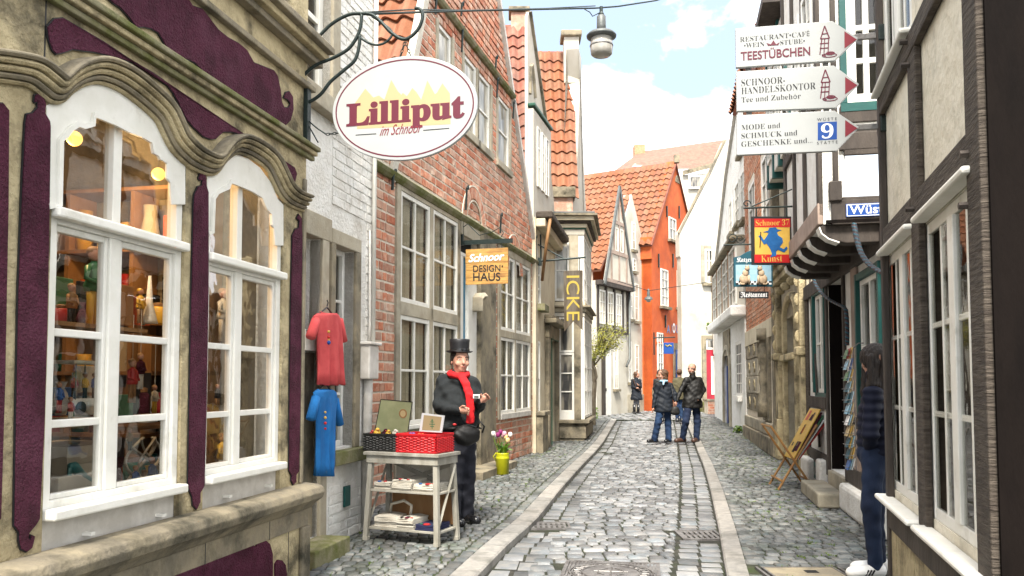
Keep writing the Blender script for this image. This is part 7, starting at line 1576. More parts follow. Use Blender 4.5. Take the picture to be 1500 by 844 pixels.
def basket(s0, s1, n0, n1, z0, h, m, lab):
    T = thing('wicker_basket', lab, 'basket', FT.P((s0 + s1) / 2, (n0 + n1) / 2, z0), FT.ang(), 'wicker baskets on the display table')
    cs = [(s0, n1), (s1, n1), (s1, n0), (s0, n0)]; M(FT).box(s0 + .005, s1 - .005, n0 + .005, n1 - .005, z0 + .001, z0 + .012).build('base', m, T, T)
    m_ = M(FT); 
    for b in ((s0 + .008, s1 - .008, n1 - .010, n1 - .006), (s0 + .008, s1 - .008, n0 + .006, n0 + .010), (s0 + .006, s0 + .010, n0 + .01, n1 - .01), (s1 - .010, s1 - .006, n0 + .01, n1 - .01)): m_.box(*b, z0 + .012, z0 + h - .01)
    m_.build('lining', m, T, T)
    w_ = M(); st = M(); rows = 11
    for e in range(4):
        (a0, b0), (a1, b1) = cs[e], cs[(e + 1) % 4]; L = math.hypot(a1 - a0, b1 - b0); ns = max(3, int(L / .035)); ux, uy = (a1 - a0) / L, (b1 - b0) / L; ox, oy = uy, -ux
        cxm, cym = (s0 + s1) / 2, (n0 + n1) / 2
        if (a0 + ux * L / 2 + ox * .1 - cxm) ** 2 + (b0 + uy * L / 2 + oy * .1 - cym) ** 2 < (a0 + ux * L / 2 - cxm) ** 2 + (b0 + uy * L / 2 - cym) ** 2: ox, oy = -ox, -oy
        for k in range(ns + 1): p = (a0 + (a1 - a0) * k / ns, b0 + (b1 - b0) * k / ns); st.tube([FT.P(p[0], p[1], z0), FT.P(p[0], p[1], z0 + h)], .004, 5)
        for r in range(rows):
            z = z0 + h * .10 + h * .70 * r / (rows - 1); pts = []
            for k in range(ns * 2 + 1):
                t = k / (ns * 2); off = .006 * math.cos(k * math.pi) * (1 if r % 2 else -1) if k % 2 == 0 else 0
                off = .0065 * (1 if ((k // 2 + r) % 2) else -1) if k % 2 == 0 else 0
                pts.append(FT.P(a0 + (a1 - a0) * t + ox * (off + .002), b0 + (b1 - b0) * t + oy * (off + .002), z))
            w_.tube(pts, .0056, 5)
    st.build('stakes', m, T, T); w_.build('weave', m, T, T, kind='stuff')
    for z, r in ((z0 + h - .006, .011), (z0 + h * .90, .008), (z0 + .008, .010)): M().tube([FT.P(a, b, z) for a, b in cs + [cs[0]]], r, 6).build('rim', m, T, T)
    return T
MT['wickerblack'] = mat('black_wicker', (.012, .012, .012), rough=.35, spec=.6); MT['wickerred'] = mat('red_wicker', (.58, .012, .018), (.48, .01, .015), 20, .4)
basket(-.075, .285, -.33, -.04, TZ + .002, .155, 'wickerblack', 'black wicker basket of toys on the left of the table'); basket(.305, .71, -.30, -.0, TZ + .002, .165, 'wickerred', 'bright red wicker basket on the right of the table')
T = thing('picture_album', 'green grey square album with a round emblem standing in the black basket', 'album', FT.P(.17, -.26, TZ + .02), FT.ang()); MT['album'] = mat('album_cover', (0.285, 0.292, 0.165), (0.225, 0.24, 0.128), 5, .6)
al = FT.q; Pa = [(549, 633), (558, 585), (604, 589), (597, 636)]; M(FT).prism([al(x, y, -.24) for x, y in Pa], -.25, -.235).build('cover', 'album', T, T, bevel=.002)
m_ = M(FT); PP = [al(x, y, -.235) for x, y in Pa]
for i in range(4): bar(m_, FT, PP[i], PP[(i + 1) % 4], .006, -.236, -.232)
m_.build('cover_edge', 'black', T, T); a, z = al(590, 606, -.23); ring(M(FT), FT, a, z, .042, .042, .012, -.2345, -.231, 24).build('emblem_ring', 'wood', T, T); M(FT).prism([(a + .03 * math.cos(t), z + .03 * math.sin(t)) for t in [2 * math.pi * k / 16 for k in range(16)]], -.2345, -.2325).build('emblem', 'beige', T, T)
T = thing('picture_card', 'white framed picture card with a small tree drawing in the red basket', 'card', FT.P(.5, -.2, TZ + .1), FT.ang()); Pa = [(614, 632), (618, 605), (651, 609), (647, 634)]; M(FT).prism([al(x, y, -.18) for x, y in Pa], -.19, -.18).build('card', 'whiteprint', T, T)
M(FT).prism([al(x, y, -.178) for x, y in ((618, 630), (621, 608), (647, 611), (644, 631))], -.1795, -.178).build('picture', 'beige', T, T); a, z = al(633, 622, -.177); m_ = M(FT)
for dz, w_ in ((-.02, .04), (0, .06), (.02, .04), (.035, .02)): m_.box(a - w_ / 2, a + w_ / 2, -.1775, -.176, z + dz, z + dz + .006)
m_.box(a - .003, a + .003, -.1775, -.1765, z - .04, z + .05); m_.build('tree_print', 'toygreen', T, T)
for i, (s_, n_, c_, r, nm) in enumerate(((.03, -.10, 'toyyellow', .036, 'big yellow rubber toy at the left end of the black basket'), (-.02, -.09, 'toyred', .022, 'small red toy at the rim of the black basket'), (.09, -.14, 'purple', .03, 'dark purple toy in the black basket'), (.15, -.10, 'toyyellow', .026, 'ochre and brown toy in the black basket'), (.21, -.12, 'linen', .03, 'cream cloth toy in the black basket'), (.245, -.09, 'linen', .024, 'pale knotted toy beside the red basket'), (.40, -.08, 'toyblue', .02, 'left blue ball in the red basket'), (.435, -.07, 'toyblue', .022, 'right blue ball in the red basket'), (.49, -.08, 'orange', .018, 'left orange ball in the red basket'), (.52, -.09, 'orange', .016, 'right orange ball in the red basket'))):
    t = thing('small_toy', nm, 'toy', FT.P(s_, n_, TZ + .14), 0, 'small toys in the baskets'); p = FT.P(s_, n_, TZ + .155); M().sphere(p, r, 10, 7).build('body', c_, t, t, smooth=True)
    if i < 6: M().sphere(p + (.005, -.01, r * .9), r * .6, 8, 6).build('head', c_, t, t, smooth=True); M().sphere(p + (.012, -.02 - r * .3, r * .9), r * .22, 6, 4).build('beak', 'toyred', t, t)
# ================================================================ tulips in a green can
p0 = onground(736, 695); T = thing('flower_can', 'lime green metal can filled with tulips by the brick wall', 'flower pot', p0); MT['lime'] = mat('lime_enamel', (.40, .40, .010), (.34, .33, .008), 5, .35, .1, 20); MT['stem'] = mat('tulip_green', (0.075, 0.165, 0.0225), (0.12, 0.225, 0.0375), 9, .5, var=.2)
M().lathe([(.088, 0), (.10, .01), (.104, .24), (.110, .25), (.104, .26), (.10, .31), (.108, .335), (.098, .33), (.09, .28)], p0, 24).build('can', 'lime', T, T, smooth=True); M().tube([p0 + (-.10, -.03, .2), p0 + (-.14, -.04, .28), p0 + (-.10, -.03, .33)], .008, 6).build('can_handle', 'lime', T, T, smooth=True)
MT['tulipwhite'] = mat('white_petal', (0.68, 0.612, 0.595), rough=.6); MT['tulippink'] = mat('pink_petal', (0.56, 0.224, 0.336), (0.64, 0.4, 0.44), 30, .6); MT['tulippurple'] = mat('purple_petal', (0.2, 0.016, 0.104), rough=.6); MT['tulipyellow'] = mat('yellow_petal', (0.64, 0.4, 0.144), (0.64, 0.496, 0.32), 30, .6)
heads = ((-.14, .60, 'tulipwhite', 'white'), (-.07, .58, 'tuliphpurple', ''), (.0, .57, 'tulippink', 'pink'), (.05, .55, 'tulipyellow', 'yellow'), (.12, .58, 'tulipwhite', 'white'), (-.03, .62, 'tulippurple', ''), (.03, .60, 'tulippink', ''), (-.10, .56, 'tulipwhite', ''), (.08, .50, 'tulipyellow', ''))
for i, (dx, z, c_, _) in enumerate(heads):
    c_ = c_ if c_ in MT else 'tulippurple'; h = p0 + (dx, R.uniform(-.08, .04), z); M().tube([p0 + (dx * .3, 0, .3), p0 + (dx * .8, h[1] - p0[1], z - .12), h], .005, 5).build('stem', 'stem', T, T)
    m_ = M()
    for k in range(6):
        a = k * math.pi / 3 + i; r_ = .026; m_.sphere(h + (math.cos(a) * r_ * .6, math.sin(a) * r_ * .6, .03), .026, 7, 6, (.75, .75, 1.5))
    m_.build('tulip_head', c_, T, T, smooth=True)
m_ = M()
for k in range(34):
    a = R.uniform(0, 6.28); r_ = R.uniform(.05, .19); z = R.uniform(.34, .50); w_ = R.uniform(.018, .032); b = p0 + (0.04 * math.cos(a), .04 * math.sin(a), .32); t_ = p0 + (r_ * math.cos(a), r_ * math.sin(a), z); mid = (b + t_) / 2 + (0, 0, .05); s_ = np.array((-math.sin(a), math.cos(a), .3)) * w_
    m_.add([b, mid + s_, t_, mid - s_], [(0, 1, 2, 3)])
m_.build('leaves', 'stem', T, T, kind='stuff', fix=False)
# ================================================================ trestle with paintings
dV = 11.0; pc = onground(1160, 714); FV = Frame(pc[0], pc[1], 1, -.1, -1); g = FV.q
T = thing('folding_trestle', 'folding wooden trestle rack holding posters on the right pavement', 'rack', (pc[0], pc[1], 0)); MT['honeywood'] = mat('honey_wood', (0.315, 0.165, 0.0525), (0.255, 0.12, 0.0375), 8, .5)
for n_ in (.28, -.28):
    for x0, y0, x1, y1 in ((-.24, 0, .27, .86), (.22, 0, -.33, .84)): M().tube([FV.P(x0, n_ + .012 * (x0 > 0), y0), FV.P(x1, n_ + .012 * (x0 > 0), y1)], .016, 6).build('leg', 'honeywood', T, T)
for x, z in ((-.325, .83), (.262, .84), (-.20, .12), (.18, .12)): M().tube([FV.P(x, -.3, z), FV.P(x, .3, z)], .014, 6).build('cross_rail', 'honeywood', T, T)
M().add([FV.P(-.02, -.26, .38), FV.P(-.02, .26, .38), FV.P(.06, .26, .36), FV.P(.06, -.26, .36)], [(0, 1, 2, 3)]).build('canvas_sling', 'wood', T, T)
for i, c_ in enumerate(('signyellow', 'purple', 'toygreen', 'whiteprint', 'toyred')):
    o_ = -.035 + i * .018; P = [FV.P(.0 + o_, -.27, .40), FV.P(.0 + o_, .25, .40), FV.P(.36 + o_, .25, 1.06 - .04 * i), FV.P(.36 + o_, -.27, 1.06 - .04 * i)]; q_ = [p + np.array((.012, 0, -.006)) for p in P]
    t = thing('framed_picture', ('yellow abstract picture, front one on the trestle', 'purple picture just behind the yellow one on the trestle', 'green picture in the middle of the trestle', 'white bordered picture near the back of the trestle', 'red picture at the back of the trestle')[i], 'picture', P[0], 0, 'pictures leaning in the trestle'); M().add(P + q_, [(0, 1, 2, 3), (7, 6, 5, 4), (0, 4, 5, 1), (1, 5, 6, 2), (2, 6, 7, 3), (3, 7, 4, 0)]).build('panel', c_, t, t)
    if i == 0:
        for k in range(9):
            u, v_ = R.uniform(.08, .8), R.uniform(.1, .7); w1_, w2_ = R.uniform(.06, .22), R.uniform(.1, .25); f = lambda uu, vv: P[0] + (P[3] - P[0]) * uu + (P[1] - P[0]) * vv + np.array((-.003, 0, .0015))
            M().add([f(u, v_), f(min(u + w1_, .98), v_ + .03), f(min(u + w1_, .98), min(v_ + w2_, .97)), f(u, min(v_ + w2_, .97))], [(0, 1, 2, 3)]).build('colour_patch', R.choice(['toyred', 'purple', 'toyblue', 'orange', 'black', 'toygreen']), t, t)
# ================================================================ postcard rack and rope on the jettied house
g = FG.q; nR = .20; a, z1 = g(1237, 512, nR); z0 = g(1244, 690, nR)[1]; am = (g(1236, 600, nR)[0] + g(1246, 600, nR)[0]) / 2
T = thing('postcard_rack', 'tall narrow wire rack of coloured postcards beside the dark doorway', 'rack', FG.P(am, nR, z0), FG.ang()); hh = z1 - z0; nr = 11
for da in (-.075, .075): M().tube([FG.P(am + da, nR - .06, z0), FG.P(am + da, nR - .06, z1)], .006, 5).build('upright', 'steel', T, T)
M().tube([FG.P(am, nR - .06, z1), FG.P(am, nR - .12, z1 + .06), FG.P(am, .03, z1 + .06)], .006, 5).build('hook', 'steel', T, T)
for k in range(nr):
    z = z0 + hh * k / nr; M().tube([FG.P(am - .085, nR - .06, z + .05), FG.P(am - .085, nR + .03, z + .04), FG.P(am + .085, nR + .03, z + .04), FG.P(am + .085, nR - .06, z + .05)], .0028, 5).build('wire_pocket', 'steel', T, T)
    for j in range(3):
        c_ = R.choice(['skyblue', 'signyellow', 'toyred', 'toygreen', 'whiteprint', 'toyblue', 'beige', 'skyblue', 'tealdark']); x0 = am - .075 + .0 * j; n_ = nR + .02 - .022 * j
        M().add([FG.P(x0, n_, z + .012), FG.P(x0 + .15, n_, z + .012), FG.P(x0 + .15, n_ - .03, z + .105 + .012 * j), FG.P(x0, n_ - .03, z + .105 + .012 * j), FG.P(x0, n_ - .003, z + .012), FG.P(x0 + .15, n_ - .003, z + .012), FG.P(x0 + .15, n_ - .033, z + .105 + .012 * j), FG.P(x0, n_ - .033, z + .105 + .012 * j)], [(0, 1, 2, 3), (7, 6, 5, 4), (0, 4, 5, 1), (1, 5, 6, 2), (2, 6, 7, 3), (3, 7, 4, 0)]).build('postcard', c_, T, T)
MT['shoebrown2'] = mat('tarred_strand', (.06, .035, .04), rough=.8)
def rope(pts, lab, n=.08):
    P = [FG.P(*g(x, y, n)[:1], n, g(x, y, n)[1]) for x, y in pts]; PP = []
    for i in range(len(P) - 1):
        for k in range(14): PP.append(P[i] + (P[i + 1] - P[i]) * k / 14)
    PP.append(P[-1]); T = thing('twisted_rope', lab, 'rope', P[-1], 0, 'twisted ropes under the overhang')
    for s_, c_ in ((0, 'black'), (2.1, 'tealdark'), (4.2, 'shoebrown2')):
        M().tube([p + FG.a * .012 * math.cos(i * .9 + s_) + FG.b * .012 * math.sin(i * .9 + s_) for i, p in enumerate(PP)], .0125, 6).build('strand', c_, T, T, smooth=True)
def sp(pts, k=3): return smooth_path(pts, k)
rope(sp([(1189, 388), (1192, 410), (1202, 428), (1216, 440), (1232, 448), (1239, 454), (1241, 480), (1241, 505)], 2), 'dark twisted rope looping from the overhang to the postcard rack', .10)
rope(sp([(1251, 328), (1255, 350), (1262, 372), (1276, 390), (1296, 401)], 2), 'blue and black twisted rope hanging below the street name plate', .35)
# ================================================================ little tree and plants
MT['blossom'] = mat('yellow_green_leaf', (0.24, 0.256, 0.04), (0.336, 0.32, 0.072), 9, .6, var=.3); MT['bark'] = mat('bark', (.13, .10, .07), (.20, .17, .12), 9, .9, .6, 30)
dT = 25.5; b0 = at(868, 604, dT); b0[2] = gz(dT); T = thing('small_tree', 'small gnarled tree with sparse yellow green leaves beside the bay window', 'tree', b0)
pt = lambda x, y, dd=0: at(x, y, dT + dd)
tr = [b0, pt(869, 585), pt(871, 560), pt(867, 540), pt(871, 522), pt(876, 512)]; m_ = M(); m_.tube(tr, [.10, .085, .075, .07, .06, .05], 8); m_.tube([pt(869, 565), pt(874, 552, -.1), pt(872, 540, -.1), pt(869, 535)], .035, 6)
ends = []
for k in range(22):
    s_ = tr[R.choice([3, 4, 5])]; e_ = pt(R.uniform(862, 912), R.uniform(472, 522), R.uniform(-.6, .6)); mid = (s_ + e_) / 2 + np.array((0, 0, R.uniform(-.1, .2))); m_.tube([s_, mid, e_], [.03, .018, .007], 5); ends.append((s_, mid, e_))
m_.build('trunk', 'bark', T, T); m_ = M()
for k in range(3400):
    s_, mid, e_ = R.choice(ends); u = R.uniform(.35, 1.08); p = (mid + (e_ - mid) * (u * 2 - 1)) if u > .5 else (s_ + (mid - s_) * u * 2); p = p + np.array([R.gauss(0, .085) for _ in range(3)]); w_ = R.uniform(.014, .032); a = np.array([R.uniform(-1, 1) for _ in range(3)]); a /= np.linalg.norm(a) + 1e-6; b = np.cross(a, [R.uniform(-1, 1) for _ in range(3)]); b /= np.linalg.norm(b) + 1e-6
    m_.add([p - a * w_, p + b * w_ * .6, p + a * w_, p - b * w_ * .6], [(0, 1, 2, 3)])
m_.build('crown', 'blossom', T, T, fix=False)
def bush(p, r, h, n_, m, lab, name='plant'):
    T = thing(name, lab, 'plant', p); m_ = M()
    for k in range(n_):
        a = R.uniform(0, 6.28); rr_ = r * R.random() ** .5; z = h * R.random() ** .8; c = np.array(p) + (rr_ * math.cos(a) * (1 - .4 * z / h), rr_ * math.sin(a) * .6, z + .02); w_ = r * R.uniform(.10, .24); u = np.array([R.uniform(-1, 1), R.uniform(-1, 1), R.uniform(-.2, .9)]); u /= np.linalg.norm(u); v_ = np.cross(u, (R.uniform(-1, 1), R.uniform(-1, 1), R.uniform(-1, 1))); v_ /= np.linalg.norm(v_) + 1e-6
        m_.add([c - u * w_, c + v_ * w_ * .5, c + u * w_, c - v_ * w_ * .5], [(0, 1, 2, 3)])
    m_.build('foliage', m, T, T, fix=False); M().tube([np.array(p), np.array(p) + (0, 0, h * .6)], r * .06, 5).build('stem', 'stem', T, T)
bush(onground(871, 616), .17, .42, 260, 'leaf', 'bright green leafy plant at the foot of the bay window'); pq = onground(1087, 634); bush(pq, .30, .16, 160, 'grass', 'low weed clump at the foot of the white oriel house')
a, z = F8.q(1046, 478); bush(FW.P(eW - .3, .2, FW.q(1047, 482)[1] - .1), .22, .28, 160, 'leaf', 'small green plant on the ledge of the white oriel house')
# ================================================================ people
class SDF:
    def __init__(s, lo, hi, h):
        s.lo = np.array(lo, float); s.h = h; s.n = [int(math.ceil((b - a) / h)) + 1 for a, b in zip(lo, hi)]; s.f = np.full(s.n, .2, np.float32)
    def grid(s, lo, hi):
        i0 = [max(0, int((a - o) / s.h)) for a, o in zip(lo, s.lo)]; i1 = [min(n, int((b - o) / s.h) + 2) for b, o, n in zip(hi, s.lo, s.n)]
        if any(a >= b for a, b in zip(i0, i1)): return None, None
        ax = [s.lo[k] + s.h * np.arange(i0[k], i1[k], dtype=np.float32) for k in range(3)]
        return tuple(slice(a, b) for a, b in zip(i0, i1)), np.meshgrid(*ax, indexing='ij')
    def comb(s, sl, d, k, sub):
        f = s.f[sl]
        if sub: s.f[sl] = np.maximum(f, -d); return
        if k <= 0: s.f[sl] = np.minimum(f, d); return
        h = np.clip(.5 + .5 * (d - f) / k, 0, 1); s.f[sl] = d * (1 - h) + f * h - k * h * (1 - h)
    def cap(s, a, b, ra, rb=None, k=.03, sub=False, sq=None):
        rb = ra if rb is None else rb; a, b = np.array(a, float), np.array(b, float); m = max(ra, rb) + k + .05
        sl, g = s.grid(np.minimum(a, b) - m, np.maximum(a, b) + m)
        if sl is None: return s
        d = b - a; L2_ = d @ d + 1e-9; px, py, pz = g[0] - a[0], g[1] - a[1], g[2] - a[2]
        t = np.clip((px * d[0] + py * d[1] + pz * d[2]) / L2_, 0, 1)
        s.comb(sl, np.sqrt((px - d[0] * t) ** 2 + (py - d[1] * t) ** 2 + (pz - d[2] * t) ** 2) - (ra + (rb - ra) * t), k, sub); return s
    def ell(s, c, r, ang=0, k=.03, sub=False, tilt=0):
        c = np.array(c, float); m = max(r) + k + .05; sl, g = s.grid(c - m, c + m)
        if sl is None: return s
        x, y, z = g[0] - c[0], g[1] - c[1], g[2] - c[2]; ca, sa = math.cos(-ang), math.sin(-ang); X, Y = x * ca - y * sa, x * sa + y * ca
        if tilt: ct, st = math.cos(-tilt), math.sin(-tilt); Y, z = Y * ct - z * st, Y * st + z * ct
        q = np.sqrt((X / r[0]) ** 2 + (Y / r[1]) ** 2 + (z / r[2]) ** 2); s.comb(sl, (q - 1) * min(r), k, sub); return s
    def folds(s, amp, fr=1.0, seed=0):
        ax = [s.lo[k] + s.h * np.arange(s.n[k], dtype=np.float32) for k in range(3)]; X, Y, Z = np.meshgrid(*ax, indexing='ij'); X, Y, Z = X * fr, Y * fr, Z * fr
        s.f += amp * (np.sin(X * 31 + Z * 40 + 3 * np.sin(Y * 14 + seed)) * .5 + np.sin(Z * 62 + 4 * np.sin(X * 13 + seed) + Y * 20) * .35 + np.sin(X * 70 - Z * 25 + seed) * .15).astype(np.float32); return s
    def cut(s, axis, val, keep_above=True):
        c = s.lo[axis] + s.h * np.arange(s.n[axis], dtype=np.float32); sh = [1, 1, 1]; sh[axis] = -1; c = c.reshape(sh); s.f = np.maximum(s.f, (val - c) if keep_above else (c - val)); return s
    def mesh(s):
        f = s.f; f[0] = f[-1] = .2; f[:, 0] = f[:, -1] = .2; f[:, :, 0] = f[:, :, -1] = .2; ins = f < 0
        nx, ny, nz = f.shape; cnt = np.zeros((nx - 1, ny - 1, nz - 1), np.int8); acc = np.zeros((nx - 1, ny - 1, nz - 1, 3), np.float32); num = np.zeros((nx - 1, ny - 1, nz - 1), np.float32)
        C = lambda a, i, j, k: a[i:nx - 1 + i, j:ny - 1 + j, k:nz - 1 + k]
        for axis in range(3):
            for u in (0, 1):
                for v in (0, 1):
                    o0 = [0, 0, 0]; oth = [a for a in range(3) if a != axis]; o0[oth[0]] = u; o0[oth[1]] = v; o1 = list(o0); o1[axis] = 1
                    A, B = C(f, *o0), C(f, *o1); cr_ = (A < 0) != (B < 0); t = np.where(cr_, A / np.where(cr_, A - B, 1), 0)
                    for ax_ in range(3): acc[..., ax_] += np.where(cr_, (t if ax_ == axis else o0[ax_]), 0)
                    num += cr_
        act = num > 0; idx = -np.ones(act.shape, np.int64); idx[act] = np.arange(act.sum()); ii = np.argwhere(act)
        V = (ii + acc[act] / num[act][:, None]) * s.h + s.lo; F_ = []
        for axis in range(3):
            sl0 = [slice(1, -1)] * 3; sl0[axis] = slice(0, f.shape[axis] - 1); sl1 = list(sl0); sl1[axis] = slice(1, f.shape[axis])
            a, b = ins[tuple(sl0)], ins[tuple(sl1)]; e = np.argwhere(a != b)
            if not len(e): continue
            flip = a[a != b]; base = e.copy(); oth = [q_ for q_ in range(3) if q_ != axis]
            for q_ in oth: base[:, q_] += 1
            def cell(du, dv): c = base.copy(); c[:, oth[0]] -= du; c[:, oth[1]] -= dv; return idx[c[:, 0], c[:, 1], c[:, 2]]
            q4 = np.stack([cell(1, 1), cell(0, 1), cell(0, 0), cell(1, 0)], 1)
            if axis == 1: flip = ~flip
            q4[~flip] = q4[~flip][:, ::-1]; F_.append(q4)
        return V, np.concatenate(F_).tolist()
    def build(s, name, m, T, label=None):
        V, F_ = s.mesh(); return mkobj(name, V, F_, m, T, T, smooth=True, label=label, fix=False)
def bounds(pts, m): p = np.array(pts); return p.min(0) - m, p.max(0) + m
def v3(*a): return np.array(a, float)
def hand(s, w, d, side, size=1.0, curl=.6, up=None):
    "palm and five fingers: w wrist, d pointing direction, side = towards the thumb"
    d = np.array(d, float); d /= np.linalg.norm(d); t = np.array(side, float); t -= d * (t @ d); t /= np.linalg.norm(t); nrm = np.cross(d, t)
    if up is not None and nrm @ np.array(up) < 0: nrm = -nrm
    p = w + d * .045 * size; s.cap(w, p + d * .02 * size, .026 * size, .030 * size, k=.015)
    s.cap(p - t * .018 * size, p + t * .018 * size + d * .01, .022 * size, .022 * size, k=.012)
    for i, (o, L) in enumerate(((.030, .070), (.010, .078), (-.010, .072), (-.029, .056))):
        b = p + t * o * size + d * .028 * size; k1 = b + (d * math.cos(curl * .6) + nrm * math.sin(curl * .6)) * L * .48 * size; k2 = k1 + (d * math.cos(curl * 1.8) + nrm * math.sin(curl * 1.8)) * L * .42 * size
        s.cap(b, k1, .0095 * size, .0088 * size, k=.006); s.cap(k1, k2, .0088 * size, .0075 * size, k=.004)
    b = w + d * .02 * size + t * .028 * size; k1 = b + (t * .6 + d * .6 + nrm * .3) * .042 * size; s.cap(b, k1, .012 * size, .0105 * size, k=.01); s.cap(k1, k1 + (d * .8 + t * .1 + nrm * .4) * .03 * size, .0105 * size, .009 * size, k=.004)
def head(s, c, ang, size=1.0, k=.02):
    "c: centre of the skull; ang: facing direction"
    f = v3(math.cos(ang), math.sin(ang), 0); r = v3(-f[1], f[0], 0); z = v3(0, 0, 1); S = size
    s.ell(c + z * .03 * S, (.098 * S, .078 * S, .098 * S), ang, k=.02); s.ell(c + f * .03 * S - z * .04 * S, (.066 * S, .060 * S, .080 * S), ang, k=.03)
    s.cap(c + f * .045 * S - z * .095 * S, c + f * .06 * S - z * .092 * S, .026 * S, .022 * S, k=.03)
    s.cap(c + f * .092 * S + z * .005 * S, c + f * .110 * S - z * .030 * S, .010 * S, .015 * S, k=.014)
    for sd in (-1, 1):
        s.ell(c + r * sd * .082 * S - z * .012 * S - f * .005, (.018 * S, .010 * S, .030 * S), ang, k=.006)
        s.cap(c + r * sd * .018 * S + f * .086 * S + z * .022 * S, c + r * sd * .05 * S + f * .074 * S + z * .020 * S, .009 * S, .008 * S, k=.012)
        s.ell(c + r * sd * .042 * S + f * .068 * S - z * .034 * S, (.022 * S, .026 * S, .022 * S), ang, k=.02)
    s.cap(c + f * .094 * S - z * .058 * S - r * .018 * S, c + f * .094 * S - z * .058 * S + r * .018 * S, .005 * S, k=.006); s.cap(c + f * .091 * S - z * .068 * S - r * .014 * S, c + f * .091 * S - z * .068 * S + r * .014 * S, .005 * S, k=.006)
def face(T, c, ang, S=1.0, beard=None, brow='hairdark'):
    f = v3(math.cos(ang), math.sin(ang), 0); r = v3(-f[1], f[0], 0); z = v3(0, 0, 1)
    for sd in (-1, 1):
        M().sphere(c + r * sd * .034 * S + f * .080 * S + z * .004 * S, .0105 * S, 8, 6).build('eye', 'eyewhite', T, T, smooth=True); M().sphere(c + r * sd * .034 * S + f * .0865 * S + z * .003 * S, .0068 * S, 8, 6).build('iris', 'black', T, T, smooth=True)
        M().tube([c + r * sd * .016 * S + f * .097 * S + z * .026 * S, c + r * sd * .036 * S + f * .094 * S + z * .032 * S, c + r * sd * .056 * S + f * .078 * S + z * .026 * S], .0045 * S, 5).build('eyebrow', brow, T, T)
    M().tube([c + f * .103 * S - z * .062 * S - r * .022 * S, c + f * .1075 * S - z * .0615 * S, c + f * .103 * S - z * .062 * S + r * .022 * S], .003 * S, 5).build('mouth', 'lip', T, T, smooth=True)
MT.update(hairdark=mat('dark_hair', (.010, .006, .005), (.022, .014, .010), 30, .6, .6, 90, stretch=(3, 3, .4)), hairbrown=mat('brown_hair', (.06, .028, .014), (.10, .05, .025), 30, .6, .6, 90, stretch=(3, 3, .4)), hairgrey=mat('grey_hair', (.07, .06, .05), (.14, .12, .10), 30, .7, .5, 90), eyewhite=mat('eye_white', (.7, .68, .64), rough=.3), lip=mat('lips', (.38, .12, .10), rough=.5),
          sweater=mat('charcoal_sweater', (.007, .009, .010), (.012, .015, .017), 16, .9, .5, 90), trousers=mat('dark_trousers', (.012, .013, .020), (.020, .021, .03), 10, .9, .4, 60), jeans=mat('blue_jeans', (.006, .02, .06), (.012, .036, .09), 6, .85, .4, 70), jeansdark=mat('dark_jeans', (.003, .009, .03), (.007, .018, .05), 5, .85, .4, 70, stretch=(1, 1, .4)), navycoat=mat('navy_coat', (.002, .005, .010), (.004, .008, .016), 8, .7, .3, 50), leatherblack=mat('black_leather', (.003, .0028, .0026), (.006, .0055, .005), 9, .6, .3, 50), puffer=mat('navy_puffer', (.005, .007, .020), rough=.7, spec=.2), scarfred=mat('red_scarf', (.50, .006, .010), (.40, .004, .008), 14, .85, .7, 80), shoeblack=mat('polished_shoe', (.010, .010, .011), rough=.25, spec=.6), shoebrown=mat('brown_shoe', (.06, .03, .02), rough=.4), olive=mat('olive_jacket', (.09, .08, .04), (.07, .06, .03), 8, .85, .3, 40), tights=mat('grey_tights', (.16, .16, .18), rough=.8), shoewhite=mat('white_trainer', (.75, .74, .72), rough=.5), hatfelt=mat('black_top_hat', (.008, .008, .010), (.014, .014, .016), 10, .45, .2, 60))
def shoe_sdf(ank, d, L=.26, w=.045, lo=None, h=.01, T=None, m='shoeblack', heel=.0, name='shoe'):
    d = np.array((d[0], d[1], 0.)); d /= np.linalg.norm(d); g_ = np.array((ank[0], ank[1], gz(ank[1])))
    a = g_ - d * .055 + v3(0, 0, w * .9); b = g_ + d * (L - .055 - w) + v3(0, 0, w * .72)
    s = SDF(*bounds([a, b], .13), h); s.cap(a, b, w, w * .88, k=.02); s.cap(a + d * .02, a + d * .03 + v3(0, 0, .055), w * .95, w * .85, k=.03); s.ell(b - d * .03, (.07, w * .95, w * .72), math.atan2(d[1], d[0]), k=.02); s.cut(2, g_[2] + .002); return s.build(name, m, T)
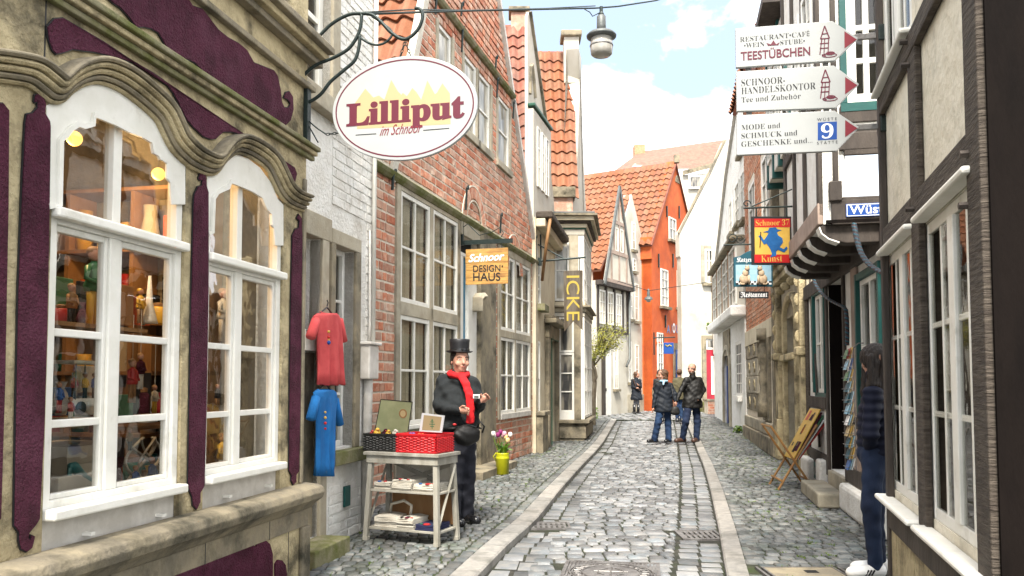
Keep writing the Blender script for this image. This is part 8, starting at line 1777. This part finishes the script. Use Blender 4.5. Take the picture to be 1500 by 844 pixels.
def person(J, label, cat, spec):
    """J: surveyed joints. head neck sL sR eL eR hL hR pL pR kL kR aL aR ; spec: sizes, clothes"""
    h = spec.get('res', .012); T = thing('person', label, 'person', (*(J['aL'][:2] + J['aR'][:2]) / 2, gz(J['aL'][1])), 0)
    fa = spec['face']; B = spec['body']; S = spec.get('bulk', 1.0); fb = v3(math.cos(B), math.sin(B), 0)
    ps = [J[k] for k in J]; s = SDF(*bounds(ps, .26), spec.get('bres', h)); 
    head(s, J['head'], fa, spec.get('hs', 1.0)); s.cap(J['neck'] - v3(0, 0, .03), J['head'] - v3(0, 0, .05), .055 * S, .052, k=.03)
    ch = (J['sL'] + J['sR']) / 2 - v3(0, 0, .12); pv = (J['pL'] + J['pR']) / 2
    s.cap(J['neck'] - v3(0, 0, .03) - fb * .015, J['neck'] - v3(0, 0, .16) - fb * .02, .045 * S, .05, k=.03); s.cap(J['neck'] - v3(0, 0, .16) - fb * .02, pv, .055 * S, .09 * S, k=.03); s.cap(J['sL'] - fb * .02, J['sR'] - fb * .02, .035, k=.02)
    for c in 'LR':
        s.cap(J['s' + c], J['e' + c], .040, .034, k=.02); s.cap(J['e' + c], J['h' + c], .034, .024, k=.015)
        s.cap(J['p' + c], J['k' + c], .07, .05, k=.03); s.cap(J['k' + c], J['a' + c], .05, .034, k=.02); s.cap(J['a' + c], v3(*J['a' + c][:2], gz(J['a' + c][1]) + .03), .03, .024, k=.02)
        hd = spec.get('hand' + c)
        if hd: hand(s, J['h' + c], *hd)
    s.build('body', 'skin', T)
    if spec.get('facial', True): face(T, J['head'], fa, spec.get('hs', 1.0), brow=spec.get('brow', 'hairdark'))
    # trousers
    ps = [J[k] for k in ('pL', 'pR', 'kL', 'kR', 'aL', 'aR')]; s = SDF(*bounds(ps, .22), h)
    tw = spec.get('leg', (.098, .072, .058)); s.ell(pv + v3(0, 0, .02), (.13 * S, .17 * S, .14), B, k=.05)
    for c in 'LR': s.cap(J['p' + c], J['k' + c], tw[0] * S, tw[1], k=.04); s.cap(J['k' + c], v3(*J['a' + c][:2], gz(J['a' + c][1]) + .07), tw[1], tw[2], k=.03)
    s.folds(spec.get('tfold', .007), 1, 2).cut(2, gz(J['aL'][1]) + .022); s.build('trousers', spec['trousers'], T)
    # upper garment
    hem = spec.get('hem', pv[2] - .05); ps = [J[k] for k in ('neck', 'sL', 'sR', 'eL', 'eR', 'hL', 'hR', 'pL', 'pR')]; s = SDF(*bounds(ps, .32), h); b = spec.get('belly', .0); wd, dp = spec.get('torso', (.19, .125))
    mid = (ch + pv) / 2
    s.ell(ch + v3(0, 0, -.02), (dp * S, wd * S, .20), B, k=.06); s.ell(mid + fb * b * .6, ((dp + b) * S, (wd + b * .3) * S, .22), B, k=.08); s.ell(pv + fb * b * .4 + v3(0, 0, .03), ((dp + b * .7) * S, (wd - .01) * S, .16), B, k=.08)
    if hem < pv[2] - .08: 
        fl = spec.get('flare', .0)
        for q_ in range(4): zz = pv[2] + (hem - pv[2]) * (q_ + .5) / 4; s.ell(v3(pv[0], pv[1], zz), ((dp + .015 + fl * q_ / 4) * S, (wd + fl * q_ / 4) * S, .14), B, k=.05)
    if hem < pv[2]:
        for c in 'LR': s.cap(J['p' + c] + v3(0, 0, .08), v3(*J['p' + c][:2], min(hem, pv[2] - .05)), tw[0] * S + .028, k=.05)
    s.cap(J['sL'], J['sR'], .068 * S, k=.06); s.cap(J['neck'] - v3(0, 0, .05), J['neck'] + v3(0, 0, spec.get('collar', .0)), .078 * S, .068, k=.04)
    sl_ = spec.get('sleeve', (.068, .056, .044))
    for c in 'LR': s.cap(J['s' + c], J['e' + c], sl_[0] * S, sl_[1], k=.035); s.cap(J['e' + c], J['e' + c] + (J['h' + c] - J['e' + c]) * .93, sl_[1], sl_[2], k=.02)
    s.folds(spec.get('fold', .007), spec.get('ffr', 1), 5)
    if spec.get('quilt'):
        ax = s.lo[2] + s.h * np.arange(s.n[2], dtype=np.float32); s.f += (-.009 * np.sin(ax * math.pi / .066) ** 2 + .005).reshape(1, 1, -1)
    s.cut(2, hem); s.build(spec.get('top_name', 'jacket'), spec['top'], T)
    return T
def J_(d0, **kw):
    o = {}
    for k, v in kw.items(): o[k] = at(v[0], v[1], d0 + (v[2] if len(v) > 2 else 0))
    return o
# --- the street vendor
dv = 8.30
J = J_(dv, head=(673.5, 528), neck=(672, 549), sL=(650, 560, .05), sR=(692, 561, .02), eL=(642, 595, -.05), eR=(702, 594, -.02), hL=(672, 601, -.27), hR=(703, 589, -.24), pL=(663, 634, .0), pR=(683, 634, .02), kL=(665, 694, -.03), kR=(684, 692, .03), aL=(664, 748, -.02), aR=(683, 742, .12))
Bv = rad(-70)
T = person(J, 'heavy man in top hat, charcoal sweater and red scarf standing behind the display table', 'person',
           dict(face=rad(-66), body=Bv, hs=1.06, res=.010, bres=.0065, bulk=1.0, belly=.05, torso=(.19, .13), trousers='trousers', top='sweater', top_name='sweater', hem=J['pL'][2] + .04, leg=(.105, .085, .078), tfold=.008, fold=.013, ffr=.85, sleeve=(.072, .06, .048), handL=((1, -.15, -.05), (.0, -.4, 1), 1.0, .8), handR=((.75, -.2, .62), (-.5, -.2, .6), 1.0, .7)))
hc = J['head']; f = v3(math.cos(rad(-62)), math.sin(rad(-62)), 0); r_ = v3(-f[1], f[0], 0)
s = SDF(*bounds([hc], .2), .008); s.ell(hc + v3(0, 0, .045) - f * .012, (.108, .090, .085), rad(-62), k=.01); s.cap(hc - f * .07 + v3(0, 0, .02), hc - f * .075 - v3(0, 0, .06), .045, .03, k=.03)
for sd in (-1, 1): s.cap(hc + r_ * sd * .082 + v3(0, 0, .03), hc + r_ * sd * .086 - v3(0, 0, .035) - f * .02, .022, .014, k=.02)
s.ell(hc + f * .09 - v3(0, 0, .03), (.07, .062, .075), rad(-62), sub=True); s.build('hair', 'hairdark', T)
# hat
hz = hc + v3(0, 0, .075) - f * .005; m = M(); m.lathe([(.095, .005), (.098, .05), (.100, .10), (.104, .135), (.098, .14), (.01, .142)], hz, 28); m.build('hat_crown', 'hatfelt', T, T, smooth=True)
v = []; fcs = []
K = 32
for i, (rr_, dz) in enumerate(((.095, .002), (.115, -.002), (.134, .006), (.136, .012), (.115, .006), (.095, .012))):
    for k in range(K): t = 2 * math.pi * k / K; v.append(hz + v3(math.cos(t) * rr_, math.sin(t) * rr_, dz + .016 * (abs(math.sin(t - rad(-62))) ** 2) * (rr_ - .095) / .06))
M().add(v, rings_faces(6, K)).build('hat_brim', 'hatfelt', T, T, smooth=True); M().lathe([(.1005, .012), (.1025, .02), (.1025, .035), (.101, .042)], hz, 28).build('hat_band', 'shoeblack', T, T)
# scarf
nk = J['neck']; s = SDF(*bounds([nk, nk - v3(0, 0, .5)], .25), .008)
for k in range(12): t = 2 * math.pi * k / 12; t2 = t + .55; s.cap(nk + v3(math.cos(t) * .085, math.sin(t) * .078, .005 - .02 * math.cos(t - Bv)), nk + v3(math.cos(t2) * .085, math.sin(t2) * .078, .005 - .02 * math.cos(t2 - Bv)), .030, k=.02)
fb = v3(math.cos(Bv), math.sin(Bv), 0); path_ = [nk + fb * .085 - v3(0, 0, .01), at(682, 562, dv - .17), at(688, 580, dv - .215), at(689, 598, dv - .23), at(689, 618, dv - .225)]
for p_, q_ in zip(path_, path_[1:]):
    for o_ in (-.022, 0, .022): s.cap(p_ + r_ * o_, q_ + r_ * o_, .020, .021, k=.018)
s.folds(.004, 1.6, 1); s.build('scarf', 'scarfred', T)
for c, L_ in (('aL', (.55, -1)), ('aR', (.75, -1))): shoe_sdf(J[c] - v3(0, .02, 0), L_, .29, .052, T=T, m='shoeblack')
# belt bag
bb = at(684, 637, dv - .26); s = SDF(*bounds([bb], .2), .009); s.ell(bb, (.075, .135, .085), Bv + rad(12), k=.01); s.ell(bb + v3(0, 0, -.005), (.06, .125, .10), Bv + rad(12), k=.03); s.folds(.004, 1.4, 3); s.build('belt_bag', 'leatherblack', T)
M().tube([bb + v3(-.11, 0, .07), bb + v3(.02, -.03, .095), bb + v3(.14, .02, .06)], .008, 6).build('bag_zip', 'sweater', T, T, smooth=True)
M().tube([bb + v3(.10, .0, .07), bb + v3(.13, -.02, .13), bb + v3(.17, .0, .08), bb + v3(.15, .02, .02)], .010, 6).build('bag_strap', 'leatherblack', T, T, smooth=True)
pv = (J['pL'] + J['pR']) / 2; m = M(); m.tube([pv + v3(.19 * math.cos(t), .19 * math.sin(t), .05) for t in [k / 16 * 2 * math.pi for k in range(17)]], .018, 6); m.build('belt', 'leatherblack', T, T, smooth=True)
M().sphere(at(666, 622, dv - .22), .013, 8, 6, (1.5, .6, 1)).build('belt_tag', 'signred', T, T)
o_ = J['hR'] + v3(-.03, -.05, .045); t = thing('small_device', 'small white object held in the right hand of the man in the top hat', 'handheld object', o_); M().box(o_[0] - .035, o_[0] + .03, o_[1] - .01, o_[1] + .01, o_[2] - .01, o_[2] + .03).build('case', 'whiteprint', t, t, bevel=.004); M().box(o_[0] - .025, o_[0] + .02, o_[1] - .013, o_[1] - .0101, o_[2] - .003, o_[2] + .02).build('screen', 'lead', t, t)
# --- the couple
dm = 19.2
J = J_(dm, head=(1013.6, 541), neck=(1014.5, 549), sL=(1005.5, 557), sR=(1024.5, 556.5, .1), eL=(998, 571, -.05), eR=(1031, 571, .1), hL=(990.5, 588, -.12), hR=(1023, 586, -.12), pL=(1009, 592), pR=(1019, 592, .08), kL=(1004.5, 617.5, -.1), kR=(1021.5, 618, .1), aL=(999.5, 641, .05), aR=(1020, 641, .1))
T = person(J, 'bearded man in a dark leather jacket and jeans walking hand in hand on the right', 'person', dict(face=rad(-125), body=rad(-100), res=.014, bres=.0095, bulk=1.0, hs=1.08, trousers='jeansdark', top='leatherblack', hem=J['pL'][2] - .09, belly=.02, torso=(.205, .12), collar=.03, brow='hairgrey', fold=.006, ffr=1.0, handL=((-.4, -.1, -1), (-.3, -1, 0), 1.1, .9), sleeve=(.068, .056, .048), leg=(.10, .082, .07)))
hc = J['head']; A_ = rad(-125); f = v3(math.cos(A_), math.sin(A_), 0); s = SDF(*bounds([hc], .2), .01); s.ell(hc + v3(0, 0, .05) - f * .025, (.10, .086, .085), A_, k=.01); s.ell(hc + f * .08 - v3(0, 0, .0), (.075, .07, .085), A_, sub=True); s.build('hair', 'hairgrey', T)
s = SDF(*bounds([hc], .2), .01); s.ell(hc + f * .045 - v3(0, 0, .085), (.062, .055, .040), A_, k=.01); s.ell(hc + f * .09 - v3(0, 0, .04), (.03, .03, .03), A_, sub=True); s.build('beard', 'hairgrey', T)
r_ = v3(-f[1], f[0], 0); M().tube([hc - r_ * .09 + v3(0, 0, .01), hc - r_ * .07 + f * .09 + v3(0, 0, .008), hc + f * .105 + v3(0, 0, .008), hc + r_ * .07 + f * .09 + v3(0, 0, .008), hc + r_ * .09 + v3(0, 0, .01)], .008, 5).build('glasses', 'black', T, T)
shoe_sdf(J['aL'], (-.8, -.6), .32, .06, T=T, m='shoebrown'); shoe_sdf(J['aR'], (-.5, -.8), .31, .06, T=T, m='shoebrown')
for zz in (.30, .12): M().box(0, 0, 0, 0, 0, 0)
pj_ = at(1022, 584, dm - .20); M().box(pj_[0] - .07, pj_[0] + .07, pj_[1] - .01, pj_[1] + .03, pj_[2] - .01, pj_[2] + .02).build('pocket_flap', 'leatherblack', T, T, bevel=.006)
pj_ = at(1007, 563, dm - .17); M().box(pj_[0] - .06, pj_[0] + .06, pj_[1] - .01, pj_[1] + .03, pj_[2] - .01, pj_[2] + .03).build('pocket_flap', 'leatherblack', T, T, bevel=.006)
J = J_(dm - .1, head=(970.3, 550), neck=(972, 559), sL=(964, 565), sR=(981.5, 564.5, .1), eL=(960, 580, 0), eR=(988.5, 578, 0), hL=(957, 597, -.05), hR=(989, 588, -.05), pL=(967.5, 596), pR=(977, 596, .05), kL=(964, 619, -.05), kR=(978.5, 619.5, .1), aL=(958.5, 641, .05), aR=(979.5, 641, .1))
T = person(J, 'woman in a navy coat and jeans looking left while holding the man’s hand', 'person', dict(face=rad(-165), body=rad(-95), res=.014, bres=.0095, bulk=.93, hs=1.05, trousers='jeans', top='navycoat', top_name='coat', hem=J['pL'][2] - .12, torso=(.20, .135), flare=.02, collar=.03, brow='hairbrown', fold=.008, handL=((-.1, 0, -1), (0, -1, 0), 1.0, .5), handR=((.3, 0, -1), (0, -1, 0), 1.0, .9), leg=(.095, .078, .075)))
hc = J['head']; A_ = rad(-165); f = v3(math.cos(A_), math.sin(A_), 0); s = SDF(*bounds([hc], .25), .01); s.ell(hc + v3(0, 0, .04) - f * .03, (.118, .108, .105), A_, k=.01); s.ell(hc - v3(0, 0, .06) - f * .05, (.085, .10, .075), A_, k=.03); s.ell(hc + f * .105 - v3(0, 0, .03), (.07, .075, .085), A_, sub=True); s.folds(.006, 1.5, 1); s.build('hair', 'hairbrown', T)
r_ = v3(-f[1], f[0], 0); M().tube([hc - r_ * .085 + v3(0, 0, .012), hc - r_ * .06 + f * .095 + v3(0, 0, .008), hc + f * .108 + v3(0, 0, .008), hc + r_ * .06 + f * .095 + v3(0, 0, .008)], .007, 5).build('glasses', 'wood', T, T)
nk = J['neck']; s = SDF(*bounds([nk], .25), .011)
for k in range(10): t = 2 * math.pi * k / 10; s.cap(nk + v3(math.cos(t) * .08, math.sin(t) * .075, .01), nk + v3(math.cos(t + .65) * .08, math.sin(t + .65) * .075, .01), .026, k=.02)
s.cap(nk + v3(-.01, -.09, 0), nk + v3(-.03, -.13, -.07), .03, .02, k=.03); s.build('scarf', 'skyblue', T)
shoe_sdf(J['aL'], (-.9, -.45), .27, .05, T=T); shoe_sdf(J['aR'], (-.6, -.8), .25, .05, T=T)
bp_ = at(989, 601.5, dm - .2); t = thing('handbag', 'small black handbag hanging between the couple', 'bag', bp_ - v3(0, 0, .09)); s = SDF(*bounds([bp_], .2), .012); s.ell(bp_, (.10, .05, .10), 0, k=.01); s.cap(bp_ + v3(-.06, 0, -.05), bp_ + v3(.06, 0, -.05), .045, k=.03); s.build('bag_body', 'leatherblack', t); M().tube([bp_ + v3(-.06, 0, .08), at(985.5, 578, dm - .2), at(983, 562, dm - .05)], .009, 5).build('bag_strap', 'leatherblack', t, t)
# --- woman waiting at the back
dw = 32.5
J = J_(dw, head=(932.8, 549.3), neck=(932.3, 555), sL=(927, 558), sR=(937, 558, .05), eL=(926.5, 567), eR=(938.5, 566.5), hL=(932, 568.5, -.2), hR=(936, 565, -.2), pL=(930.5, 577), pR=(934.3, 577, .02), kL=(930, 590), kR=(934.5, 590), aL=(929, 602), aR=(935, 602))
T = person(J, 'woman in a long black coat and grey tights waiting by the white gabled house', 'person', dict(face=rad(-35), body=rad(-80), res=.02, bres=.014, trousers='tights', top='navycoat', top_name='coat', hem=J['kL'][2] + .10, flare=.06, torso=(.19, .13), collar=.03, brow='hairbrown', leg=(.07, .055, .045), handL=((1, 0, 0), (0, -1, 0), 1, .5), handR=((-.6, 0, .5), (0, -1, 0), 1, .5)))
hc = J['head']; A_ = rad(-35); f = v3(math.cos(A_), math.sin(A_), 0); s = SDF(*bounds([hc], .25), .014); s.ell(hc + v3(0, 0, .03) - f * .03, (.115, .105, .11), A_); s.ell(hc - v3(0, 0, .07) - f * .06, (.07, .10, .08), A_, k=.03); s.ell(hc + f * .11 - v3(0, 0, .02), (.07, .075, .085), A_, sub=True); s.build('hair', 'hairbrown', T)
for c in ('aL', 'aR'): shoe_sdf(J[c], (.2, -1), .25, .055, T=T, h=.014, name='boot'); M().tube([v3(*J[c][:2], gz(dw) + .04), J[c] + v3(0, 0, .25)], [.055, .062], 10).build('boot_shaft', 'shoeblack', T, T, smooth=True)
M().tube([J['sL'] + v3(.0, -.14, .06), (J['sL'] + J['pR']) / 2 + v3(0, -.17, 0), J['pR'] + v3(.1, -.14, .1)], .02, 5).build('bag_strap', 'shoebrown', T, T)
# --- two people half hidden behind the couple
d6 = 27.0
J = J_(d6, head=(966.5, 547.5), neck=(966.5, 554), sL=(960.5, 558), sR=(973, 558), eL=(958.5, 569), eR=(975, 569), hL=(961, 579), hR=(973, 579), pL=(964, 580), pR=(969.5, 580), kL=(963.5, 596), kR=(969.5, 596), aL=(963, 611), aR=(970, 611))
T = person(J, 'person in a black coat mostly hidden behind the woman in navy', 'person', dict(face=rad(90), body=rad(90), res=.02, bres=.016, trousers='trousers', top='leatherblack', top_name='coat', hem=J['pL'][2] - .1, torso=(.19, .13), facial=False, handL=((0, 0, -1), (0, 1, 0), 1, .5), handR=((0, 0, -1), (0, 1, 0), 1, .5)))
s = SDF(*bounds([J['head']], .25), .014); s.ell(J['head'] + v3(0, -.01, .03), (.10, .115, .11)); s.build('hair', 'hairdark', T)
for c in ('aL', 'aR'): shoe_sdf(J[c], (0, 1), .28, .055, T=T, h=.014)
J = J_(d6, head=(995, 546.5), neck=(995, 553.5), sL=(988.5, 557.5), sR=(1001, 557.5), eL=(986.5, 569), eR=(1003, 569), hL=(987.5, 580), hR=(1002, 580), pL=(992, 581), pR=(998, 581), kL=(992, 597), kR=(998, 597), aL=(992, 611), aR=(998.5, 611))
T = person(J, 'person in an olive jacket and jeans seen between the couple, back turned', 'person', dict(face=rad(90), body=rad(90), res=.02, bres=.016, trousers='jeans', top='olive', hem=J['pL'][2] - .1, torso=(.19, .13), facial=False, handL=((0, 0, -1), (0, 1, 0), 1, .5), handR=((0, 0, -1), (0, 1, 0), 1, .5)))
s = SDF(*bounds([J['head']], .25), .014); s.ell(J['head'] + v3(0, -.01, .035), (.095, .11, .10)); s.build('hair', 'hairbrown', T)
for c in ('aL', 'aR'): shoe_sdf(J[c], (0, 1), .28, .055, T=T, h=.014)
# --- girl leaning behind the corner
dg = 6.1
J = J_(dg, head=(1281, 530), neck=(1283, 556), sL=(1278, 578, -.10), sR=(1288, 578, .20), eL=(1275, 636, -.16), eR=(1291, 636, .26), hL=(1274, 655, -.06), hR=(1279, 655, .16), pL=(1280, 668, -.05), pR=(1284, 668, .12), kL=(1276, 742, -.08), kR=(1281, 742, .12), aL=(1282, 808, -.06), aR=(1287, 802, .12))
T = person(J, 'young woman with long dark hair in a navy quilted jacket leaning at the corner', 'person', dict(face=rad(85), body=rad(178), res=.009, bres=.009, bulk=.92, trousers='jeansdark', top='puffer', hem=J['pL'][2] - .0, torso=(.18, .115), quilt=True, fold=.0,  facial=False, leg=(.090, .066, .050), tfold=.005, collar=.04, sleeve=(.066, .058, .046)))
hc = J['head']; s = SDF(*bounds([hc, hc - v3(0, 0, .48)], .2), .008); s.ell(hc + v3(.01, 0, .035), (.112, .100, .105), 0, k=.02)
for k in range(26):
    a = R.uniform(-2.4, 2.4); c_ = hc + v3(.02 + .085 * math.cos(a + 0), .085 * math.sin(a), R.uniform(-.02, .05)); e_ = hc + v3(.0 + .075 * math.cos(a) + R.uniform(-.03, .01), .085 * math.sin(a) - .0, -R.uniform(.34, .46)); s.cap(c_, (c_ + e_) / 2 + v3(-.012, 0, 0), .030, .026, k=.012); s.cap((c_ + e_) / 2 + v3(-.012, 0, 0), e_, .026, .008, k=.012)
for k in range(7): c_ = hc + v3(-.06, -.08 + .01 * k, .03); s.cap(c_, hc + v3(-.075 + .01 * k, -.095, -.17), .022, .02, k=.012); s.cap(hc + v3(-.075 + .01 * k, -.095, -.17), hc + v3(-.06 + .015 * k, -.10, -.42 + .01 * k), .02, .008, k=.01)
ax = [s.lo[k] + s.h * np.arange(s.n[k], dtype=np.float32) for k in range(3)]; X, Y, Z = np.meshgrid(*ax, indexing='ij'); s.f += (.003 * np.sin(X * 260 + 9 * np.sin(Z * 7)) + .003 * np.sin(Y * 240 + Z * 12)).astype(np.float32); s.build('hair', 'hairdark', T)
pv = (J['pL'] + J['pR']) / 2; m = M(); m.tube([v3(pv[0] + .10 * math.cos(t), pv[1] + .135 * math.sin(t), pv[2] + .01) for t in [k / 20 * 2 * math.pi for k in range(21)]], .016, 6); m.build('jacket_hem', 'tights', T, T, smooth=True)
for c, dn in (('aL', 0), ('aR', 0)):
    o = shoe_sdf(J[c] + v3(-.02, 0, 0), (-1, -.12), .26, .046, T=T, m='shoewhite', h=.007, name='trainer'); p = v3(J[c][0] - .09, J[c][1] - .048, .045)
    for k in range(3): bar(M(WORLD), Frame(p[0], p[1], 1, 0, -1), (-.005 + k * .022, -.0 - .0 + .015), (.02 + k * .022, .0 + .055), .010, -.006, .004).build('dark_stripe', 'black', o, T)
    M().tube([J[c] + v3(0, 0, -.03), J[c] + v3(0, 0, .015)], .052, 12).build('sock', 'trousers', T, T, smooth=True)
